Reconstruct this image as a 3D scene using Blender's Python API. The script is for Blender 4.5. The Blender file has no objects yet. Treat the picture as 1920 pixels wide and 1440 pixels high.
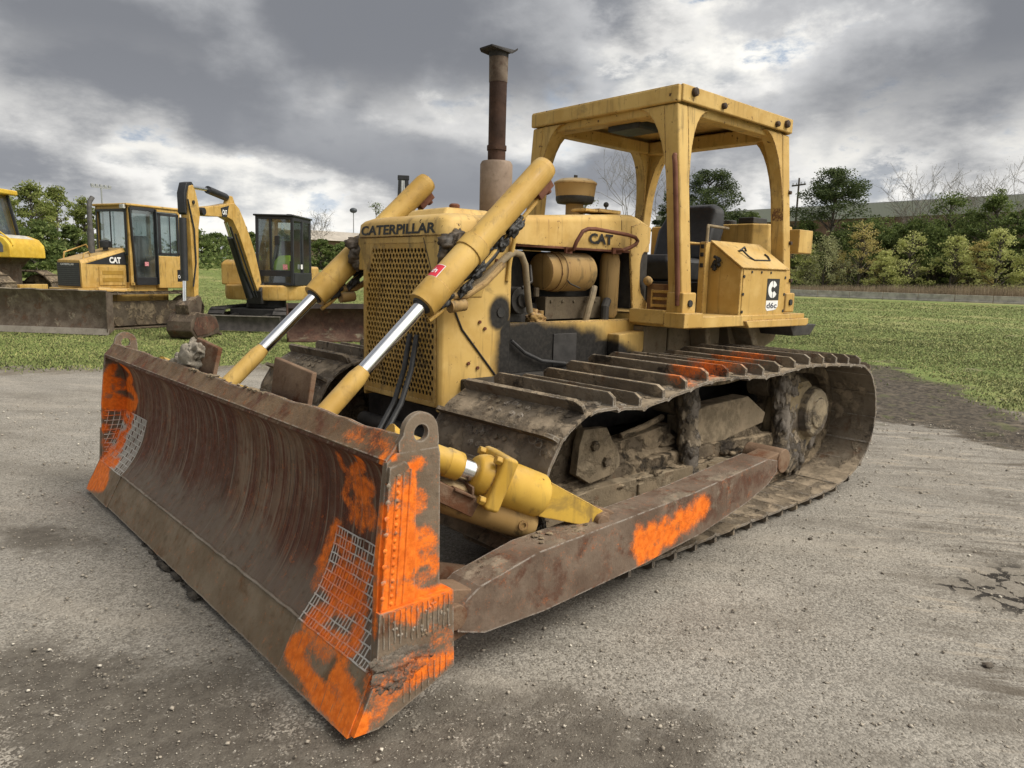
import bpy, bmesh, math, random
import numpy as np
from mathutils import Vector, Matrix, noise as mnoise
random.seed(7)
R = math.radians
PI = math.pi
S = bpy.context.scene
COL = S.collection

# ------------------------------------------------------------------ camera
cd = bpy.data.cameras.new("camera")
cam = bpy.data.objects.new("camera", cd)
COL.objects.link(cam)
cd.sensor_fit = 'HORIZONTAL'
cd.sensor_width = 36.0
cd.lens = 36.0 * 1359.39 / 1920.0
cd.clip_start = 0.05
cd.clip_end = 3000
CF = Vector((-0.66672975, -0.73002634, -0.15010993))
CR = Vector((-0.74081437, 0.67119948, 0.02617867))
CU = Vector((-0.08164259, -0.12865769, 0.98832266))
CP = Vector((6.54378993, 3.70998681, 1.54428621))
m = Matrix((CR, CU, -CF)).transposed().to_4x4()
m.translation = CP
cam.matrix_world = m
S.camera = cam

# ------------------------------------------------------------------ view, world, sun
S.render.engine = 'CYCLES'
S.view_settings.view_transform = 'Standard'
S.view_settings.look = 'None'
S.view_settings.gamma = 1.0
S.view_settings.exposure = EXPOSURE = 0.64
SUN_EL, SUN_AZ = R(50), R(118)          # azimuth measured from +x towards +y
SUN_DIR = Vector((math.cos(SUN_AZ) * math.cos(SUN_EL), math.sin(SUN_AZ) * math.cos(SUN_EL), math.sin(SUN_EL)))
sd = bpy.data.lights.new("sun", 'SUN')
sd.energy = 1.5
sd.angle = R(22)
sd.color = (1.0, 0.95, 0.87)
sun = bpy.data.objects.new("sun", sd)
COL.objects.link(sun)
sun.rotation_mode = 'QUATERNION'
sun.rotation_quaternion = SUN_DIR.to_track_quat('Z', 'Y')


class NT:
    """tiny helper around a node tree"""
    def __init__(self, tree):
        self.t = tree
        tree.nodes.clear()

    def n(self, kind, **kw):
        nd = self.t.nodes.new(kind)
        ins = kw.pop('ins', {})
        for k, v in kw.items():
            setattr(nd, k, v)
        for k, v in ins.items():
            self.set(nd, k, v)
        return nd

    def set(self, nd, k, v):
        sock = nd.inputs[k]
        if isinstance(v, bpy.types.NodeSocket):
            self.t.links.new(v, sock)
        elif isinstance(v, bpy.types.Node):
            self.t.links.new(v.outputs[0], sock)
        else:
            if sock.type == 'RGBA' and len(v) == 3:
                v = (*v, 1)
            sock.default_value = v

    def math(self, op, a, b=None, c=None, clamp=False):
        nd = self.t.nodes.new('ShaderNodeMath')
        nd.operation = op
        nd.use_clamp = clamp
        for i, v in enumerate((a, b, c)):
            if v is not None:
                self.set(nd, i, v)
        return nd.outputs[0]

    def vmath(self, op, a, b=None):
        nd = self.t.nodes.new('ShaderNodeVectorMath')
        nd.operation = op
        self.set(nd, 0, a)
        if b is not None:
            self.set(nd, 1, b)
        return nd.outputs['Value'] if op in ('DOT_PRODUCT', 'LENGTH', 'DISTANCE') else nd.outputs[0]

    def mix(self, fac, a, b, blend='MIX'):
        nd = self.t.nodes.new('ShaderNodeMix')
        nd.data_type = 'RGBA'
        nd.blend_type = blend
        self.set(nd, 0, fac)
        self.set(nd, 6, a)
        self.set(nd, 7, b)
        return nd.outputs[2]

    def mapr(self, v, a, b, c=0.0, d=1.0, smooth=True):
        nd = self.t.nodes.new('ShaderNodeMapRange')
        nd.interpolation_type = 'SMOOTHSTEP' if smooth else 'LINEAR'
        for i, x in enumerate((v, a, b, c, d)):
            self.set(nd, i, x)
        return nd.outputs[0]

    def noise(self, vec, scale, detail=4, rough=0.55, dist=0.0, out=0):
        nd = self.t.nodes.new('ShaderNodeTexNoise')
        if vec is not None:
            self.set(nd, 'Vector', vec)
        nd.inputs['Scale'].default_value = scale
        nd.inputs['Detail'].default_value = detail
        nd.inputs['Roughness'].default_value = rough
        nd.inputs['Distortion'].default_value = dist
        return nd.outputs[out]

    def voro(self, vec, scale, feature='F1', out=0, rnd=1.0):
        nd = self.t.nodes.new('ShaderNodeTexVoronoi')
        nd.feature = feature
        self.set(nd, 'Vector', vec)
        nd.inputs['Scale'].default_value = scale
        nd.inputs['Randomness'].default_value = rnd
        return nd.outputs[out]

    def scale(self, vec, s):
        nd = self.t.nodes.new('ShaderNodeMapping')
        self.set(nd, 'Vector', vec)
        nd.inputs['Scale'].default_value = s
        return nd.outputs[0]

    def bump(self, h, strength=0.3, dist=0.01, normal=None):
        nd = self.t.nodes.new('ShaderNodeBump')
        nd.inputs['Strength'].default_value = strength
        nd.inputs['Distance'].default_value = dist
        self.set(nd, 'Height', h)
        if normal is not None:
            self.set(nd, 'Normal', normal)
        return nd.outputs[0]


def build_world():
    w = bpy.data.worlds.new("World")
    S.world = w
    w.use_nodes = True
    t = NT(w.node_tree)
    gen = t.n('ShaderNodeTexCoord').outputs['Generated']
    dirn = t.vmath('NORMALIZE', gen)
    sep = t.n('ShaderNodeSeparateXYZ', ins={0: dirn})
    zc = t.math('MAXIMUM', sep.outputs[2], 0.0)
    def layer(vec, scale, seed, detail, rough, e0, e1, bright, dark, th0, th1):
        """one cloud layer: thin rims bright, thick middles grey; returns (cover, colour)"""
        v = t.vmath('ADD', vec, seed)
        nz = t.noise(v, scale, detail, rough)
        sh = t.noise(t.vmath('ADD', v, (0.0, 0.0, 0.10 / scale)), scale, 5, 0.5)      # a step higher: flat dark bases
        thick = t.math('ADD', nz, t.math('MULTIPLY', t.math('SUBTRACT', sh, nz), 0.55))
        return t.mapr(nz, e0, e1), t.mix(t.mapr(thick, th0, th1), bright, dark)

    den = t.math('ADD', zc, 0.12)
    px = t.math('DIVIDE', sep.outputs[0], den)
    py = t.math('DIVIDE', sep.outputs[1], den)
    pl = t.n('ShaderNodeCombineXYZ', ins={0: px, 1: py, 2: 0.0}).outputs[0]
    q = t.scale(dirn, (1.0, 1.0, 2.3))
    hazec = t.mix(t.mapr(zc, 0.0, 0.25), (0.66, 0.71, 0.76), (0.36, 0.45, 0.58))
    # far bands of small heaped cloud near the horizon
    c0, k0 = layer(q, 6.5, (1.3, 4.2, 0.0), 13, 0.63, 0.36, 0.47, (1.02, 0.995, 0.93), (0.42, 0.445, 0.48), 0.45, 0.62)
    cl = t.mix(c0, hazec, k0)
    # bigger heaps in the middle of the sky
    c1, k1 = layer(q, 3.9, (7.7, 2.9, 0.3), 14, 0.64, 0.40, 0.475, (0.92, 0.905, 0.87), (0.27, 0.282, 0.308), 0.43, 0.585)
    cl = t.mix(t.math('MULTIPLY', c1, t.mapr(zc, 0.02, 0.10)), cl, k1)
    # heavy grey deck above
    q3 = t.scale(dirn, (1.0, 1.0, 1.7))
    c2, k2 = layer(q3, 3.1, (3.1, 8.8, 0.9), 13, 0.60, 0.36, 0.47, (0.60, 0.605, 0.615), (0.215, 0.225, 0.248), 0.40, 0.58)
    cl = t.mix(t.math('MULTIPLY', c2, t.mapr(zc, 0.09, 0.27)), cl, k2)
    shade = t.noise(pl, 0.55, 5, 0.5)
    cl = t.mix(t.math('MULTIPLY', t.math('MULTIPLY', t.mapr(shade, 0.42, 0.62), t.mapr(zc, 0.12, 0.30)), 0.55), cl, (0.20, 0.21, 0.235))
    # added glow around the sun, out of view, for stronger soft directional light
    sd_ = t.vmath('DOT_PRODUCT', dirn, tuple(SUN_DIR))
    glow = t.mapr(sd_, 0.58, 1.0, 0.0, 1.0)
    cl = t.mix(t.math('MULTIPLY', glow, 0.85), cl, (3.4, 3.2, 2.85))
    # below the horizon: ground bounce
    cl = t.mix(t.mapr(sep.outputs[2], -0.02, -0.06), cl, (0.16, 0.15, 0.13))
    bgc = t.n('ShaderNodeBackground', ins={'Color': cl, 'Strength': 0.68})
    sky = t.n('ShaderNodeTexSky', sky_type='NISHITA', sun_disc=False, sun_elevation=SUN_EL,
              sun_rotation=PI / 2 - SUN_AZ, air_density=1.0, dust_density=1.5, ozone_density=1.5)
    bgs = t.n('ShaderNodeBackground', ins={'Color': sky.outputs[0], 'Strength': 0.12})
    # gaps of blue low in the sky
    gap = t.noise(t.scale(dirn, (1, 1, 2.2)), 3.1, 7, 0.6, 0.6)
    gm = t.mapr(gap, 0.555, 0.63)
    gm = t.math('MULTIPLY', gm, t.math('MULTIPLY', t.mapr(zc, 0.30, 0.14), t.mapr(zc, 0.03, 0.08)))
    gm = t.math('MULTIPLY', t.math('MULTIPLY', gm, 0.35), t.math('SUBTRACT', 1.0, t.math('MULTIPLY', c1, 0.8)))
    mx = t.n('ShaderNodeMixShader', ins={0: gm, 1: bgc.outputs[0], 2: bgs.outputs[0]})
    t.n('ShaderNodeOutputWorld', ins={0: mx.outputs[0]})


build_world()


# ------------------------------------------------------------------ materials
def material(name):
    mt = bpy.data.materials.new(name)
    mt.use_nodes = True
    return mt, NT(mt.node_tree)


def finish(t, color, rough=0.6, metal=0.0, normal=None, spec=0.5, extra=None):
    p = t.n('ShaderNodeBsdfPrincipled')
    t.set(p, 'Base Color', color)
    t.set(p, 'Roughness', rough)
    t.set(p, 'Metallic', metal)
    t.set(p, 'Specular IOR Level', spec)
    if normal is not None:
        t.set(p, 'Normal', normal)
    for k, v in (extra or {}).items():
        t.set(p, k, v)
    t.n('ShaderNodeOutputMaterial', ins={0: p.outputs[0]})
    return p


def edge_mask(t, radius=0.014, lo=0.985, hi=0.90):
    bv = t.n('ShaderNodeBevel', samples=4)
    bv.inputs['Radius'].default_value = radius
    g = t.n('ShaderNodeNewGeometry')
    dt = t.vmath('DOT_PRODUCT', bv.outputs[0], g.outputs['Normal'])
    return t.mapr(dt, lo, hi)


def blob_mask(t, pos, blobs):
    """soft paint blotches at fixed places in the world: [(centre, radii)]"""
    acc = None
    for c, r in blobs:
        dv = t.vmath('SUBTRACT', pos, tuple(c))
        dv = t.vmath('DIVIDE', dv, tuple(r))
        ln = t.vmath('LENGTH', dv)
        v = t.math('SUBTRACT', 1.15, ln)
        acc = v if acc is None else t.math('MAXIMUM', acc, v)
    return acc


def yellow_paint(name, base=(0.50, 0.315, 0.07), rust=0.5, dirt=0.5, edges=True, soot=None, sun_bleach=0.35, rough=0.5):
    mt, t = material(name)
    tc = t.n('ShaderNodeNewGeometry')
    P = tc.outputs['Position']
    big = t.noise(P, 1.7, 6, 0.6)
    midn = t.noise(P, 7.0, 8, 0.62)
    fine = t.noise(P, 46.0, 6, 0.6)
    strk = t.noise(t.scale(P, (14, 14, 1.1)), 1.6, 6, 0.6)
    fade = tuple(min(1, c * f + a) for c, f, a in zip(base, (1.10, 1.14, 1.25), (0.03, 0.03, 0.03)))
    deep = tuple(c * f for c, f in zip(base, (0.80, 0.74, 0.62)))
    c = t.mix(t.mapr(big, 0.38, 0.64), deep, base)
    c = t.mix(t.math('MULTIPLY', t.mapr(midn, 0.44, 0.66), sun_bleach), c, fade)
    # grime washed down the panels
    g = t.mapr(strk, 0.53, 0.74)
    c = t.mix(t.math('MULTIPLY', g, 0.80 * dirt, clamp=True), c, (0.13, 0.088, 0.038))
    blot = t.mapr(t.noise(P, 3.3, 9, 0.68, 0.3), 0.56, 0.68)
    c = t.mix(t.math('MULTIPLY', blot, 0.75 * dirt, clamp=True), c, (0.17, 0.118, 0.052))
    oil = t.mapr(t.noise(t.scale(P, (5, 5, 0.9)), 1.3, 8, 0.66), 0.60, 0.72)
    c = t.mix(t.math('MULTIPLY', oil, 0.55 * dirt, clamp=True), c, (0.062, 0.042, 0.022))
    run = t.mapr(t.noise(t.scale(P, (24, 24, 1.0)), 1.4, 7, 0.68), 0.615, 0.70)
    c = t.mix(t.math('MULTIPLY', run, 0.6 * rust, clamp=True), c, (0.17, 0.078, 0.034))
    # dust that settled on upward faces
    sep = t.n('ShaderNodeSeparateXYZ', ins={0: tc.outputs['Normal']})
    du = t.math('MULTIPLY', t.mapr(sep.outputs[2], 0.55, 0.95), t.mapr(midn, 0.35, 0.62))
    c = t.mix(t.math('MULTIPLY', du, 0.55 * dirt), c, (0.34, 0.28, 0.19))
    # chips and rust
    rn = t.noise(P, 19.0, 10, 0.7, 0.2)
    thr = 0.680 - 0.06 * rust
    rm = t.mapr(rn, thr, thr + 0.025)
    c = t.mix(rm, c, (0.075, 0.035, 0.018))
    if edges:
        em = edge_mask(t)
        em = t.math('MULTIPLY', em, t.mapr(fine, 0.40, 0.56))
        em = t.math('MULTIPLY', em, 0.62 + 0.4 * rust, clamp=True)
        c = t.mix(em, c, (0.15, 0.075, 0.038))
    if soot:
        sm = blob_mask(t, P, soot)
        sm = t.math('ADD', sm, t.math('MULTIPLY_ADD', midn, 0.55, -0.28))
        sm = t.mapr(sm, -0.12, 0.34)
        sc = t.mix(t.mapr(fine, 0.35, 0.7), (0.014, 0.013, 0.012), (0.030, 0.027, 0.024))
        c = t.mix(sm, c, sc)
    h = t.math('MULTIPLY_ADD', rm, -0.5, t.math('MULTIPLY', fine, 0.25))
    nb = t.bump(h, 0.18, 0.004)
    rg = t.mapr(midn, 0.3, 0.7, rough - 0.08, rough + 0.2)
    finish(t, c, rg, 0.0, nb, 0.26)
    return mt


def steel(name, c0, c1, rustc=None, rust=0.5, rough=0.62, metal=0.0, mud=None, mudamt=0.4, spray=None, attr=False,
          streak=False, bump=0.5, edges=0.0, mscale=3.0, wet=0.0):
    mt, t = material(name)
    geo = t.n('ShaderNodeNewGeometry')
    P = geo.outputs['Position']
    a = t.noise(P, 4.5, 8, 0.62)
    b = t.noise(P, 23.0, 8, 0.65)
    f = t.noise(P, 90.0, 4, 0.6)
    c = t.mix(t.mapr(a, 0.36, 0.66), c0, c1)
    if rustc is not None:
        c = t.mix(t.math('MULTIPLY', t.mapr(t.noise(P, 6.0, 8, 0.66, 0.3), 0.60 - 0.14 * rust, 0.72 - 0.1 * rust), 0.9), c, rustc)
    if streak:
        wide = t.noise(t.scale(P, (0.2, 1.6, 0.25)), 1.5, 4, 0.55, 0.2)
        c = t.mix(t.math('MULTIPLY', t.mapr(wide, 0.42, 0.60), 0.8), c, (0.088, 0.036, 0.023))
        # scour marks that run up and down the curved face
        q = t.scale(P, (0.35, 7.0, 0.55))
        s1 = t.noise(q, 2.6, 7, 0.62, 0.35)
        c = t.mix(t.math('MULTIPLY', t.mapr(s1, 0.46, 0.60), 0.95), c, (0.098, 0.032, 0.019))
        s2 = t.noise(t.scale(P, (0.3, 13.0, 0.4)), 3.1, 5, 0.6, 0.25)
        c = t.mix(t.math('MULTIPLY', t.mapr(s2, 0.53, 0.66), 0.75), c, (0.235, 0.185, 0.135))
        s3 = t.noise(t.scale(P, (0.3, 21.0, 0.35)), 3.7, 5, 0.6, 0.2)
        c = t.mix(t.math('MULTIPLY', t.mapr(s3, 0.55, 0.66), 0.7), c, (0.038, 0.021, 0.016))
        lowz = t.n('ShaderNodeSeparateXYZ', ins={0: P}).outputs[2]
        lw = t.math('MULTIPLY_ADD', a, 0.30, t.math('MULTIPLY', lowz, -1.0))
        c = t.mix(t.math('MULTIPLY', t.mapr(lw, -0.30, -0.12), 0.75), c, (0.155, 0.128, 0.098))
    c = t.mix(t.math('MULTIPLY', t.mapr(b, 0.55, 0.72), 0.45), c, tuple(x * 0.38 for x in c0))
    h = t.math('MULTIPLY_ADD', f, 0.25, b)
    if edges:
        em = t.math('MULTIPLY', edge_mask(t, 0.012), t.mapr(b, 0.38, 0.55))
        c = t.mix(t.math('MULTIPLY', em, edges), c, (0.42, 0.39, 0.35))
    if mud is not None:
        mn = t.noise(P, mscale, 9, 0.68, 0.2)
        sep = t.n('ShaderNodeSeparateXYZ', ins={0: geo.outputs['Normal']})
        mn = t.math('MULTIPLY_ADD', t.mapr(sep.outputs[2], 0.2, 0.9), 0.10, mn)
        th = 0.68 - 0.34 * mudamt
        mm = t.mapr(mn, th, th + 0.10)
        mc = t.mix(t.mapr(t.noise(P, 11.0, 8, 0.65), 0.36, 0.64), tuple(x * 0.55 for x in mud), mud)
        c = t.mix(mm, c, mc)
        h = t.math('MULTIPLY_ADD', mm, 1.6, h)
    if wet:
        wn = t.noise(P, 3.1, 9, 0.68, 0.3)
        wm = t.mapr(wn, 0.66 - 0.12 * wet, 0.70 - 0.10 * wet)
        c = t.mix(t.math('MULTIPLY', wm, 0.88), c, t.mix(t.mapr(b, 0.4, 0.65), (0.026, 0.022, 0.019), (0.070, 0.058, 0.046)))
        h = t.math('MULTIPLY_ADD', wm, 1.2, h)
    if spray or attr:
        if attr:
            sv = t.n('ShaderNodeAttribute', attribute_name='spray').outputs['Fac']
        else:
            sv = blob_mask(t, P, spray)
        spn = t.noise(P, 17.0, 10, 0.75)
        spf = t.noise(P, 120.0, 3, 0.6)
        sv = t.math('ADD', sv, t.math('MULTIPLY_ADD', spn, 1.5, -0.75))
        sv = t.math('ADD', sv, t.math('MULTIPLY_ADD', spf, 1.0, -0.5))
        sm = t.mapr(sv, 0.06, 0.92)
        scr = t.mapr(t.noise(t.scale(P, (3, 30, 3)), 3.0, 6, 0.65), 0.56, 0.68)
        sm = t.math('MULTIPLY', sm, t.math('MULTIPLY_ADD', scr, -0.7, 1.0))
        oc = t.mix(t.mapr(t.noise(P, 34.0, 6), 0.35, 0.65), (0.70, 0.140, 0.010), (0.88, 0.205, 0.020))
        c = t.mix(t.math('MULTIPLY', sm, 0.93), c, oc)
    nb = t.bump(h, bump, 0.012)
    rg = t.mapr(b, 0.3, 0.7, rough - 0.12, rough + 0.16)
    finish(t, c, rg, metal, nb, 0.14)
    return mt


def simple(name, color, rough=0.6, metal=0.0, var=0.25, nscale=12.0, bump=0.1, spec=0.45):
    mt, t = material(name)
    P = t.n('ShaderNodeNewGeometry').outputs['Position']
    a = t.noise(P, nscale, 7, 0.62)
    b = t.noise(P, nscale * 5, 4, 0.6)
    lo = tuple(x * (1 - var) for x in color)
    hi = tuple(min(1.0, x * (1 + var)) for x in color)
    c = t.mix(t.mapr(a, 0.32, 0.68), lo, hi)
    nb = t.bump(t.math('MULTIPLY_ADD', b, 0.4, a), bump, 0.006) if bump else None
    finish(t, c, rough, metal, nb, spec)
    return mt


def glass_mat(name, tint=(0.55, 0.62, 0.62), clear=0.6):
    mt, t = material(name)
    tr = t.n('ShaderNodeBsdfTransparent', ins={0: tint})
    gl = t.n('ShaderNodeBsdfGlossy', ins={'Color': (0.9, 0.93, 0.95), 'Roughness': 0.06})
    P = t.n('ShaderNodeNewGeometry').outputs['Position']
    df = t.n('ShaderNodeBsdfDiffuse', ins={'Color': (0.30, 0.33, 0.33)})
    lw = t.n('ShaderNodeLayerWeight', ins={'Blend': 0.28})
    dustn = t.mapr(t.noise(P, 2.5, 6), 0.35, 0.75, 0.04, 0.22)
    m1 = t.n('ShaderNodeMixShader', ins={0: dustn, 1: tr.outputs[0], 2: df.outputs[0]})
    fac = t.math('MULTIPLY_ADD', lw.outputs['Fresnel'], 0.7, 0.12)
    m2 = t.n('ShaderNodeMixShader', ins={0: fac, 1: m1.outputs[0], 2: gl.outputs[0]})
    t.n('ShaderNodeOutputMaterial', ins={0: m2.outputs[0]})
    return mt


def leaf_mat(name, a, b, c, rough=0.7, up=False):
    mt, t = material(name)
    g = t.n('ShaderNodeNewGeometry')
    r = g.outputs['Random Per Island']
    col = t.mix(t.mapr(r, 0.0, 0.6, smooth=False), a, b)
    col = t.mix(t.mapr(r, 0.7, 1.0, smooth=False), col, c)
    big = t.noise(g.outputs['Position'], 0.7, 4)
    col = t.mix(t.math('MULTIPLY', t.mapr(big, 0.4, 0.65), 0.45), col, tuple(x * 0.55 for x in a))
    p = t.n('ShaderNodeBsdfPrincipled', ins={'Base Color': col, 'Roughness': rough, 'Specular IOR Level': 0.2})
    if up:
        nv = t.vmath('NORMALIZE', t.vmath('ADD', t.vmath('MULTIPLY', g.outputs['Normal'], (0.35, 0.35, 0.35)), (0.0, 0.0, 1.0)))
        t.set(p, 'Normal', nv)
    tl = t.n('ShaderNodeBsdfTranslucent', ins={'Color': col})
    mx = t.n('ShaderNodeMixShader', ins={0: 0.05 if up else 0.38, 1: p.outputs[0], 2: tl.outputs[0]})
    t.n('ShaderNodeOutputMaterial', ins={0: mx.outputs[0]})
    return mt


# ------------------------------------------------------------------ mesh building
def sm01(x):
    x = np.clip(x, 0, 1)
    return x * x * (3 - 2 * x)


class MB:
    def __init__(self):
        self.v = []
        self.f = []

    def add(self, vs, fs):
        o = len(self.v)
        self.v += [tuple(p) for p in vs]
        self.f += [tuple(i + o for i in q) for q in fs]
        return self

    def box(self, x0, x1, y0, y1, z0, z1):
        vs = [(x, y, z) for z in (z0, z1) for y in (y0, y1) for x in (x0, x1)]
        return self.add(vs, [(0, 2, 3, 1), (4, 5, 7, 6), (0, 1, 5, 4), (2, 6, 7, 3), (0, 4, 6, 2), (1, 3, 7, 5)])

    def obox(self, p0, p1, w, h, up=(0, 0, 1)):
        """box beam from p0 to p1, width w (sideways) and height h"""
        p0, p1 = Vector(p0), Vector(p1)
        d = (p1 - p0).normalized()
        s = d.cross(Vector(up))
        if s.length < 1e-4:
            s = d.cross(Vector((1, 0, 0)))
        s.normalize()
        u = s.cross(d)
        vs = []
        for p in (p0, p1):
            for a, b in ((-1, -1), (1, -1), (1, 1), (-1, 1)):
                vs.append(p + s * (a * w / 2) + u * (b * h / 2))
        return self.add(vs, [(3, 2, 1, 0), (4, 5, 6, 7), (0, 1, 5, 4), (1, 2, 6, 5), (2, 3, 7, 6), (3, 0, 4, 7)])

    def prism(self, poly, axis, a, b):
        """polygon in the two other axes extruded along axis ('x','y','z') from a to b"""
        def P(p, t):
            if axis == 'y':
                return (p[0], t, p[1])
            if axis == 'x':
                return (t, p[0], p[1])
            return (p[0], p[1], t)
        n = len(poly)
        vs = [P(p, a) for p in poly] + [P(p, b) for p in poly]
        fs = [tuple(range(n))[::-1], tuple(range(n, 2 * n))]
        fs += [(i, (i + 1) % n, n + (i + 1) % n, n + i) for i in range(n)]
        return self.add(vs, fs)

    def loft(self, rings, closed=True, cap=True):
        n = len(rings[0])
        vs = [p for r in rings for p in r]
        fs = []
        for k in range(len(rings) - 1):
            for i in range(n if closed else n - 1):
                j = (i + 1) % n
                fs.append((k * n + i, k * n + j, (k + 1) * n + j, (k + 1) * n + i))
        if cap:
            fs.append(tuple(range(n))[::-1])
            o = (len(rings) - 1) * n
            fs.append(tuple(range(o, o + n)))
        return self.add(vs, fs)

    def tube(self, pts, r, n=12, cap=True):
        pts = [Vector(p) for p in pts]
        rs = r if isinstance(r, (list, tuple)) else [r] * len(pts)
        rings = []
        d0 = (pts[1] - pts[0]).normalized()
        ref = Vector((0, 0, 1)) if abs(d0.z) < 0.9 else Vector((1, 0, 0))
        s = d0.cross(ref).normalized()
        for i, p in enumerate(pts):
            if i == 0:
                d = d0
            elif i == len(pts) - 1:
                d = (pts[i] - pts[i - 1]).normalized()
            else:
                d = ((pts[i + 1] - p).normalized() + (p - pts[i - 1]).normalized())
                d = d.normalized() if d.length > 1e-6 else (pts[i + 1] - p).normalized()
            s = (s - d * s.dot(d)).normalized()
            u = d.cross(s)
            rings.append([p + (s * math.cos(2 * PI * k / n) + u * math.sin(2 * PI * k / n)) * rs[i] for k in range(n)])
        return self.loft(rings, True, cap)

    def cyl(self, p0, p1, r, n=24, r1=None):
        return self.tube([p0, p1], [r, r if r1 is None else r1], n)

    def lathe(self, p0, axis, prof, n=28):
        """profile [(t along axis, radius)] turned round the axis through p0"""
        p0, d = Vector(p0), Vector(axis).normalized()
        return self.tube_exact(p0, d, prof, n)

    def tube_exact(self, p0, d, prof, n):
        ref = Vector((0, 0, 1)) if abs(d.z) < 0.9 else Vector((1, 0, 0))
        s = d.cross(ref).normalized()
        u = d.cross(s)
        rings = [[p0 + d * t + (s * math.cos(2 * PI * k / n) + u * math.sin(2 * PI * k / n)) * max(r, 1e-4) for k in range(n)] for t, r in prof]
        return self.loft(rings, True, True)

    def bolt(self, p, axis, r=0.014, h=0.012):
        p, a = Vector(p), Vector(axis).normalized()
        return self.tube_exact(p, a, [(0, r), (h, r * 0.95)], 6)

    def sheet(self, fn, nu, nv):
        vs = [fn(i / nu, j / nv) for j in range(nv + 1) for i in range(nu + 1)]
        fs = [(j * (nu + 1) + i, j * (nu + 1) + i + 1, (j + 1) * (nu + 1) + i + 1, (j + 1) * (nu + 1) + i) for j in range(nv) for i in range(nu)]
        return self.add(vs, fs)

    def blob(self, c, r, seed=0, n=2, amp=0.3, squash=(1, 1, 1)):
        bm = bmesh.new()
        bmesh.ops.create_icosphere(bm, subdivisions=n, radius=1.0)
        vs = []
        for v in bm.verts:
            k = 1 + amp * mnoise.noise(v.co * 1.7 + Vector((seed * 3.1, seed * 1.7, 0)))
            k += 0.5 * amp * mnoise.noise(v.co * 4.1 + Vector((seed, 0, seed * 2.3)))
            vs.append((c[0] + v.co.x * r * k * squash[0], c[1] + v.co.y * r * k * squash[1], c[2] + v.co.z * r * k * squash[2]))
        bm.verts.index_update()
        fs = [tuple(v.index for v in f.verts) for f in bm.faces]
        bm.free()
        return self.add(vs, fs)

    def lump(self, c, r, seed=0, squash=(1, 1, 1), n=4, amp=0.45, rot=None):
        """a clod with detail at three sizes"""
        bm = bmesh.new()
        bmesh.ops.create_icosphere(bm, subdivisions=n, radius=1.0)
        vs = []
        o = Vector((seed * 3.1, seed * 1.7, seed * .9))
        for v in bm.verts:
            k = 1 + amp * mnoise.noise(v.co * 1.5 + o) + .5 * amp * mnoise.noise(v.co * 3.9 + o) + .3 * amp * mnoise.noise(v.co * 9 + o)
            p = Vector((v.co.x * r * k * squash[0], v.co.y * r * k * squash[1], v.co.z * r * k * squash[2]))
            if rot is not None:
                p = rot @ p
            vs.append((c[0] + p.x, c[1] + p.y, c[2] + p.z))
        bm.verts.index_update()
        fs = [tuple(v.index for v in f.verts) for f in bm.faces]
        bm.free()
        return self.add(vs, fs)

    def merge(self, o):
        return self.add(o.v, o.f)

    def mesh(self, name, smooth=32):
        me = bpy.data.meshes.new(name)
        me.from_pydata(self.v, [], self.f)
        me.update()
        if smooth:
            bm = bmesh.new()
            bm.from_mesh(me)
            bmesh.ops.recalc_face_normals(bm, faces=bm.faces)
            bm.to_mesh(me)
            bm.free()
            for p in me.polygons:
                p.use_smooth = True
            me.set_sharp_from_angle(angle=R(smooth))
        return me


def link(name, me, mat, parent=None, bevel=0.0, label=None, segs=2):
    o = bpy.data.objects.new(name, me)
    COL.objects.link(o)
    if mat is not None and not me.materials:
        me.materials.append(mat)
    if parent is not None:
        o.parent = parent
        if parent.get('_base') is not None:
            o.matrix_parent_inverse = Matrix.Translation(-Vector(parent['_base']))
    if bevel:
        b = o.modifiers.new('bevel', 'BEVEL')
        b.width = bevel
        b.segments = segs
        b.limit_method = 'ANGLE'
        b.angle_limit = R(38)
        b.harden_normals = True
    if label:
        o['label'] = label
    return o


def part(name, mb, mat, parent=None, bevel=0.0, smooth=32, label=None):
    return link(name, mb.mesh(name, smooth), mat, parent, bevel, label)


def tag(o, label, cat, group=None):
    o['label'] = label
    o['category'] = cat
    if group:
        o['group'] = group
    return o


def thing(name, label, cat, loc=(0, 0, 0), rz=0.0, group=None, world=False):
    """an Empty at the base of a thing; world=True: its parts are given in world coordinates"""
    o = bpy.data.objects.new(name, None)
    COL.objects.link(o)
    o.location = loc
    o.rotation_euler = (0, 0, rz)
    o.empty_display_size = 0.3
    if world:
        o['_base'] = tuple(loc)
    return tag(o, label, cat, group)


def structure(o, kind='structure'):
    o['kind'] = kind
    return o


def text_mesh(txt, height, bold=0.0, width=None, depth=0.0):
    """flat lettering as (verts, faces) in its own x,y plane, origin bottom-left"""
    cu = bpy.data.curves.new('lettering', 'FONT')
    cu.body = txt
    cu.size = 1.0
    cu.offset = bold
    cu.extrude = depth
    cu.resolution_u = 3
    ob = bpy.data.objects.new('lettering', cu)
    COL.objects.link(ob)
    dg = bpy.context.evaluated_depsgraph_get()
    me = bpy.data.meshes.new_from_object(ob.evaluated_get(dg))
    vs = [v.co.copy() for v in me.vertices]
    fs = [tuple(p.vertices) for p in me.polygons]
    bpy.data.objects.remove(ob)
    bpy.data.curves.remove(cu)
    bpy.data.meshes.remove(me)
    x0 = min(v.x for v in vs); x1 = max(v.x for v in vs)
    y0 = min(v.y for v in vs); y1 = max(v.y for v in vs)
    k = height / (y1 - y0)
    kx = k if width is None else width / (x1 - x0)
    return [((v.x - x0) * kx, (v.y - y0) * k, v.z * k) for v in vs], fs


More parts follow.
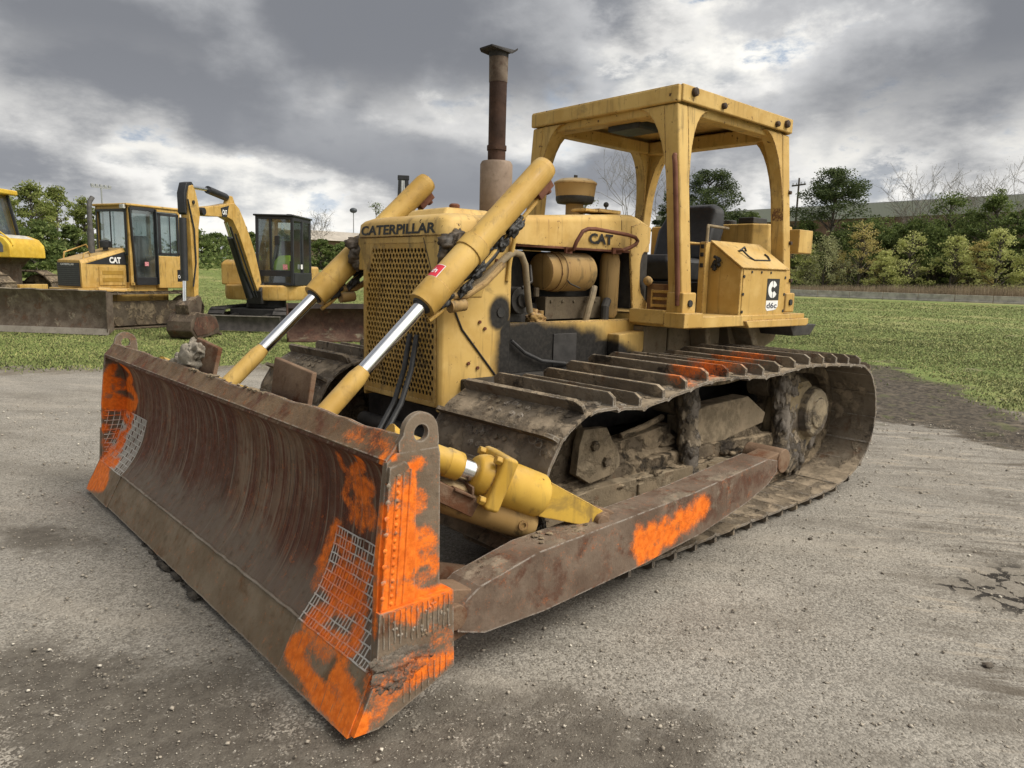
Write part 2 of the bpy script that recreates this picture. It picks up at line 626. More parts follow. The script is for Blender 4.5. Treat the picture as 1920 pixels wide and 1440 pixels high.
def lettering(name, txt, height, fn, mat, parent, bold=0.02, width=None):
    """lettering laid on a surface: fn(u, v) -> world point"""
    vs, fs = text_mesh(txt, height, bold, width)
    mb = MB()
    mb.add([fn(a, b) for a, b, c in vs], fs)
    return link(name, mb.mesh(name, 0), mat, parent)
# ================================================================== setting: ground
def hgt(x, y):
    t = np.clip((-np.asarray(y, float) - 45) / 65, 0, 1)
    return 2.2 * t * t * (3 - 2 * t)


def poly_sdf(px, py, poly):
    """signed distance to a polygon, positive inside"""
    d = np.full(px.shape, 1e9)
    ins = np.zeros(px.shape, bool)
    n = len(poly)
    for i in range(n):
        x0, y0 = poly[i]
        x1, y1 = poly[(i + 1) % n]
        ex, ey = x1 - x0, y1 - y0
        t = np.clip(((px - x0) * ex + (py - y0) * ey) / (ex * ex + ey * ey + 1e-12), 0, 1)
        d = np.minimum(d, np.hypot(px - x0 - t * ex, py - y0 - t * ey))
        c = ((y0 > py) != (y1 > py)) & (px < (x1 - x0) * (py - y0) / (y1 - y0 + 1e-12) + x0)
        ins ^= c
    return np.where(ins, d, -d)


YARD = [(14, -15), (8, -11.0), (5, -9.2), (3.8, -8.35), (1.5, -7.4), (-1.5, -5.6), (-5, -3.0), (-6.6, -1.0), (-5.6, 0.1), (-4.35, 1.45), (-3.2, 3.4), (-2.2, 7), (-1, 14), (14, 14)]
MUD = [(-8.4, -1.95), (-7.5, -0.75), (-5.5, 0.65), (-4.1, 1.5), (-2.4, 2.9), (-1.5, 2.4), (-1.6, 1.2), (-2.2, 0.3), (-4.6, -1.0), (-6.5, -1.9)]
DAMP = [[(7.2, -0.7), (6.3, 0.17), (5.72, 0.72), (5.47, 1.0), (5.36, 1.3), (5.1, 1.5), (4.85, 1.62), (4.70, 1.85), (4.52, 2.15), (4.32, 2.42), (4.42, 2.66), (4.9, 2.9), (5.8, 2.4), (7.2, 1.4)],
        [(6.07, -1.59), (5.74, -1.25), (5.44, -0.72), (5.59, -0.34), (5.94, -0.66), (6.15, -0.92)],
        [(2.10, 1.88), (1.81, 1.98), (1.84, 2.24), (2.16, 2.12)],
        [(2.55, 2.43), (2.1, 2.62), (1.75, 2.55), (1.46, 2.75), (1.65, 2.95), (2.1, 2.86), (2.54, 2.92)],
        [(3.63, 2.90), (3.4, 3.15), (3.73, 3.06)]]
RUT = [(2.6, 1.75), (1.2, 1.6), (0.4, 1.55), (-0.6, 0.6), (-2.4, 0.0), (-3.4, 1.4), (-3.2, 3.0), (-1.2, 4.4), (2.2, 4.4), (3.6, 3.7), (3.95, 3.0), (3.2, 2.6)]
CRACK = [(2.48, 2.50), (2.12, 2.62), (1.78, 2.74), (1.9, 3.0), (2.5, 3.05)]


def build_ground():
    def axis(lo, hi, step, out, g=1.18):
        a = list(np.arange(lo, hi, step))
        s, p = step, a[-1]
        while p < out:
            s *= g
            p += s
            a.append(p)
        s, p = step, lo
        pre = []
        while p > -out:
            s *= g
            p -= s
            pre.append(p)
        return np.array(pre[::-1] + a)
    xs = axis(-9.0, 7.4, 0.055, 900)
    ys = axis(-10.5, 4.6, 0.055, 900)
    X, Y = np.meshgrid(xs, ys)
    x, y = X.ravel(), Y.ravel()
    wob = np.array([mnoise.noise((a * 0.9, b * 0.9, 0.3)) * 0.6 + mnoise.noise((a * 3.1, b * 3.1, 5.3)) * 0.22 for a, b in zip(x, y)])
    near = (x > -14) & (x < 9) & (y > -16) & (y < 8)
    yard = poly_sdf(x, y, YARD) + wob
    grass = sm01((0.25 - yard) / 0.5)
    mud = sm01((poly_sdf(x, y, MUD) + wob * 1.1 + 0.45) / 0.95)
    damp = np.zeros_like(x)
    for k, p in enumerate(DAMP):
        damp = np.maximum(damp, sm01((poly_sdf(x, y, p) + wob * 0.42 + 0.06) / 0.42) * (1.0 if k < 2 else 0.8))
    crack = sm01((poly_sdf(x, y, CRACK) + wob * 0.2 + 0.03) / 0.12)
    rut = sm01((poly_sdf(x, y, RUT) + wob * 0.8 + 0.1) / 0.7)
    z = hgt(x, y).copy()
    relief = np.zeros_like(x)
    idx = np.where(near)[0]
    for i in idx:
        a, b = x[i], y[i]
        r = 0.010 * mnoise.noise((a * 1.3, b * 1.3, 2.0)) + 0.006 * mnoise.noise((a * 5, b * 5, 9.0))
        # ridges left by tracks, running away to the right
        u = a * 0.82 + b * 0.57
        w = -a * 0.57 + b * 0.82
        rg = mnoise.noise((u * 7.0, w * 1.2, 4.0))
        k = mud[i] + 0.5 * damp[i] * (a < 3.2) + 0.25 * float(a < 2.2 and b > 1.5)
        r += (0.020 * k + 0.012 * rut[i]) * rg + 0.02 * mud[i] * mnoise.noise((a * 9, b * 9, 1.0))
        relief[i] = r
    z += relief - 0.012
    me = bpy.data.meshes.new('ground')
    nx, ny = len(xs), len(ys)
    vs = np.stack([x, y, z], 1)
    ii = np.arange(nx * ny).reshape(ny, nx)
    q = np.stack([ii[:-1, :-1], ii[:-1, 1:], ii[1:, 1:], ii[1:, :-1]], -1).reshape(-1, 4)
    me.from_pydata(vs.tolist(), [], q.tolist())
    me.polygons.foreach_set('use_smooth', np.ones(len(q), bool))
    for nm, arr in (('grass', grass), ('mud', mud), ('damp', damp), ('crack', crack), ('rut', rut), ('edge', np.exp(-((yard - 0.15) / 0.75) ** 2))):
        at = me.attributes.new(nm, 'FLOAT', 'POINT')
        at.data.foreach_set('value', arr.astype(np.float32))
    mt, t = material('ground_surface')
    P = t.n('ShaderNodeNewGeometry').outputs['Position']
    A = {k: t.n('ShaderNodeAttribute', attribute_name=k).outputs['Fac'] for k in ('grass', 'mud', 'damp', 'crack', 'rut', 'edge')}
    n1 = t.noise(P, 0.55, 6, 0.6)
    n2 = t.noise(P, 2.8, 8, 0.65)
    n3 = t.noise(P, 14.0, 8, 0.7)
    n4 = t.noise(P, 60.0, 4, 0.65)
    st = t.n('ShaderNodeTexVoronoi', feature='F1')
    t.set(st, 'Vector', P); st.inputs['Scale'].default_value = 125.0
    st2 = t.n('ShaderNodeTexVoronoi', feature='F1')
    t.set(st2, 'Vector', P); st2.inputs['Scale'].default_value = 52.0
    # gravel: pale grey tan chips in finer dust
    c = t.mix(t.mapr(n2, 0.36, 0.66), (0.190, 0.172, 0.146), (0.262, 0.240, 0.208))
    c = t.mix(t.math('MULTIPLY', t.mapr(n1, 0.42, 0.62), 0.5), c, (0.215, 0.206, 0.190))
    chip = t.n('ShaderNodeSeparateColor', ins={0: st.outputs['Color']})
    c = t.mix(t.math('MULTIPLY', t.mapr(chip.outputs[0], 0.0, 1.0, 0.0, 1.0), 0.8), t.mix(0.55, c, (0.105, 0.095, 0.080)), t.mix(0.42, c, (0.54, 0.505, 0.44)))
    chip2 = t.n('ShaderNodeSeparateColor', ins={0: st2.outputs['Color']})
    pale = t.math('MULTIPLY', t.mapr(t.noise(P, 44.0, 5, 0.66), 0.615, 0.68), t.mapr(n2, 0.36, 0.62, 0.35, 1.0))
    c = t.mix(t.math('MULTIPLY', pale, 0.7), c, (0.50, 0.47, 0.42))
    c = t.mix(t.math('MULTIPLY', t.mapr(n3, 0.54, 0.72), 0.45), c, (0.13, 0.115, 0.095))
    bandv = t.n('ShaderNodeCombineXYZ', ins={0: t.math('MULTIPLY', t.vmath('DOT_PRODUCT', P, (-0.60, 0.80, 0.0)), 0.25), 1: t.vmath('DOT_PRODUCT', P, (0.80, 0.60, 0.0)), 2: 4.0}).outputs[0]
    bn = t.noise(bandv, 2.2, 6, 0.6)
    c = t.mix(t.math('MULTIPLY', t.mapr(bn, 0.50, 0.66), 0.42), c, (0.13, 0.116, 0.096))
    c = t.mix(t.math('MULTIPLY', t.mapr(bn, 0.46, 0.34), 0.35), c, (0.36, 0.325, 0.275))
    # streaks dragged by tracks turning on the yard
    ru = t.vmath('DOT_PRODUCT', P, (-0.60, 0.80, 0.0))
    rw = t.vmath('DOT_PRODUCT', P, (0.80, 0.60, 0.0))
    rv = t.n('ShaderNodeCombineXYZ', ins={0: t.math('MULTIPLY', ru, 0.9), 1: t.math('MULTIPLY', rw, 6.0), 2: 0.0}).outputs[0]
    r1 = t.noise(rv, 1.6, 8, 0.65, 0.3)
    rb = t.mapr(t.noise(P, 1.1, 5, 0.6), 0.40, 0.62)
    c = t.mix(t.math('MULTIPLY', t.math('MULTIPLY', t.mapr(r1, 0.47, 0.62), A['rut']), t.math('MULTIPLY', rb, 0.9)), c, (0.085, 0.070, 0.053))
    c = t.mix(t.math('MULTIPLY', t.math('MULTIPLY', t.mapr(r1, 0.45, 0.36), A['rut']), 0.6), c, (0.36, 0.31, 0.245))
    ed = t.mapr(t.math('ADD', A['edge'], t.math('MULTIPLY_ADD', n2, 1.5, -0.75)), 0.55, 1.05)
    c = t.mix(t.math('MULTIPLY', ed, 0.75), c, t.mix(t.mapr(n3, 0.4, 0.62), (0.085, 0.068, 0.048), (0.17, 0.145, 0.105)))
    # damp, trodden patches
    dm = t.math('ADD', A['damp'], t.math('MULTIPLY_ADD', n3, 0.9, -0.45))
    dm = t.mapr(t.math('ADD', dm, t.math('MULTIPLY_ADD', t.noise(t.scale(P, (1, 1, 1)), 5.0, 8, 0.68), 2.0, -1.0)), 0.05, 0.95)
    dc = t.mix(t.mapr(n3, 0.4, 0.62), (0.072, 0.062, 0.050), (0.112, 0.099, 0.081))
    dc = t.mix(t.math('MULTIPLY', pale, 0.9), dc, (0.42, 0.39, 0.34))
    dc = t.mix(t.math('MULTIPLY', t.mapr(n2, 0.55, 0.66), t.mapr(chip.outputs[0], 0.45, 0.9)), dc, (0.34, 0.31, 0.265))
    c = t.mix(t.math('MULTIPLY', dm, 0.92), c, dc)
    # mud
    mm = t.math('ADD', A['mud'], t.math('MULTIPLY_ADD', n2, 1.5, -0.75))
    mm = t.mapr(t.math('ADD', mm, t.math('MULTIPLY_ADD', n3, 1.3, -0.65)), 0.28, 0.80)
    mm = t.math('MULTIPLY', mm, t.mapr(A['mud'], 0.02, 0.15))
    mc = t.mix(t.mapr(n3, 0.38, 0.64), (0.026, 0.021, 0.016), (0.105, 0.085, 0.062))
    mc = t.mix(t.math('MULTIPLY', t.mapr(r1, 0.43, 0.34), 0.45), mc, (0.20, 0.165, 0.12))
    mc = t.mix(t.math('MULTIPLY', t.mapr(n2, 0.55, 0.66), 0.55), mc, (0.085, 0.098, 0.03))
    # grass: mown, patchy
    g1 = t.mix(t.mapr(n2, 0.38, 0.62), (0.098, 0.140, 0.032), (0.190, 0.225, 0.066))
    g1 = t.mix(t.math('MULTIPLY', t.mapr(t.noise(P, 0.16, 6, 0.62), 0.47, 0.64), 0.8), g1, (0.30, 0.285, 0.115))
    g1 = t.mix(t.math('MULTIPLY', t.mapr(n4, 0.5, 0.75), 0.5), g1, (0.035, 0.048, 0.014))
    g1 = t.mix(t.math('MULTIPLY', t.mapr(t.noise(P, 1.3, 5), 0.60, 0.70), 0.7), g1, (0.20, 0.165, 0.11))
    gm = t.mapr(t.math('ADD', A['grass'], t.math('MULTIPLY_ADD', n3, 0.8, -0.4)), 0.34, 0.62)
    c = t.mix(gm, c, g1)
    c = t.mix(t.math('MULTIPLY', mm, 0.94), c, mc)
    # dried mud broken into plates
    wv = t.vmath('ADD', P, t.vmath('MULTIPLY', t.noise(P, 6.0, 4, out=1), (0.10, 0.10, 0.0)))
    ce = t.voro(wv, 7.0, 'DISTANCE_TO_EDGE')
    cw = t.mapr(n3, 0.40, 0.62, 0.0, 0.15)
    cr = t.math('MULTIPLY', t.math('MULTIPLY', t.math('LESS_THAN', ce, cw), t.mapr(n2, 0.28, 0.42)), A['crack'])
    c = t.mix(t.math('MULTIPLY', A['crack'], 0.6), c, t.mix(t.mapr(n3, 0.4, 0.6), (0.17, 0.15, 0.12), (0.235, 0.21, 0.175)))
    c = t.mix(cr, c, (0.024, 0.020, 0.016))
    h = t.math('MULTIPLY_ADD', st.outputs['Distance'], -0.45, t.math('MULTIPLY', n3, 0.9))
    h = t.math('MULTIPLY_ADD', st2.outputs['Distance'], -0.25, h)
    h = t.math('MULTIPLY_ADD', cr, -2.2, h)
    h = t.math('MULTIPLY_ADD', t.math('MULTIPLY', mm, t.noise(P, 22.0, 8, 0.7)), 3.0, h)
    nb = t.bump(h, 0.5, 0.010)
    rg = t.math('MULTIPLY_ADD', dm, -0.15, 0.88)
    finish(t, c, rg, 0.0, nb, 0.25)
    o = link('ground', me, mt)
    structure(o)
    return yard


build_ground()


def fast_mesh(name, V, F):
    me = bpy.data.meshes.new(name)
    V = np.asarray(V, np.float32)
    F = np.asarray(F, np.int32)
    k = F.shape[1]
    me.vertices.add(len(V)); me.vertices.foreach_set('co', V.ravel())
    me.loops.add(F.size); me.loops.foreach_set('vertex_index', F.ravel())
    me.polygons.add(len(F))
    me.polygons.foreach_set('loop_start', np.arange(0, F.size, k, dtype=np.int32))
    me.polygons.foreach_set('loop_total', np.full(len(F), k, np.int32))
    me.update(calc_edges=True)
    return me


rng = np.random.default_rng(11)


def view_samples(n, dmin, dmax, amin, amax, power=1.0):
    """random ground points around the place the yard is seen from"""
    a = np.radians(rng.uniform(amin, amax, n))
    d = dmin + (dmax - dmin) * rng.random(n) ** power
    return CP.x + np.cos(a) * d, CP.y + np.sin(a) * d


def build_grass():
    x, y = view_samples(470000, 9.0, 36, 186, 268, 1.25)
    dd = np.hypot(x - CP.x, y - CP.y)
    k1 = rng.random(len(x)) > sm01((dd - 16) / 20)
    x, y = x[k1], y[k1]
    xf, yf = view_samples(170000, 22.0, 95, 186, 268, 1.1)
    df = np.hypot(xf - CP.x, yf - CP.y)
    k2 = (rng.random(len(xf)) < sm01((df - 20) / 14)) & (rng.random(len(xf)) > sm01((df - 55) / 40)) & ~((xf < -60) & (df > 72))
    x, y = np.concatenate([x, xf[k2]]), np.concatenate([y, yf[k2]])
    yd = poly_sdf(x, y, YARD)
    md = poly_sdf(x, y, MUD)
    nz = rng.normal(0, 0.30, len(x)) + 0.5 * np.array([mnoise.noise((a * 1.1, b * 1.1, 3.3)) for a, b in zip(x, y)])
    keep = (yd < -0.05 + nz) & (md < -0.1 + nz)
    x, y = x[keep], y[keep]
    d = np.hypot(x - CP.x, y - CP.y)
    pat = np.array([mnoise.noise((a * 0.5, b * 0.5, 7.7)) for a, b in zip(x, y)])
    h = (0.010 + 0.020 * rng.random(len(x))) * (1 + 0.7 * pat) * (1 + 0.015 * d)
    w = 0.005 + 0.0006 * d
    yaw = rng.uniform(0, 2 * PI, len(x))
    ln = rng.normal(0, 0.5, (len(x), 2)) * h[:, None]
    z = hgt(x, y) - 0.012
    dx, dy = np.cos(yaw) * w, np.sin(yaw) * w
    V = np.stack([np.stack([x - dx, y - dy, z], 1), np.stack([x + dx, y + dy, z], 1), np.stack([x + ln[:, 0], y + ln[:, 1], z + h], 1)], 1).reshape(-1, 3)
    F = np.arange(len(V)).reshape(-1, 3)
    me = fast_mesh('grass', V, F)
    o = link('grass', me, leaf_mat('grass_blades', (0.132, 0.178, 0.050), (0.240, 0.275, 0.090), (0.42, 0.385, 0.165), 0.65, True))
    o['kind'] = 'stuff'
    o['label'] = 'short mown grass of the field'


build_grass()


def build_gravel():
    x, y = view_samples(52000, 1.6, 9.5, 176, 275, 1.15)
    d = np.hypot(x - CP.x, y - CP.y)
    yd = poly_sdf(x, y, YARD)
    keep = yd > 0.1
    x, y, d = x[keep], y[keep], d[keep]
    n = len(x)
    r = 0.0016 + 0.0026 * rng.random(n) ** 2 + 0.008 * rng.random(n) ** 22
    r *= 0.75 + 0.10 * d
    base = np.array([(1, 0, 0), (0, 1, 0), (-1, 0, 0), (0, -1, 0), (0, 0, 0.8), (0, 0, -0.5)], float)
    fc = np.array([(0, 1, 4), (1, 2, 4), (2, 3, 4), (3, 0, 4), (1, 0, 5), (2, 1, 5), (3, 2, 5), (0, 3, 5)])
    jit = 1 + rng.normal(0, 0.25, (n, 6, 3))
    yaw = rng.uniform(0, 2 * PI, n)
    v = base[None] * jit * r[:, None, None] * np.array([1.15, 0.9, 0.7])
    c, s = np.cos(yaw)[:, None], np.sin(yaw)[:, None]
    vx = v[..., 0] * c - v[..., 1] * s
    vy = v[..., 0] * s + v[..., 1] * c
    V = np.stack([vx + x[:, None], vy + y[:, None], v[..., 2] - 0.012 + 0.3 * r[:, None] + 0.004], -1).reshape(-1, 3)
    F = (fc[None] + (np.arange(n) * 6)[:, None, None]).reshape(-1, 3)
    mt, t = material('loose_stones')
    g = t.n('ShaderNodeNewGeometry')
    rr = g.outputs['Random Per Island']
    col = t.mix(t.mapr(rr, 0.0, 0.7, smooth=False), (0.17, 0.148, 0.12), (0.38, 0.34, 0.28))
    col = t.mix(t.mapr(rr, 0.88, 0.97, smooth=False), col, (0.60, 0.56, 0.48))
    finish(t, col, 0.9, 0, None, 0.2)
    o = link('gravel', fast_mesh('gravel', V, F), mt)
    o['kind'] = 'stuff'
    o['label'] = 'loose gravel lying on the yard'
    # clods of mud torn up by the tracks
    mb = MB()
    spots = []
    for k in range(300):
        a, b = rng.uniform(-8, 3.2), rng.uniform(-2.2, 3.4)
        spots.append((a, b))
    sp = np.array(spots)
    w = np.maximum(poly_sdf(sp[:, 0], sp[:, 1], MUD), np.maximum.reduce([poly_sdf(sp[:, 0], sp[:, 1], p) for p in DAMP[2:]]))
    for k, (a, b) in enumerate(spots):
        if w[k] > -0.45 + 0.5 * rng.random():
            rad = 0.005 + 0.013 * rng.random() ** 3
            mb.lump((a, b, -0.004), rad, k, (1.5, 1.1, 0.5), 2, 0.7)
    o = link('mud_clods', mb.mesh('mud_clods', 85), simple('wet_mud', (0.085, 0.070, 0.053), 0.85, 0, 0.5, 30, 0.6))
    o['kind'] = 'stuff'
    o['label'] = 'clods of dark mud torn up behind the bulldozer'


build_gravel()

# ================================================================== setting: hedgerow, wall, buildings
BARK = simple('bark', (0.085, 0.072, 0.06), 0.9, 0, 0.35, 6, 0.4)
BARK_PALE = simple('pale_bark', (0.17, 0.155, 0.14), 0.9, 0, 0.3, 6, 0.3)
LEAVES = {
    'leafy': leaf_mat('young_leaves', (0.125, 0.165, 0.038), (0.25, 0.285, 0.085), (0.33, 0.34, 0.12)),
    'dark': leaf_mat('dark_leaves', (0.072, 0.108, 0.034), (0.160, 0.210, 0.064), (0.25, 0.29, 0.10)),
    'pine': leaf_mat('pine_needles', (0.044, 0.068, 0.027), (0.098, 0.130, 0.050), (0.15, 0.175, 0.075)),
    'shrub': leaf_mat('yellow_green_leaves', (0.38, 0.42, 0.13), (0.58, 0.60, 0.24), (0.64, 0.61, 0.28)),
    'amber': leaf_mat('amber_leaves', (0.40, 0.33, 0.12), (0.56, 0.46, 0.18), (0.48, 0.48, 0.18)),
    'willow': leaf_mat('grey_green_leaves', (0.25, 0.26, 0.135), (0.40, 0.41, 0.21), (0.45, 0.45, 0.23)),
    'sparse': leaf_mat('fresh_leaves', (0.10, 0.14, 0.05), (0.19, 0.23, 0.08), (0.24, 0.26, 0.10)),
    'bare': leaf_mat('buds', (0.17, 0.15, 0.085), (0.24, 0.215, 0.12), (0.22, 0.16, 0.11)),
}


def leaves(points, size, r, flat=0.0):
    """one small two-triangle leaf spray at each point"""
    n = len(points)
    P = np.asarray(points, float)
    a = r.normal(0, 1, (n, 3)); a /= np.linalg.norm(a, axis=1)[:, None] + 1e-9
    b = r.normal(0, 1, (n, 3)); b -= a * (a * b).sum(1)[:, None]; b /= np.linalg.norm(b, axis=1)[:, None] + 1e-9
    if flat:
        a[:, 2] *= 1 - flat; b[:, 2] *= 1 - flat
    s = size * r.uniform(0.5, 1.3, (n, 1))
    V = np.stack([P - a * s, P - b * s * 0.6, P + a * s, P + b * s * 0.6], 1).reshape(-1, 3)
    return V, np.arange(4 * n).reshape(-1, 4)


def branch(mb, p, d, length, rad, depth, r, tips, spread=0.6, up=0.15, n=5):
    q = p
    pts = [p]
    k = 3
    dd = d
    for i in range(k):
        dd = (dd + Vector((r.normal(0, .13), r.normal(0, .13), r.normal(0, .10) + up * 0.3))).normalized()
        q = q + dd * (length / k)
        pts.append(q)
    mb.tube(pts, [max(0.016, rad * (1 - 0.5 * i / k)) for i in range(k + 1)], n, True)
    tips.append(q)
    if depth <= 0:
        return
    for i in range(3 if depth > 1 else 4):
        t = pts[1 + (i % k)] if i else q
        ax = Vector((r.normal(), r.normal(), r.normal() * 0.4 + up)).normalized()
        nd = (dd * (1 - spread) + ax * spread).normalized()
        branch(mb, t, nd, length * r.uniform(0.5, 0.78), rad * 0.5, depth - 1, r, tips, spread, up, max(3, n - 1))


def tree(kind, x, y, h, w, label, seed):
    r = np.random.default_rng(seed)
    z0 = float(hgt(x, y)) - 0.05
    name = {'pine': 'pine_tree', 'bare': 'bare_tree', 'shrub': 'young_tree', 'amber': 'young_tree', 'willow': 'shrub', 'dark': 'bushy_tree'}.get(kind, 'leafy_tree')
    root = thing(name, label, 'shrub' if kind == 'willow' else 'tree', (x, y, z0), r.uniform(0, 6.28), 'trees around the field')
    tb = MB()
    pts = []
    size = 0.16
    if kind == 'bare':
        tips = []
        tr = 0.0085 * h
        lean = Vector((r.normal(0, .05), r.normal(0, .05), 1)).normalized()
        fork = h * r.uniform(0.22, 0.34)
        tb.tube([(0, 0, 0), lean * fork * 0.5, lean * fork], [tr, tr * 0.85, tr * 0.75], 7)
        for i in range(5):
            ang = i * 2.4 + r.uniform(-.4, .4)
            sp = r.uniform(0.12, 0.55) * min(1.0, w / h * 1.7)
            dv = Vector((math.cos(ang) * sp, math.sin(ang) * sp, 1)).normalized()
            branch(tb, lean * fork * r.uniform(0.75, 1.0), dv, h * r.uniform(0.27, 0.36), tr * 0.5, 3, r, tips, 0.50, 0.22, 5)
        for q in tips:
            for k in range(6):
                pts.append(np.array(q) + r.normal(0, 0.38, 3))
        size = 0.05
    elif kind == 'pine':
        tb.tube([(0, 0, 0), (0.1, 0, h * .4), (0, .1, h * .75), (0, 0, h * 0.95)], [0.26, 0.2, 0.12, 0.04], 7)
        for i in range(74):
            f = r.random() ** 0.85
            zz = h * (0.30 + 0.67 * f)
            env = w * 0.55 * (1.0 - 0.78 * f ** 2.2) * (0.55 + 0.45 * min(1, f * 4))
            a = r.uniform(0, 6.28)
            rr = env * math.sqrt(r.uniform(0.05, 1.0))
            tip = np.array((math.cos(a) * rr, math.sin(a) * rr, zz + 0.06 * rr))
            tb.tube([(0, 0, max(0.3, zz - 0.35 * rr - 0.3)), tuple(tip * (.5, .5, 1) - (0, 0, .25)), tuple(tip)], [0.07, 0.045, 0.015], 4)
            pr_ = (0.62 + 0.075 * w) * r.uniform(.6, 1.15)
            m_ = int(330 * r.uniform(.6, 1.2))
            dirs = r.normal(0, 1, (m_, 3)); dirs /= np.linalg.norm(dirs, axis=1)[:, None]
            pts += list(tip + dirs * (pr_ * r.random((m_, 1)) ** 0.45) * np.array((1.0, 1.0, 0.55)))
        size = 0.15
    else:
        dense = {'leafy': 1.0, 'dark': 1.45, 'shrub': 0.55, 'amber': 0.5, 'willow': 0.9, 'sparse': 0.35}[kind]
        nc = {'leafy': 60, 'dark': 70, 'shrub': 70, 'amber': 66, 'willow': 60, 'sparse': 26}[kind]
        tr = 0.018 * h + 0.02
        bot = {'dark': 0.02, 'willow': 0.02, 'shrub': 0.14, 'amber': 0.16}.get(kind, 0.22)
        tb.tube([(0, 0, 0), (0.04 * w, 0, h * .3), (0, .03 * w, h * .6), (0, 0, h * 0.9)], [tr, tr * .8, tr * .5, tr * .15], 7)
        for i in range(nc):
            f = bot + (0.97 - bot) * r.random() ** 0.9
            if kind in ('shrub', 'amber', 'sparse'):
                env = min(1.05, (1 - f) ** 0.6 * 1.25 + 0.05)            # pointed
            else:
                env = math.sin(PI * min(1, (f * 0.86 + 0.16))) ** 0.65   # rounded
            a = r.uniform(0, 6.28)
            rr = w * 0.5 * env * math.sqrt(r.uniform(0.08, 1.0)) * r.uniform(.85, 1.12)
            c = np.array((math.cos(a) * rr, math.sin(a) * rr, f * h))
            tb.tube([(0, 0, max(0, f * h - 0.5 * rr - 0.2)), tuple(c * (.55, .55, 1) - (0, 0, 0.15 * rr)), tuple(c)], [tr * .35, tr * .22, 0.012], 4)
            cr = (0.075 * w + 0.045 * h) * r.uniform(.35, 1.25)
            m_ = int(120 * dense * r.uniform(.45, 1.3))
            dirs = r.normal(0, 1, (m_, 3)); dirs /= np.linalg.norm(dirs, axis=1)[:, None]
            rad = cr * r.random((m_, 1)) ** 0.5
            sq = np.array((1.15, 1.15, 0.62 if kind != 'willow' else 1.3))
            pts += list(c + dirs * rad * sq)
        size = {'leafy': 0.105, 'dark': 0.13, 'sparse': 0.11}.get(kind, 0.10)
    part('trunk', tb, BARK_PALE if kind in ('bare', 'sparse') else BARK, root, 0, 40)
    V, F = leaves(pts, size, r, 0.35 if kind == 'pine' else 0.0)
    link('crown', fast_mesh('crown', V, F), LEAVES[kind], root)


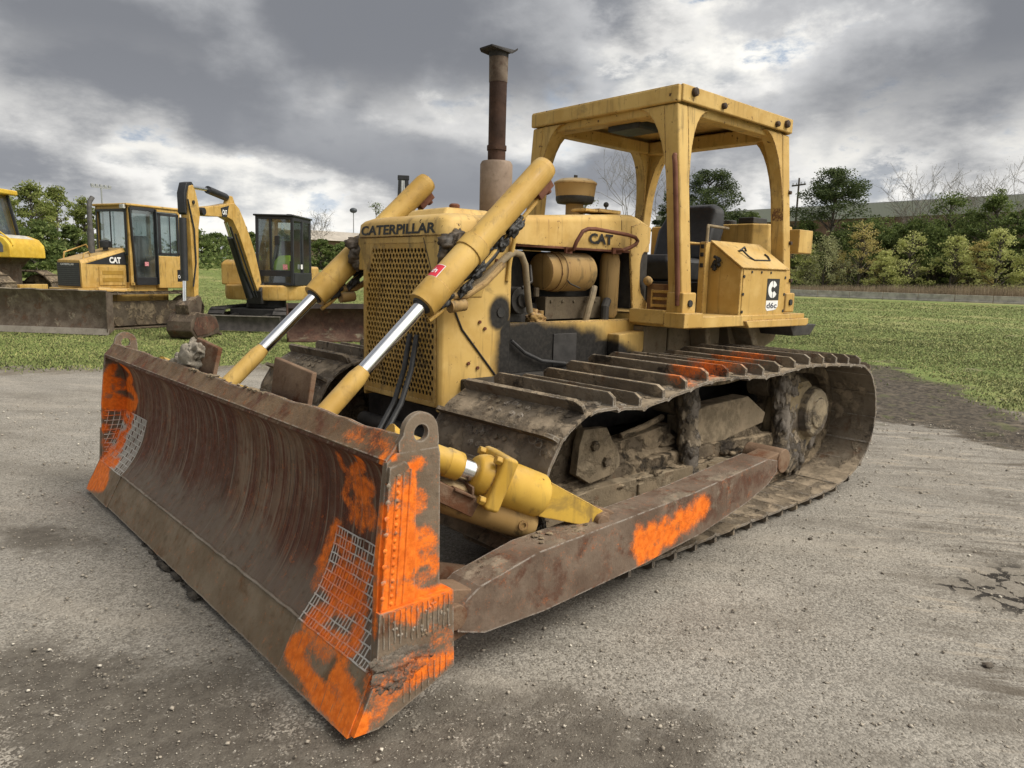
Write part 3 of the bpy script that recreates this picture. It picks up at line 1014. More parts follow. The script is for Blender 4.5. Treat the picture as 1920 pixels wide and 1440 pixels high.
TREES = [
    ('leafy', -3.3, -67.6, 6.1, 3.5, 'light green tree behind the cab of the partly seen yellow dozer'),
    ('leafy', -5.6, -71.3, 7.5, 4.2, 'tallest light green tree behind the small bulldozer, nearest the partly seen dozer'),
    ('leafy', -7.9, -74.0, 7.4, 3.9, 'light green tree standing directly behind the exhaust pipe of the small bulldozer'),
    ('leafy', -10.6, -76.5, 6.7, 3.6, 'bushy light green tree behind the roof of the small bulldozer'),
    ('dark', -4.3, -61.4, 4.3, 4.4, 'low dark green bush under the light green trees at far left'),
    ('dark', -6.9, -62.9, 4.0, 3.8, 'low dark green bush just behind the hood of the small bulldozer'),
    ('dark', -27.7, -95.5, 4.2, 6.3, 'dark green tree seen through the bent boom of the mini excavator'),
    ('dark', -31.1, -97.5, 4.0, 5.8, 'dark green bushy tree seen right under the boom of the mini excavator'),
    ('dark', -34.9, -98.2, 5.2, 5.3, 'dark green tree between the excavator boom and its cab'),
    ('dark', -39.8, -98.2, 5.1, 7.0, 'green tree seen through the glass of the mini excavator cab'),
    ('bare', -42.6, -90.2, 7.9, 4.5, 'thin half bare tree right beside the mini excavator cab'),
    ('dark', -39.7, -85.0, 4.0, 4.9, 'dark green bush at the foot of the half bare tree beside the excavator cab'),
    ('dark', -44.5, -86.9, 3.5, 5.2, 'dark green bush in front of the low brown building'),
    ('sparse', -59.1, -102.7, 10.7, 5.4, 'small sparse green tree rising above the grille end of the big bulldozer'),
    ('sparse', -80.7, -75.8, 14.6, 6.0, 'small sparse tree seen just behind the air pre cleaner of the big bulldozer'),
    ('bare', -80.1, -67.3, 19.6, 9.7, 'tall bare budding tree seen through the canopy opening above the hood'),
    ('bare', -88.2, -66.7, 18.3, 7.6, 'slim bare tree seen between the canopy posts beside the tall pine'),
    ('pine', -80.5, -53.3, 16.2, 11.0, 'dark pine tree seen through the canopy behind the black seat'),
    ('pine', -81.2, -59.3, 13.7, 5.4, 'smaller dark pine left of the one behind the black seat'),
    ('dark', -97.3, -56.4, 12.4, 5.0, 'small green tree seen through the canopy in front of the warehouse'),
    ('pine', -85.4, -38.2, 15.8, 11.1, 'big umbrella shaped pine right of the canopy'),
    ('dark', -84.5, -35.2, 9.1, 10.5, 'wide dark evergreen under the umbrella shaped pine'),
    ('dark', -87.7, -32.7, 10.2, 7.9, 'dark green tree right of the umbrella shaped pine, before the warehouse'),
    ('bare', -98.6, -34.9, 14.2, 5.1, 'small bare tree in front of the brick warehouse wall'),
    ('bare', -97.5, -32.1, 17.1, 6.3, 'tall bare tree rising above the warehouse roof'),
    ('bare', -100.8, -28.2, 16.7, 7.7, 'broad bare tree rising beside the tall one above the warehouse roof'),
    ('dark', -87.0, -25.6, 11.8, 10.5, 'large dark green rounded tree standing below the tall bare trees'),
    ('dark', -87.2, -21.0, 11.5, 8.0, 'bright dark green tree at the right end of the evergreens'),
    ('sparse', -94.1, -22.6, 13.6, 2.9, 'small green treetop sticking out above the right hand evergreens'),
    ('bare', -104.0, -24.2, 16.3, 5.5, 'bare tree behind the small green treetop at the right edge'),
    ('bare', -102.6, -21.3, 15.4, 5.4, 'bare tree cut by the right edge of the picture'),
    ('dark', -87.1, -17.5, 10.2, 5.7, 'dark bush cut by the right edge of the picture'),
    ('shrub', -77.0, -37.2, 6.1, 4.4, 'yellow green shrub right next to the canopy rear post'),
    ('willow', -77.0, -34.8, 6.5, 6.2, 'grey green drooping shrub behind the concrete wall'),
    ('amber', -79.4, -31.8, 8.6, 6.1, 'amber leaved young tree behind the concrete wall'),
    ('shrub', -80.2, -26.9, 7.4, 5.3, 'yellow green pointed young tree in the middle of the hedgerow'),
    ('shrub', -78.4, -28.8, 5.2, 4.1, 'low yellow green bush between the amber tree and the pointed young tree'),
    ('shrub', -80.6, -22.6, 6.9, 5.4, 'yellow green spreading young tree in front of the dark rounded tree'),
    ('shrub', -80.6, -18.6, 7.4, 5.2, 'tall yellow green young tree near the right edge'),
    ('amber', -82.1, -20.9, 6.3, 4.5, 'amber tinged young tree between two yellow green ones'),
    ('shrub', -80.3, -15.8, 6.0, 3.7, 'yellow green young tree cut by the right edge'),
    ('dark', -85.9, -28.7, 9.0, 7.5, 'dark green bush behind the yellow green pointed young tree'),
    ('dark', -85.2, -33.5, 8.9, 7.1, 'dark green bush behind the amber leaved young tree'),
    ('dark', -82.3, -39.9, 9.1, 6.0, 'dark green bush against the canopy rear post under the umbrella pine'),
    ('dark', -89.6, -23.8, 10.1, 7.4, 'dark green tree between the rounded tree and the bright one'),
    ('dark', -85.8, -18.6, 10.0, 6.9, 'broad dark green tree under the bare trees near the right edge'),
    ('dark', -84.7, -26.0, 8.2, 6.7, 'dark green bush right of the pointed young tree')]
for k_, (kd, x_, y_, h_, w_, lb_) in enumerate(TREES):
    tree(kd, x_, y_, h_, w_, lb_, 100 + k_)


def build_far():
    # low concrete wall along the edge of the field, in cast lengths
    conc = simple('weathered_concrete', (0.34, 0.325, 0.30), 0.9, 0, 0.25, 1.6, 0.3)
    a, b = Vector((-66.9, -37.4, 0)), Vector((-74.2, -10.6, 0))
    mb = MB()
    n = 9
    for i in range(n):
        p, q = a.lerp(b, i / n), a.lerp(b, (i + 0.985) / n)
        mb.obox(p + Vector((0, 0, .38)), q + Vector((0, 0, .38)), 0.12, 0.62)
        mb.obox(p + Vector((0, 0, .04)), q + Vector((0, 0, .04)), 0.5, 0.22)
    o = part('concrete_wall', mb, conc, None, 0.02)
    tag(o, 'long low grey concrete wall at the far edge of the green field', 'wall')
    # dry reeds behind it
    n = 15000
    f = rng.random(n)
    x = a.x + (b.x - a.x) * f - rng.uniform(0.5, 5.0, n)
    y = a.y + (b.y - a.y) * f + rng.normal(0, .3, n)
    h = rng.uniform(0.7, 1.9, n) * (0.65 + 0.5 * f)
    w = 0.03
    yaw = rng.uniform(0, 6.28, n)
    ln = rng.normal(0, .16, (n, 2))
    V = np.stack([np.stack([x - np.cos(yaw) * w, y - np.sin(yaw) * w, 0 * x - .05], 1), np.stack([x + np.cos(yaw) * w, y + np.sin(yaw) * w, 0 * x - .05], 1),
                  np.stack([x + ln[:, 0], y + ln[:, 1], h], 1)], 1).reshape(-1, 3)
    o = link('dry_reeds', fast_mesh('dry_reeds', V, np.arange(3 * n).reshape(-1, 3)), leaf_mat('reed', (0.24, 0.185, 0.12), (0.36, 0.29, 0.20), (0.44, 0.37, 0.27)))
    o['kind'] = 'stuff'
    o['label'] = 'strip of dry tan reeds behind the low concrete wall'
    # undergrowth that closes the gaps under the far trees
    pts = []
    for i in range(9000):
        f = rng.random()
        px_ = -88.0 + 3 * rng.normal() - 4 * f
        py_ = -62 + 48 * f
        pts.append((px_, py_, abs(rng.normal(0, 1.25))))
    for i in range(7000):
        f = rng.random()
        px_ = -2.0 - 60 * f
        py_ = -74 - 24 * f + 2.5 * rng.normal()
        pts.append((px_, py_, float(hgt(0, py_)) + abs(rng.normal(0, 1.15))))
    V, F = leaves(pts, 0.22, rng)
    o = link('undergrowth', fast_mesh('undergrowth', V, F), LEAVES['dark'])
    o['kind'] = 'stuff'
    o['label'] = 'undergrowth between the tree trunks at the edge of the field'
    # warehouse
    wh = thing('warehouse', 'huge flat roofed warehouse behind the trees with grey band over brick wall', 'building', (-146, -50, 0), 0, None, True)
    brick = simple('brick_wall', (0.155, 0.095, 0.07), 0.9, 0, 0.25, 0.8, 0.2)
    mt, t = material('profiled_sheet')
    P = t.n('ShaderNodeNewGeometry').outputs['Position']
    wv = t.n('ShaderNodeTexWave', wave_type='BANDS', bands_direction='Y')
    t.set(wv, 'Vector', P); wv.inputs['Scale'].default_value = 1.2
    finish(t, t.mix(t.mapr(wv.outputs['Fac'], 0.3, 0.7), (0.37, 0.38, 0.37), (0.45, 0.455, 0.44)), 0.7)
    part('wall', MB().prism([(-148, -112), (-141, 8), (-200, 8), (-200, -112)], 'z', -0.1, 14.4), brick, wh)
    part('parapet', MB().prism([(-147.7, -112.3), (-140.7, 8.3), (-200.3, 8.3), (-200.3, -112.3)], 'z', 14.4, 17.2), mt, wh)
    part('roof', MB().prism([(-149, -111), (-142, 7), (-199, 7), (-199, -111)], 'z', 17.2, 17.45), simple('roof_felt', (0.3, 0.3, 0.3)), wh)
    lb = thing('low_building', 'low brown building with pale roof just left of the big bulldozer grille', 'building', (-62, -118, 2.2), 0, None, True)
    part('wall', MB().box(-82, -54.5, -128, -117, 2.0, 6.6), simple('brown_wall', (0.175, 0.115, 0.09), 0.9, 0, 0.2, 0.5), lb)
    rf = MB()
    rf.prism([(-129, 6.6), (-116, 6.6), (-119.5, 8.4), (-128, 8.4)], 'x', -83, -53.8)
    part('roof', rf, simple('pale_roof', (0.36, 0.325, 0.28), 0.8, 0, 0.15, 0.6), lb)
    # light tower far behind the small bulldozer
    grey = simple('galvanised', (0.30, 0.31, 0.32), 0.5, 0.3)
    lt = thing('light_tower', 'tall floodlight mast with crossbar on top, far behind the small bulldozer', 'mast', (-36.9, -181.2, 0), R(20))
    part('mast', MB().cyl((0, 0, 0), (0, 0, 18.6), 0.22, 8, 0.16), grey, lt)
    part('crossbar', MB().box(-2.3, 2.3, -.12, .12, 18.0, 18.3), grey, lt)
    for k in range(5):
        part('floodlight', MB().box(-2.3 + k * 1.0, -1.7 + k * 1.0, -.25, .15, 18.3, 18.8), grey, lt, 0.04)
    up = thing('utility_pole', 'wooden utility pole with crossarm beside the canopy rear post', 'pole', (-87.2, -44.0, 0), R(-20))
    part('pole', MB().cyl((0, 0, -.2), (0, 0, 15.0), 0.17, 8, 0.11), BARK, up)
    part('crossarm', MB().box(-.08, .08, -1.2, 1.2, 14.0, 14.18), BARK, up)
    for k in (-1.05, -.4, .4, 1.05):
        part('insulator', MB().cyl((0, k, 14.18), (0, k, 14.42), .06, 8), grey, up)
    lp = thing('lamp_post', 'small round headed lamp post left of the big bulldozer nose', 'lamp post', (-68.5, -126.2, 2.2), 0)
    part('pole', MB().cyl((0, 0, 0), (0, 0, 10.4), 0.13, 8, 0.09), grey, lp)
    part('lamp_head', MB().blob((0, 0, 10.9), 0.75, 3, 2, 0.05, (1, 1, .7)), simple('dark_housing', (0.05, 0.06, 0.07)), lp)


build_far()
# ================================================================== the big bulldozer
# x runs forward to the blade, y to the machine's left, z up; metres
SPRAY=[([(5.289,-1.73,0.794),(5.26,-1.73,0.841),(5.216,-1.653,0.877)],0.025,0.9),
([(5.209,-1.653,0.865),(5.194,-1.559,0.837),(5.182,-1.551,0.792),(5.176,-1.643,0.75),(5.224,-1.73,0.739),(5.298,-1.73,0.764)],0.025,0.95),
([(5.301,-1.73,0.764),(5.308,-1.73,0.703),(5.266,-1.73,0.719),(5.176,-1.73,0.715),(5.17,-1.571,0.698),(5.174,-1.491,0.649),(5.177,-1.537,0.597),(5.182,-1.73,0.599),(5.27,-1.73,0.639),(5.307,-1.73,0.65),(5.32,-1.73,0.597),(5.205,-1.73,0.562),(5.183,-1.603,0.549)],0.029,0.95),
([(5.331,-1.73,0.526),(5.188,-1.534,0.526),(5.203,-1.594,0.468),(5.194,-1.73,0.506)],0.025,0.9),
([(5.332,-1.73,0.429),(5.206,-1.532,0.456),(5.236,-1.67,0.373)],0.025,0.9),
([(5.242,-1.73,0.379),(5.251,-1.564,0.341),(5.273,-1.65,0.296)],0.034,0.85),
([(5.334,-1.73,0.329),(5.295,-1.73,0.284),(5.268,-1.532,0.304)],0.025,0.6),
([(5.325,-1.73,0.241),(5.292,-1.552,0.273)],0.025,0.7),
([(5.362,-1.73,0.192),(5.322,-1.466,0.235)],0.037,0.9),
([(5.429,-1.73,0.063),(5.373,-1.718,0.15),(5.371,-1.525,0.154),(5.396,-1.459,0.106),(5.418,-1.689,0.063),(5.389,-1.626,0.119)],0.041,1.2),
([(5.194,1.264,0.836),(5.182,1.264,0.799),(5.18,1.306,0.777),(5.175,1.305,0.736),(5.172,1.264,0.677),(5.173,1.306,0.652),(5.175,1.341,0.635),(5.177,1.328,0.601)],0.019,0.55),
([(5.21,1.436,0.866),(5.195,1.433,0.838),(5.181,1.346,0.791),(5.178,1.373,0.766),(5.179,1.437,0.768),(5.176,1.472,0.746),(5.172,1.402,0.716),(5.174,1.357,0.731)],0.023,0.75),
([(5.171,1.384,0.707),(5.172,1.418,0.672),(5.174,1.468,0.643),(5.177,1.393,0.606),(5.173,1.371,0.66)],0.037,0.6),
([(5.185,1.23,0.539),(5.206,1.195,0.455),(5.228,1.18,0.391)],0.029,0.7),
([(5.26,1.468,0.97),(5.251,1.515,0.981),(5.264,1.544,0.964)],0.026,0.4),
([(5.287,1.723,0.934),(5.276,1.746,0.948)],0.016,1.2),
([(5.25,1.608,0.982),(5.266,1.689,0.962)],0.029,0.35),
([(5.197,1.287,0.494),(5.198,1.358,0.486),(5.213,1.337,0.429),(5.216,1.409,0.418),(5.205,1.435,0.459),(5.211,1.497,0.435)],0.033,0.6),
([(5.25,1.288,0.344),(5.232,1.326,0.383),(5.234,1.397,0.378),(5.243,1.498,0.358),(5.248,1.42,0.349),(5.256,1.345,0.33)],0.037,0.75),
([(5.323,1.305,0.233),(5.307,1.369,0.253),(5.275,1.378,0.294),(5.27,1.459,0.3),(5.251,1.491,0.341),(5.257,1.542,0.327)],0.032,0.75),
([(5.346,1.302,0.204),(5.349,1.401,0.197),(5.341,1.497,0.211),(5.348,1.594,0.198),(5.319,1.606,0.238),(5.286,1.57,0.279)],0.031,0.75),
([(5.229,1.202,0.39),(5.26,1.211,0.321),(5.236,1.24,0.373)],0.034,0.5),
([(5.371,1.325,0.155),(5.388,1.26,0.122),(5.401,1.261,0.097),(5.406,1.345,0.087),(5.414,1.455,0.07),(5.421,1.556,0.057),(5.424,1.666,0.051),(5.429,1.771,0.042),(5.409,1.767,0.08),(5.392,1.709,0.114),(5.382,1.643,0.133),(5.381,1.578,0.136)],0.03,1.15),
([(5.422,1.515,0.055),(5.42,1.639,0.058),(5.422,1.75,0.055)],0.034,0.9),
([(5.376,1.311,0.145),(5.369,1.46,0.159),(5.37,1.506,0.156)],0.022,0.7),
([(5.26,1.76,0.855),(5.272,1.76,0.827),(5.238,1.76,0.805),(5.211,1.76,0.846)],0.023,0.76),
([(5.298,1.76,0.768),(5.237,1.76,0.736),(5.206,1.76,0.768),(5.229,1.76,0.811)],0.027,0.95),
([(5.302,1.76,0.731),(5.228,1.76,0.695),(5.206,1.76,0.651),(5.302,1.76,0.674)],0.027,0.95),
([(5.311,1.76,0.638),(5.223,1.76,0.608),(5.205,1.76,0.572),(5.311,1.76,0.599)],0.03,1.04),
([(5.212,1.76,0.892),(5.185,1.76,0.907),(5.167,1.76,0.911)],0.015,1.04),
([(5.212,1.76,0.884),(5.198,1.76,0.844),(5.207,1.76,0.799)],0.014,0.95),
([(5.171,1.76,0.808),(5.147,1.76,0.78),(5.161,1.76,0.747),(5.184,1.76,0.74)],0.012,0.57),
([(5.188,1.76,0.671),(5.142,1.76,0.664),(5.118,1.76,0.631),(5.146,1.76,0.609),(5.187,1.76,0.623)],0.016,0.71),
([(5.169,1.76,0.563),(5.112,1.76,0.556),(5.097,1.76,0.528)],0.018,0.66),
([(5.33,1.76,0.648),(5.215,1.76,0.63),(5.214,1.76,0.541),(5.319,1.76,0.569),(5.273,1.76,0.593)],0.03,0.95),
([(5.154,1.76,0.647),(5.11,1.76,0.616),(5.141,1.76,0.591)],0.016,0.66),
([(5.165,1.76,0.56),(5.109,1.76,0.545),(5.108,1.76,0.507),(5.159,1.76,0.499)],0.016,0.66),
([(5.319,1.76,0.502),(5.214,1.76,0.461),(5.213,1.76,0.385),(5.308,1.76,0.436),(5.308,1.76,0.467),(5.139,1.76,0.412),(5.062,1.76,0.417)],0.031,1.04),
([(5.342,1.76,0.342),(5.342,1.76,0.498)],0.013,0.85),
([(5.138,1.76,0.318),(5.06,1.76,0.281),(5.059,1.76,0.235),(5.125,1.76,0.258)],0.022,0.76),
([(5.273,1.76,0.227),(5.187,1.76,0.213),(5.124,1.76,0.195),(5.045,1.76,0.185),(5.11,1.76,0.151),(5.212,1.76,0.177)],0.029,1.0),
([(5.354,1.76,0.187),(5.272,1.76,0.189),(5.187,1.76,0.146),(5.354,1.76,0.123),(5.343,1.76,0.081)],0.031,0.71)]
SPRAY += [([(3.92, 1.742, .365), (3.89, 1.742, .245), (3.84, 1.742, .37), (3.79, 1.742, .25), (3.72, 1.742, .37), (3.68, 1.742, .29), (3.60, 1.742, .385), (3.54, 1.742, .33), (3.46, 1.742, .39), (3.38, 1.742, .395)], .036, .85),
 ([(3.90, 1.742, .31), (3.80, 1.742, .30), (3.70, 1.742, .325), (3.55, 1.742, .36), (3.42, 1.742, .39)], .055, .75)]

YEL = yellow_paint('dozer_yellow', (0.56, 0.376, 0.122), 0.55, 0.6)
YEL_HOOD = yellow_paint('hood_yellow', (0.57, 0.384, 0.130), 0.95, 0.7, soot=None)
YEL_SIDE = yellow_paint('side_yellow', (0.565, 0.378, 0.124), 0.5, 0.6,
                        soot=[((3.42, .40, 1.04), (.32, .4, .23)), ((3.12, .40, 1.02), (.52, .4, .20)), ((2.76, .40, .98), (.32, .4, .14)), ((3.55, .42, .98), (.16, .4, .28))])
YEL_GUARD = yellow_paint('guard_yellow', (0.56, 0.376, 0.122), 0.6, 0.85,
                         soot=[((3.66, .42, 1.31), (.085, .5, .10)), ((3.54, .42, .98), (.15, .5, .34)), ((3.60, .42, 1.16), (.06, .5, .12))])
YEL_ROPS = yellow_paint('canopy_yellow', (0.565, 0.385, 0.132), 0.95, 0.8, rough=0.55)
YEL_NEW = yellow_paint('cylinder_yellow', (0.57, 0.365, 0.062), 0.5, 0.75, sun_bleach=0.2, rough=0.42)
YEL_LIFT = yellow_paint('lift_cylinder_yellow', (0.54, 0.355, 0.10), 0.4, 0.7, sun_bleach=0.3, rough=0.45)
YEL_DIRTY = yellow_paint('greasy_yellow', (0.36, 0.24, 0.10), 0.8, 1.5, sun_bleach=0.1, rough=0.6)
GREY_TAN = steel('dusty_case', (0.20, 0.16, 0.105), (0.27, 0.215, 0.14), (0.10, 0.06, 0.035), 0.4, 0.8, 0, (0.30, 0.25, 0.18), 0.4, bump=0.3)
CHROME = simple('chrome_rod', (0.80, 0.81, 0.83), 0.16, 1.0, 0.06, 8, 0.0)
BLACK = simple('black_grease', (0.018, 0.017, 0.016), 0.55, 0, 0.4, 20, 0.5)
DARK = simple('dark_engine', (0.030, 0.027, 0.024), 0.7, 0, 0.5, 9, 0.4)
RUBBER = simple('rubber_hose', (0.030, 0.030, 0.031), 0.55, 0, 0.3, 20, 0.1)
VINYL = simple('black_vinyl', (0.024, 0.025, 0.028), 0.5, 0, 0.3, 10, 0.15)
DECAL = simple('black_lettering', (0.020, 0.019, 0.018), 0.6, 0, 0.5, 30, 0)
WHITE = simple('white_sticker', (0.75, 0.75, 0.74), 0.5, 0, 0.06, 10, 0)
REDS = simple('red_sticker', (0.55, 0.03, 0.05), 0.5, 0, 0.15, 10, 0)
RUST_RED = steel('red_brown_rail', (0.105, 0.042, 0.027), (0.165, 0.072, 0.044), (0.07, 0.035, 0.024), 0.4, 0.55, bump=0.2)
TRACK = steel('track_steel', (0.115, 0.092, 0.068), (0.185, 0.153, 0.115), (0.11, 0.065, 0.04), 0.3, 0.7, 0, (0.31, 0.25, 0.18), 0.50, edges=0.75, bump=0.6, mscale=5.0, wet=0.7,
              spray=[((2.98, 1.38, 1.05), (.20, .16, .10)), ((2.62, 1.30, 1.05), (.18, .20, .10)), ((2.22, 1.2, 1.07), (.25, .22, .10)), ((3.2, 1.44, 1.02), (.12, .09, .08))])
MUDDY = steel('mud_caked_frame', (0.105, 0.082, 0.058), (0.17, 0.135, 0.095), (0.12, 0.07, 0.04), 0.3, 0.85, 0, (0.275, 0.215, 0.145), 0.66, bump=1.0, mscale=4.0, wet=0.5)
MUD_DARK = steel('wet_clay', (0.105, 0.092, 0.080), (0.20, 0.175, 0.148), None, 0, 0.7, 0, (0.27, 0.22, 0.16), 0.62, bump=1.0, mscale=7.0)
BLADE = steel('scoured_blade', (0.150, 0.086, 0.052), (0.205, 0.138, 0.092), (0.115, 0.042, 0.024), 0.6, 0.6, 0.0, streak=True, attr=True, bump=0.25)
BLADE_B = steel('blade_plate', (0.135, 0.100, 0.070), (0.19, 0.148, 0.108), (0.11, 0.055, 0.032), 0.5, 0.6, 0.05, attr=True, bump=0.4, edges=0.5)
BLADE_TOP = steel('blade_top_strip', (0.125, 0.078, 0.046), (0.19, 0.130, 0.078), (0.10, 0.04, 0.022), 0.8, 0.6, 0.05, attr=True, bump=0.5, edges=0.6)
WELD = steel('hard_facing_weld', (0.46, 0.44, 0.40), (0.56, 0.54, 0.50), (0.20, 0.15, 0.11), 0.3, 0.5, 0.1, attr=True, bump=0.3)
CUTTING = steel('cutting_edge', (0.160, 0.118, 0.075), (0.215, 0.168, 0.115), (0.13, 0.080, 0.042), 0.5, 0.6, 0.0, attr=True, bump=0.35, edges=0.5)
ARM = steel('push_arm_steel', (0.112, 0.078, 0.057), (0.175, 0.132, 0.100), (0.095, 0.048, 0.032), 0.7, 0.6, 0.05, (0.27, 0.22, 0.165), 0.26, edges=0.8, bump=0.35, attr=True)
RUSTY = steel('rusty_plate', (0.135, 0.085, 0.055), (0.20, 0.135, 0.09), (0.11, 0.045, 0.022), 0.8, 0.8, 0, bump=0.5)
MUFFLER = steel('heat_bleached_muffler', (0.20, 0.150, 0.115), (0.29, 0.225, 0.175), (0.12, 0.07, 0.045), 0.3, 0.7, 0.1, bump=0.25)
PIPE = steel('burnt_exhaust', (0.045, 0.028, 0.022), (0.085, 0.048, 0.034), (0.14, 0.085, 0.055), 0.3, 0.75, 0.1, bump=0.3)

BURNT = simple('dark_rusty_bolt', (.055, .034, .022), .8, 0, .4, 20, .3)
DZ = thing('bulldozer', 'big old yellow bulldozer with open canopy and wide rusty blade sprayed with orange paint', 'bulldozer', (2.6, 0, 0), 0, None, True)


def spray_attr(me, gain=1.0):
    """distance of every vertex to the strokes of orange paint"""
    n = len(me.vertices)
    co = np.empty(n * 3, np.float32); me.vertices.foreach_get('co', co); co = co.reshape(-1, 3)
    val = np.zeros(n)
    for pts, r, k in SPRAY:
        P = np.array(pts)
        lo, hi = P.min(0) - 2.2 * r, P.max(0) + 2.2 * r
        ix = np.where(((co >= lo) & (co <= hi)).all(1))[0]
        if not len(ix):
            continue
        q = co[ix]
        d = np.full(len(ix), 9.0)
        for i in range(len(P) - 1):
            e = P[i + 1] - P[i]
            t = np.clip(((q - P[i]) @ e) / (e @ e + 1e-12), 0, 1)
            d = np.minimum(d, np.linalg.norm(q - P[i] - t[:, None] * e, axis=1))
        s = k * sm01(1.40 - d / r * 0.75)
        val[ix] = np.maximum(val[ix], s) + 0.18 * np.minimum(val[ix], s)
    at = me.attributes.new('spray', 'FLOAT', 'POINT')
    at.data.foreach_set('value', (val * gain).astype(np.float32))


def dense(mb, step, axes):
    """cut a mesh into small cells so that paint can be laid on its vertices"""
    bm = bmesh.new()
    me = mb.mesh('tmp', 0)
    bm.from_mesh(me)
    bpy.data.meshes.remove(me)
    for ax in axes:
        cs = [v.co[ax] for v in bm.verts]
        lo, hi = min(cs), max(cs)
        k = int((hi - lo) / step)
        no = Vector((0, 0, 0)); no[ax] = 1
        for i in range(1, k + 1):
            c = Vector((0, 0, 0)); c[ax] = lo + (hi - lo) * i / (k + 1)
            bmesh.ops.bisect_plane(bm, geom=bm.verts[:] + bm.edges[:] + bm.faces[:], plane_co=c, plane_no=no, dist=1e-5)
    bmesh.ops.recalc_face_normals(bm, faces=bm.faces)
    out = bpy.data.meshes.new('m')
    bm.to_mesh(out)
    bm.free()
    for p in out.polygons:
        p.use_smooth = False
    return out


PROF = [(5.352, .205), (5.275, .30), (5.215, .42), (5.18, .56), (5.17, .70), (5.185, .82), (5.222, .885), (5.294, .925)]


def prof_at(s):
    """smooth curve of the moldboard, s from 0 at the cutting edge to 1 at the top fold"""
    L = [0.0]
    for a, b in zip(PROF[:-1], PROF[1:]):
        L.append(L[-1] + math.hypot(b[0] - a[0], b[1] - a[1]))
    t = s * L[-1]
    i = max(k for k in range(len(PROF) - 1) if L[k] <= t + 1e-9)
    u = (t - L[i]) / (L[i + 1] - L[i])
    p = [PROF[min(max(j, 0), len(PROF) - 1)] for j in (i - 1, i, i + 1, i + 2)]

    def cr(a, b, c, d):
        return 0.5 * (2 * b + (c - a) * u + (2 * a - 5 * b + 4 * c - d) * u * u + (3 * b - a - 3 * c + d) * u ** 3)
    if i == len(PROF) - 2:
        return tuple(p[1][k] + (p[2][k] - p[1][k]) * u for k in (0, 1))
    return tuple(cr(p[0][k], p[1][k], p[2][k], p[3][k]) for k in (0, 1))


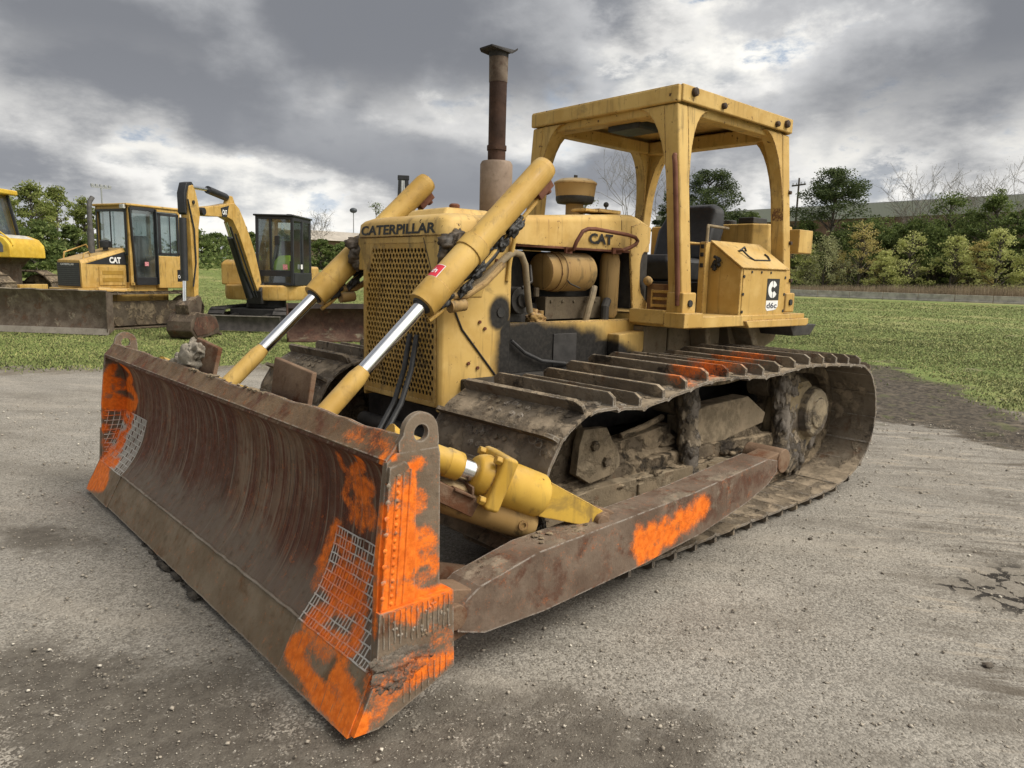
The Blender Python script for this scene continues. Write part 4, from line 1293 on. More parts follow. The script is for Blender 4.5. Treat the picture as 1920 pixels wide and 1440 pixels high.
def build_blade():
    W = 1.73
    nu, nv = 420, 64

    def fn(u, v):
        x, z = prof_at(v)
        y = -W + 2 * W * u
        x += 0.004 * mnoise.noise((y * 2.1, z * 3, 1.0)) + 0.0015 * mnoise.noise((y * 11, z * 2, 3.0))
        return (x, y, z)
    mb = MB().sheet(fn, nu, nv)
    me = mb.mesh('blade', 40)
    spray_attr(me)
    bl = link('blade', me, BLADE, DZ, 0, 'wide curved rust brown blade with orange spray paint on both ends')
    so = bl.modifiers.new('thick', 'SOLIDIFY'); so.thickness = 0.022; so.offset = 0
    # top strip, slightly dented along its upper edge
    ys = np.linspace(-W - .03, W + .02, 260)
    mb = MB()
    rows = []
    for y in ys:
        dn = 0.010 * mnoise.noise((y * 3.0, 0, 0)) + 0.006 * mnoise.noise((y * 9.0, 2, 0)) - 0.012 * math.exp(-((y - .25) / .25) ** 2)
        d2 = 0.010 * mnoise.noise((y * 2.2, 5, 0))
        rows.append([(5.290, y, .921), (5.300, y, .934), (5.268 + d2 * .5, y, .968 + dn * .3), (5.240 + d2, y, 1.006 + dn), (5.222 + d2, y, 1.004 + dn), (5.250, y, .950), (5.225, y, .905)])
    mb.loft(rows)
    me = mb.mesh('top_strip', 30)
    spray_attr(me)
    link('top_strip', me, BLADE_TOP, bl)
    # cutting edge and end bits
    def edge_strip(y0, y1, mat, name, xo):
        mb = MB()
        rows = []
        k = max(2, int((y1 - y0) / 0.012))
        for i in range(k + 1):
            y = y0 + (y1 - y0) * i / k
            w = 0.006 * mnoise.noise((y * 6, 1, 0)) + 0.004 * mnoise.noise((y * 21, 1, 0))
            w = w if name == 'cutting_edge' else w * 0.4
            ring = []
            for j in range(9):
                f = j / 8
                ring.append((5.447 + xo - 0.093 * f, y, .022 + w * (1 - f) + 0.19 * f))
            ring += [(5.325 + xo, y, .205), (5.415 + xo, y, .020 + w)]
            rows.append(ring)
        mb.loft(rows)
        me = mb.mesh(name, 30)
        spray_attr(me)
        return link(name, me, mat, bl)
    edge_strip(-1.24, 1.22, CUTTING, 'cutting_edge', 0.0)
    edge_strip(-1.7595, -1.245, CUTTING, 'end_bit', 0.008)
    edge_strip(1.225, 1.7595, CUTTING, 'end_bit', 0.008)
    # end plates with lifting eyes
    for s in (-1, 1):
        poly = [(5.352, .20), (5.398, .07), (5.36, .026), (5.04, .135), (5.04, .43), (5.085, .46), (5.088, .93), (5.094, .955), (5.262, .955), (5.300, .928), (5.335, .60)]
        lo, hi = (1.735, 1.760) if s > 0 else (-1.760, -1.735)
        mb = MB().prism(poly, 'y', lo, hi)
        me = dense(mb, 0.016, (0, 2))
        spray_attr(me)
        ep = link('end_plate', me, BLADE_B, bl, 0)
        # lifting eye: a lug with an open hole
        cx, cz, ri, ro = 5.167, 1.012, .029, .070
        vs, n_ = [], 40
        for yy in (lo + .0005, hi - .0005):
            for q in (0, 1):
                for k in range(n_):
                    a = 2 * PI * k / n_
                    if q == 0:
                        p = (cx + ri * math.cos(a), cz + ri * math.sin(a))
                    elif a <= PI:
                        p = (cx + ro * math.cos(a), cz + ro * math.sin(a))
                    else:
                        f = (a - PI) / PI
                        p = (5.094 + (5.255 - 5.094) * (f * 1.4 - .2 if .143 < f < .857 else (0 if f < .5 else 1)), .950 if .143 < f < .857 else .950 + (cz - .950) * (1 - f / .143 if f < .5 else (f - .857) / .143))
                    vs.append((p[0], yy, p[1]))
        fs = []
        for k in range(n_):
            j = (k + 1) % n_
            A0, A1, B0, B1 = 0, n_, 2 * n_, 3 * n_
            fs += [(A0 + k, A0 + j, A1 + j, A1 + k), (B0 + k, B1 + k, B1 + j, B0 + j), (A1 + k, A1 + j, B1 + j, B1 + k), (A0 + j, A0 + k, B0 + k, B0 + j)]
        part('lifting_eye', MB().add(vs, fs), BLADE_B, ep, 0, 40)
        # wear plates outside
        wp = MB()
        y0, y1 = (1.760, 1.786) if s > 0 else (-1.786, -1.760)
        wp.prism([(5.444, .034), (5.360, .205), (5.345, .43), (5.042, .432), (5.034, .140), (5.350, .026)], 'y', y0, y1)
        me = dense(wp, 0.016, (0, 2))
        spray_attr(me)
        link('wear_plate', me, BLADE_B, bl)
        if s > 0:
            sp = MB().prism([(5.335, .432), (5.298, .915), (5.235, .925), (5.195, .86), (5.20, .432)], 'y', 1.760, 1.774)
            me = dense(sp, 0.016, (0, 2))
            spray_attr(me)
            link('wear_strip', me, BLADE_B, bl)
        # weld runs and plug welds
        wb = MB()
        yf = 1.787 * s
        r_ = random.Random(5)
        for k in range(13):
            x = 5.062 + k * .0225
            z0_, z1_ = .29 + .03 * r_.random(), .425
            segs = 7
            pts = [(x + r_.uniform(-.002, .002), yf, z0_ + (z1_ - z0_) * q / segs) for q in range(segs + 1)]
            wb.tube(pts, [.0034 * r_.uniform(.5, 1.2) for _ in pts], 5)
        if s > 0:
            for k in range(4):
                x = 5.225 + k * .027
                pts = [(x + (.93 - z) * .07 - .01, 1.7745, z) for z in np.linspace(.44, .90 - .01 * k, 12)]
                wb.tube(pts, .0035, 5)
            for k in range(17):
                z = .45 + k * .027
                wb.blob((5.262 + (.93 - z) * .07, 1.776, z), .009, k, 1, .4, (1, .5, 1))
                if k % 2:
                    wb.blob((5.300 + (.93 - z) * .06, 1.776, z), .010, k + 40, 1, .4, (1, .5, 1))
            for k in range(26):
                wb.blob((5.06 + .24 * r_.random(), 1.787, .29 + .12 * r_.random()), .006, k, 1, .5, (1, .4, 1))
            for k in range(8):
                x = 5.07 + k * .026
                pts = [(x + r_.uniform(-.002, .002), yf, .135 + .012 * r_.random() - (x - 5.05) * .3 + .018 * q) for q in range(5)]
                wb.tube(pts, [.0032 * r_.uniform(.5, 1.1) for _ in pts], 5)
        if s > 0:
            ck = MB()
            for k, (x, z, q) in enumerate(((5.29, .235, .055), (5.25, .255, .050), (5.32, .19, .045), (5.20, .245, .042), (5.33, .265, .034), (5.22, .20, .045), (5.28, .175, .045), (5.15, .235, .032))):
                ck.lump((x, 1.784, z), q, k + 3, (1.15, .16, .75), 4, .8)
            me = ck.mesh('mud_cake', 85)
            spray_attr(me, .6)
            link('mud_cake', me, steel('caked_mud', (.105, .085, .068), (.17, .145, .118), None, 0, .9, attr=True, bump=.8), bl)
        me = wb.mesh('weld_run', 60)
        spray_attr(me, 0.9)
        link('weld_run', me, CUTTING, bl)
    # white hard-facing grid in both lower corners
    for s in (-1, 1):
        g = MB()
        r_ = random.Random(3 + s)
        cols = [1.24 + .040 * k for k in range(13)]
        for k, y in enumerate(cols):
            pts = []
            for q in np.linspace(0.01, .47, 20):
                x, z = prof_at(q)
                pts.append((x + .0135, s * (y + r_.uniform(-.0015, .0015)), z + .003))
            g.tube(pts, .0034, 4)
        for q in np.linspace(0.01, .47, 12):
            x, z = prof_at(q)
            y0, y1 = (1.235, 1.728)
            g.tube([(x + .0135, s * (y0 + (y1 - y0) * f), z + .003 + r_.uniform(-.002, .002)) for f in np.linspace(0, 1, 16)], .0038, 4)
        # second, half-pitch courses as in a brick bond
        for i in range(11):
            q0, q1 = .01 + .0418 * i, .01 + .0418 * (i + 1)
            for k in range(12):
                if (i + k) % 3 == 0:
                    continue
                y = 1.26 + .040 * k
                a, b = prof_at(q0), prof_at(q1)
                g.tube([(a[0] + .0135, s * y, a[1] + .003), (b[0] + .0135, s * y, b[1] + .003)], .0026, 4)
        if s < 0:
            for q in np.linspace(0.02, .47, 12):       # carries on round the inside of the end plate
                x, z = prof_at(q)
                g.tube([(x + .012, -1.731, z), (5.345 - .06 * (z - .2), -1.731, z + .004)], .0034, 4)
            for k in range(1, 4):
                g.tube([(prof_at(q)[0] + .038 * k * (1 if prof_at(q)[0] + .038 * k < 5.335 else 0.2), -1.731, prof_at(q)[1]) for q in np.linspace(.12, .47, 10)], .003, 4)
        me = g.mesh('hard_facing', 60)
        spray_attr(me, 1.0)
        link('hard_facing', me, WELD, bl)
    wr = MB()
    pts, rad = [], []
    for i in range(260):
        y = -1.74 + 3.48 * i / 259
        pts.append((5.360 + .003 * mnoise.noise((y * 12, 0, 4)), y, .214 + .004 * mnoise.noise((y * 9, 3, 4)) - .006 * (abs(y) > 1.23)))
        rad.append(.0065 + .0025 * mnoise.noise((y * 30, 0, 0)))
    wr.tube(pts, rad, 6)
    me = wr.mesh('weld_seam', 60)
    spray_attr(me)
    link('weld_seam', me, steel('worn_weld', (.24, .20, .155), (.33, .285, .23), (.14, .08, .05), .3, .5, .2, attr=True), bl)
    # back of the blade: stiffening boxes, brackets and mud heap
    st = MB()
    st.box(5.03, 5.15, -1.2, 1.2, .60, .74)
    st.box(5.03, 5.20, -1.2, 1.2, .20, .36)
    for y in (-1.1, -.59, .59, 1.1):
        st.box(4.97, 5.16, y - .03, y + .03, .2, .86)
    part('stiffener', st, RUSTY, bl, .008)
    for (y0, y1, z1, tl) in ((-.43, -.10, 1.150, .06), (.64, .99, 1.145, .05)):
        mb = MB()
        rows = [(5.10, 5.125, .80), (5.155, 5.18, .98), (5.15 - tl * .6, 5.175 - tl * .6, z1)]
        vs = []
        for k, (xa, xb, z) in enumerate(rows):
            i = 0.02 * (2 - k) if y0 < 0 else -.03 * k
            vs.append([(xa, y0 + i, z), (xb, y0 + i, z), (xb, y1 - .01 + i * .6, z - .03 * (k == 2)), (xa, y1 - .01 + i * .6, z - .03 * (k == 2))])
        mb.loft(vs)
        part('bracket_plate', mb, RUSTY, bl, .006)
    heap = MB()
    heap.lump((5.17, -.42, 1.02), .085, 3, (.7, 1.5, 1.15), 4, .6)
    heap.lump((5.17, -.55, .99), .070, 8, (.7, 2.0, .75), 4, .7)
    heap.lump((5.16, -.34, 1.08), .055, 12, (.8, 1.2, .9), 4, .7)
    part('dirt_heap', heap, steel('dry_dirt', (.20, .175, .14), (.28, .25, .205), None, 0, .95, bump=1.0), bl, 0, 85)
    crumb = MB()
    for k in range(60):
        y = random.uniform(-1.6, 1.0)
        crumb.blob((5.235, y, 1.0), .006 + .016 * random.random() ** 3, k, 1, .6, (1, 1.4, .6))
    part('dirt_crumbs', crumb, MUDDY, bl)['kind'] = 'stuff'
    dk = MB()
    for k in range(16):                                   # earth still stuck along the cutting edge
        y = random.gauss(-.05, .40)
        dk.lump((5.445 + .015 * random.random(), y, .004), .008 + .014 * random.random() ** 2, k, (1.0, 2.2, .7), 2, .8)
    part('stuck_earth', dk, simple('damp_earth', (.045, .038, .030), .9, 0, .5, 25, .6), bl, 0, 85)['kind'] = 'stuff'
    return bl


BLADE_OBJ = build_blade()


def build_arms():
    for s in (-1, 1):
        poly = [(4.978, .325), (4.984, .233), (4.854, .188), (4.533, .178), (3.95, .205), (3.399, .252), (2.967, .330), (2.744, .395), (2.655, .455), (2.655, .520), (2.766, .545), (3.496, .484), (4.185, .456), (4.575, .441), (4.88, .382)]
        y0, y1 = (1.575, 1.742) if s > 0 else (-1.742, -1.575)
        mb = MB().prism(poly, 'y', y0, y1)
        me = dense(mb, 0.03, (0, 2)) if s > 0 else mb.mesh('push_arm')
        if s > 0:
            spray_attr(me)
        ar = link('push_arm', me, ARM, DZ, .010)
        # pivot eye at the rear, blade bracket at the front
        pv = MB().cyl((2.56, s * 1.50, .50), (2.56, s * 1.735, .50), .072, 20)
        pv.obox((2.52, s * 1.655, .50), (2.74, s * 1.655, .475), .14, .13)
        part('pivot', pv, RUSTY, ar, .006)
        fb = MB().prism([(4.90, .20), (5.08, .17), (5.10, .42), (4.90, .37)], 'y', s * 1.60 if s > 0 else s * 1.72, s * 1.72 if s > 0 else s * 1.60)
        fb.cyl((4.99, s * 1.56, .29), (4.99, s * 1.745, .29), .05, 16)
        part('blade_bracket', fb, RUSTY, ar, .006)
        lug = MB().prism([(4.19, .440), (4.165, .49), (4.11, .512), (4.05, .49), (4.00, .462)], 'y', s * 1.60 if s > 0 else s * 1.66, s * 1.66 if s > 0 else s * 1.60)
        lug.cyl((4.11, s * 1.572, .462), (4.11, s * 1.69, .462), .036, 14)
        part('pin_lug', lug, RUSTY, ar, .006)
        dr = MB()
        rr = random.Random(9)
        for k in range(70):
            f = rr.random()
            dr.blob((2.9 + 1.95 * f, s * rr.uniform(1.59, 1.72), .478 - .035 * f * (1 if f < .85 else 2.2)), .004 + .010 * rr.random() ** 2, k, 1, .6, (1.5, 1.2, .6))
        part('dirt_crumbs', dr, MUDDY, ar)['kind'] = 'stuff'


build_arms()


def along(p, d, t):
    return tuple(Vector(p) + Vector(d) * t)


def build_tilt():
    """yellow cylinder bracing the blade from the left arm; a plain strut on the other side"""
    a = Vector((4.11, 1.62, .462))
    b = Vector((5.10, 1.31, .92))
    L = (b - a).length
    d = (b - a) / L
    up = Vector((0, 0, 1)); up = (up - d * up.dot(d)).normalized()
    sd_ = d.cross(up)
    root = part('tilt_cylinder', MB().tube_exact(a + d * .30, d, [(0, .03), (.0, .086), (.02, .098), (.235, .100), (.245, .098)], 30), YEL_NEW, DZ, .004)
    fl = MB()
    c = a + d * .560
    for q in (0,):
        fl.obox(c - d * .035, c + d * .035, .235, .235, up)
    fl.tube_exact(a + d * .580, d, [(0, .095), (.04, .088), (.075, .072), (.075, .05)], 26)
    part('gland_flange', fl, YEL_NEW, root, .016)
    bt = MB()
    for i in (-1, 1):
        for j in (-1, 1):
            bt.bolt(c + d * .035 + sd_ * (.088 * i) + up * (.088 * j), d, .020, .028)
    part('flange_bolt', bt, YEL_NEW, root, .003)
    part('rod', MB().cyl(a + d * .62, a + d * .90, .046, 24), CHROME, root)
    part('rod_eye', MB().tube_exact(a + d * .715, d, [(0, .048), (.004, .06), (.07, .062), (.08, .056), (.30, .056), (.34, .07)], 24), YEL_NEW, root, .003)
    fk = MB()
    for s in (-1, 1):
        p0, p1 = a + d * .31 + sd_ * (.05 * s), a + d * .0 + sd_ * (.045 * s)
        w = Vector(up)
        vs = []
        for p, h in ((p0, .078), (p1, .042)):
            for o in (-.009, .009):
                vs += [tuple(p + sd_ * o + w * h), tuple(p + sd_ * o - w * h)]
        fk.add(vs, [(0, 1, 3, 2), (4, 6, 7, 5), (0, 4, 5, 1), (2, 3, 7, 6), (0, 2, 6, 4), (1, 5, 7, 3)])
    web = a + d * .16
    fk.obox(a + d * .30, a + d * .08, .09, .014, up)
    part('fork', fk, YEL_NEW, root, .003)
    part('pin', MB().cyl(a - sd_ * .09, a + sd_ * .09, .03, 18), RUSTY, root, .003)
    # dirty hose guard slung under the barrel
    g = MB()
    o = -up * .135 + sd_ * .02
    g.tube_exact(a + d * .28 + o, d, [(0, .02), (.0, .062), (.03, .074), (.44, .074), (.50, .05)], 20)
    gd = part('hose_guard', g, YEL_DIRTY, root, .004)
    bx = MB().obox(a + d * .60 - up * .135, a + d * .80 - up * .115, .12, .075, up)
    bx.obox(a + d * .63 - up * .09, a + d * .73 - up * .085, .15, .012, up)
    bx.obox(a + d * .645 - up * .085, a + d * .66 - up * .05, .15, .012, up)
    part('guard_cap', bx, RUSTY, root, .004)
    wsh = MB().tube_exact(a + d * .36 + o - sd_ * .068, -sd_, [(0, .022), (.012, .022), (.012, .012), (.004, .012)], 16)
    part('grease_port', wsh, YEL_DIRTY, root)
    hs = MB().tube([tuple(a + d * .72 - up * .10 + sd_ * .03), tuple(a + d * .82 - up * .12), (5.0, 1.2, .70)], .014, 8)
    part('hose', hs, RUBBER, root)
    # opposite brace and the rusty cross strut low behind the blade
    part('tilt_brace', MB().tube([(4.11, -1.62, .47), (5.08, -1.31, .90)], .055, 18), YEL_NEW, DZ)
    cs = part('cross_strut', MB().tube([(5.02, 1.02, .27), (4.60, 1.50, .235)], [.062, .058], 18), RUSTY, DZ, .004)
    part('strut_end', MB().blob((4.57, 1.53, .245), .075, 4, 3, .4, (1, 1, .9)), MUDDY, cs, 0, 85)
    part('cross_strut', MB().tube([(5.02, -1.02, .27), (4.60, -1.50, .235)], [.062, .058], 18), RUSTY, DZ, .004)


build_tilt()


def build_lift(s):
    y = .59 * s
    d = Vector((-.7373, 0, .6756))                  # from the blade up and back

    def at(x):
        return Vector((x, y, 5.3508 - .9163 * x))
    def seg(x0, x1):
        return (x0 - x1) / .7373
    p0 = at(5.05)
    top = at(3.47)
    root = part('lift_cylinder', MB().tube_exact(at(4.20), d, [(0, .074), (seg(4.20, 3.50), .074), (seg(4.20, 3.475), .068), (seg(4.20, 3.47), .05)], 30), YEL_LIFT, DZ,
                0, None)
    hd = MB()
    hd.tube_exact(at(4.345), d, [(0, .052), (0, .078), (.05, .082), (.055, .0835), (.14, .0835), (.145, .080), (seg(4.345, 4.00), .080), (seg(4.345, 3.99), .075)], 30)
    part('cylinder_head', hd, YEL_LIFT, root, .002)
    bd = MB().tube_exact(at(4.045), d, [(0, .081), (.0, .087), (.085, .087), (.085, .081)], 30)
    part('trunnion_band', bd, YEL_LIFT, root, .003)
    part('rod', MB().tube_exact(at(4.74), d, [(0, .036), (seg(4.74, 4.30), .036)], 26), CHROME, root)
    part('seal', MB().tube_exact(at(4.352), d, [(0, .050), (.012, .056)], 26), RUBBER, root)
    part('rod_end', MB().tube_exact(p0, d, [(0, .05), (seg(5.05, 4.73), .048), (seg(5.05, 4.715), .044), (seg(5.05, 4.69), .038)], 24), YEL_LIFT, root, .002)
    # swivel bracket: greasy lump between cylinder and radiator guard
    tr = MB()
    c = at(4.02)
    tr.cyl((c.x + .02, .47 * s, c.z + .02), (c.x + .02, y - .05 * s, c.z + .02), .072, 18)
    tr.lump((c.x + .03, s * .50, c.z + .035), .092, 7, (1.05, .75, .85), 4, .5)
    tr.lump((c.x + .06, s * .48, c.z - .035), .062, 9, (1.0, .8, 1.2), 4, .5)
    tr.cyl((c.x + .03, .53 * s, c.z + .05), (c.x + .03, .565 * s, c.z + .05), .045, 8)
    part('trunnion', tr, simple('greasy_trunnion', (.060, .045, .032), .55, 0, .6, 18, .9), root, 0, 85)
    lk = MB()
    side = Vector((0, s, 0))
    off = d.cross(Vector((0, 1, 0))).normalized()          # below the barrel
    if off.z > 0:
        off = -off
    # oil line under the barrel with clamps
    q0, q1 = at(3.58) + off * .105, at(4.30) + off * .105
    lk.tube([tuple(at(3.53) + off * .06), tuple(q0), tuple(at(3.95) + off * .115), tuple(q1), tuple(at(4.36) + off * .09)], .013, 10)
    part('oil_line', lk, YEL_LIFT, root)
    pb = MB().obox(at(3.60) + off * .085, at(3.50) + off * .085, .06, .05)
    pb.cyl(at(3.53) + off * .07, at(3.53) + off * .13, .022, 10)
    part('port_block', pb, RUST_RED, root, .004)
    gb = MB()
    rt3 = d.to_track_quat('X', 'Z').to_matrix()
    for k in range(6):
        x = 3.79 + .45 * k / 5
        gb.lump(tuple(at(x) + off * (.10 + .02 * math.sin(k * 2.1)) + Vector((0, .02 * math.cos(k * 1.7), 0))), .036 + .008 * math.sin(k * 3), k + 3, (1.75, .95, .8), 4, .6, rt3)
    gb.tube([tuple(at(3.72) + off * .10), tuple(at(3.95) + off * .13), tuple(at(4.15) + off * .12)], .016, 8)
    part('greasy_fittings', gb, BLACK, root, 0, 85)
    el = MB().tube([tuple(at(4.22) + off * .09), tuple(at(4.16) + off * .16), tuple(at(4.05) + off * .20), tuple(at(3.93) + off * .21)], .020, 10)
    el.cyl(at(4.25) + off * .13, at(4.19) + off * .19, .034, 12)
    part('elbow', el, YEL_DIRTY, root)
    if s > 0:
        # small red and white sticker on the upper face of the barrel
        def patch(a0, a1, x0, x1, r):
            v0 = -off
            v1 = d.cross(v0)
            mb = MB()
            n = 8
            vs = []
            for i in range(n + 1):
                a = a0 + (a1 - a0) * i / n
                for x in (x0, x1):
                    vs.append(tuple(at(x) + (v0 * math.cos(a) + v1 * math.sin(a)) * r))
            mb.add(vs, [(2 * i, 2 * i + 1, 2 * i + 3, 2 * i + 2) for i in range(n)])
            return mb
        A0, A1 = R(-40), R(30)
        part('sticker', patch(A0 - .05, A1 + .05, 4.255, 4.175, .0812), WHITE, root, 0, 0, 'small red and white sticker')
        part('sticker', patch(A0, A1, 4.238, 4.178, .0822), REDS, root, 0, 0, 'red face of the small sticker')
        v0 = -off
        v1 = d.cross(v0)

        def onb(u, v):
            a = R(16) - u / .083
            return tuple(at(4.222) + d * v + (v0 * math.cos(a) + v1 * math.sin(a)) * .0832)
        lettering('lettering', 'rb', .034, onb, WHITE, root, .03)


build_lift(1)
build_lift(-1)


def rounded_ring(xf, xb, hw, z, rad, n=7, yo=0.0):
    """plan outline of a nose: rounded front corners, open to the rear"""
    pts = [(xb, -hw + yo, z)]
    for i in range(n + 1):
        a = R(-90) + R(90) * i / n
        pts.append((xf - rad + rad * math.cos(a), -hw + rad + rad * math.sin(a) + yo, z))
    for i in range(n + 1):
        a = R(90) * i / n
        pts.append((xf - rad + rad * math.cos(a), hw - rad + rad * math.sin(a) + yo, z))
    pts.append((xb, hw + yo, z))
    return pts


def hull(pts):
    bm = bmesh.new()
    for p in pts:
        bm.verts.new(p)
    bmesh.ops.convex_hull(bm, input=bm.verts)
    bm.verts.index_update()
    mb = MB()
    used = [v for v in bm.verts if v.link_faces]
    ix = {v: i for i, v in enumerate(used)}
    mb.add([tuple(v.co) for v in used], [tuple(ix[v] for v in f.verts) for f in bm.faces])
    bm.free()
    return mb


def build_front():
    # radiator guard: side walls, sill, top band; the middle is the perforated panel
    mb = MB()
    mb.prism([(4.10, .385), (4.10, .405), (4.08, .425), (3.58, .43), (3.56, .41), (3.60, .385)], 'z', .745, 1.745)
    mb.prism([(4.10, -.385), (4.10, -.405), (4.08, -.425), (3.58, -.43), (3.56, -.41), (3.60, -.385)], 'z', .745, 1.745)
    mb.box(3.60, 4.06, -.384, .384, .775, .80)
    mb.box(3.60, 4.085, -.384, .384, 1.70, 1.744)
    gd = part('radiator_guard', mb, YEL_GUARD, DZ, .010)
    # lower skirt on the visible side reaches down in front of the track
    part('radiator_core', MB().box(3.95, 3.98, -.38, .38, .80, 1.70), BLACK, gd)
    sh = hull([(4.103, .24, 1.748), (4.103, .44, 1.748), (4.06, .50, 1.748), (3.80, .50, 1.748), (3.80, .42, 1.748), (4.103, .385, 1.43), (4.075, .428, 1.40), (3.80, .432, 1.40)])
    part('shoulder', sh, YEL_GUARD, gd, .008, 20)
    sh = MB().merge(hull([(4.103, -.24, 1.748), (4.103, -.46, 1.748), (3.80, -.48, 1.748), (3.80, -.42, 1.748), (4.103, -.36, 1.54), (4.10, -.46, 1.545), (3.80, -.48, 1.545), (3.80, -.42, 1.545)]))
    part('shoulder', sh, YEL_GUARD, gd, .008, 20)
    seam = MB().tube([(4.1045, .262, 1.735), (4.1045, .385, 1.44)], .0028, 4)
    seam.tube([(4.04, .430, 1.40), (3.95, .4315, 1.22), (3.62, .4335, .86)], .006, 6)
    part('panel_seam', seam, BLACK, gd)
    hole = MB()
    for k in range(10):
        a0 = k * PI / 5
    hole.tube_exact(Vector((3.655, .4315, 1.315)), Vector((0, 1, 0)), [(0, .03), (.004, .03)], 16)
    part('drain_hole', hole, BLACK, gd)
    bl = MB()
    for (x, z) in ((3.82, 1.26), (3.78, 1.22), (3.9, 1.02), (3.83, .99), (3.70, 1.62)):
        bl.bolt((x, .4315, z), (0, 1, 0), .011, .008)
    part('bolt', bl, RUST_RED, gd)
    # perforated panel, one hex cell per hole
    px, pz = .0350, .0303
    mb = MB()
    vs, fs = [], []
    rows = int((1.715 - .795) / pz)
    for j in range(rows):
        z = .800 + pz * (j + .5)
        off = (j % 2) * px / 2
        for i in range(-12, 13):
            y = i * px + off
            if abs(y) > .372:
                continue
            lim = .362 if z < 1.44 else .362 - (z - 1.44) * .36
            open_ = abs(y) < lim and .835 < z < 1.688
            ho = [(y + px * .5774 * math.sin(k * PI / 3), z + px * .5774 * math.cos(k * PI / 3)) for k in range(6)]
            o = len(vs)
            vs += [(4.101, a, b) for a, b in ho]
            if open_:
                rr = px * (.425 + .02 * mnoise.noise((y * 9, z * 9, 0)))
                vs += [(4.101, y + rr * math.sin(k * PI / 3 + .52), z + rr * 1.06 * math.cos(k * PI / 3 + .52)) for k in range(6)]
                vs += [(4.094, y + rr * math.sin(k * PI / 3 + .52), z + rr * 1.06 * math.cos(k * PI / 3 + .52)) for k in range(6)]
                for k in range(6):
                    fs.append((o + k, o + (k + 1) % 6, o + 6 + k))
                    fs.append((o + (k + 1) % 6, o + 6 + (k + 1) % 6, o + 6 + k))
                    fs.append((o + 6 + k, o + 6 + (k + 1) % 6, o + 12 + (k + 1) % 6, o + 12 + k))
            else:
                fs.append(tuple(o + k for k in range(6)))
    mb.add(vs, fs)
    part('grille', mb, yellow_paint('grille_yellow', (0.47, 0.30, 0.085), 1.0, 1.2, edges=False), gd, 0, 0, 'panel drilled full of round holes')
    fr = MB()
    fr.prism([(-.386, .77), (.386, .77), (.386, .802), (-.386, .802)], 'x', 4.086, 4.104)
    fr.box(4.082, 4.104, -.386, -.366, .80, 1.72)
    fr.box(4.082, 4.104, .366, .386, .80, 1.72)
    fr.box(4.082, 4.104, -.386, .386, 1.704, 1.744)
    part('grille_frame', fr, YEL_GUARD, gd, .004)
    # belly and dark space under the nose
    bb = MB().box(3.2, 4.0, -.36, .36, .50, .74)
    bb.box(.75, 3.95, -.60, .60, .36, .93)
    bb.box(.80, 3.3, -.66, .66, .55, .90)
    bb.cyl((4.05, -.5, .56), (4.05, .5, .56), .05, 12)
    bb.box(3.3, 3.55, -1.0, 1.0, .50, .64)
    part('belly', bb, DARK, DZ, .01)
    # two black hoses from the nose down to the blade
    for k, y in enumerate((.20, .27)):
        h = MB().tube([(4.13, y - .03, 1.18), (4.19, y, .98), (4.27, y + .02, .80), (4.42, y + .06, .62), (4.85, y + .3, .50)], .016, 10)
        part('hose', h, RUBBER, DZ)
    # nose cap
    rings = [rounded_ring(4.112, 3.88, .475, 1.748, .06), rounded_ring(4.104, 3.88, .468, 1.826, .06), rounded_ring(4.088, 3.88, .455, 1.848, .08), rounded_ring(4.05, 3.88, .430, 1.866, .10),
             rounded_ring(3.99, 3.88, .395, 1.876, .09)]
    mb = MB().loft(rings)
    nc = part('nose_cap', mb, YEL_HOOD, DZ, 0, 50)

    def on_nose(u, v):
        y = -.408 + u
        z = 1.758 + v
        x = 4.112 - .008 * (z - 1.748) / .078
        return (x + .0025, y, z)
    lettering('lettering', 'CATERPILLAR', .060, on_nose, DECAL, nc, .035, .795)
    # raised filler box on top, behind the nose
    fb = MB().loft([[(3.86, -.34, 1.86), (3.86, .12, 1.86), (3.42, .12, 1.86), (3.42, -.34, 1.86)], [(3.80, -.31, 1.935), (3.80, .07, 1.94), (3.46, .08, 1.94), (3.46, -.31, 1.935)]])
    fx = part('filler_box', fb, YEL_HOOD, DZ, .02)
    part('filler_cap', MB().tube_exact(Vector((3.70, .02, 1.938)), Vector((0, 0, 1)), [(0, .032), (.02, .034), (.03, .024)], 14), RUST_RED, fx, .002)


build_front()


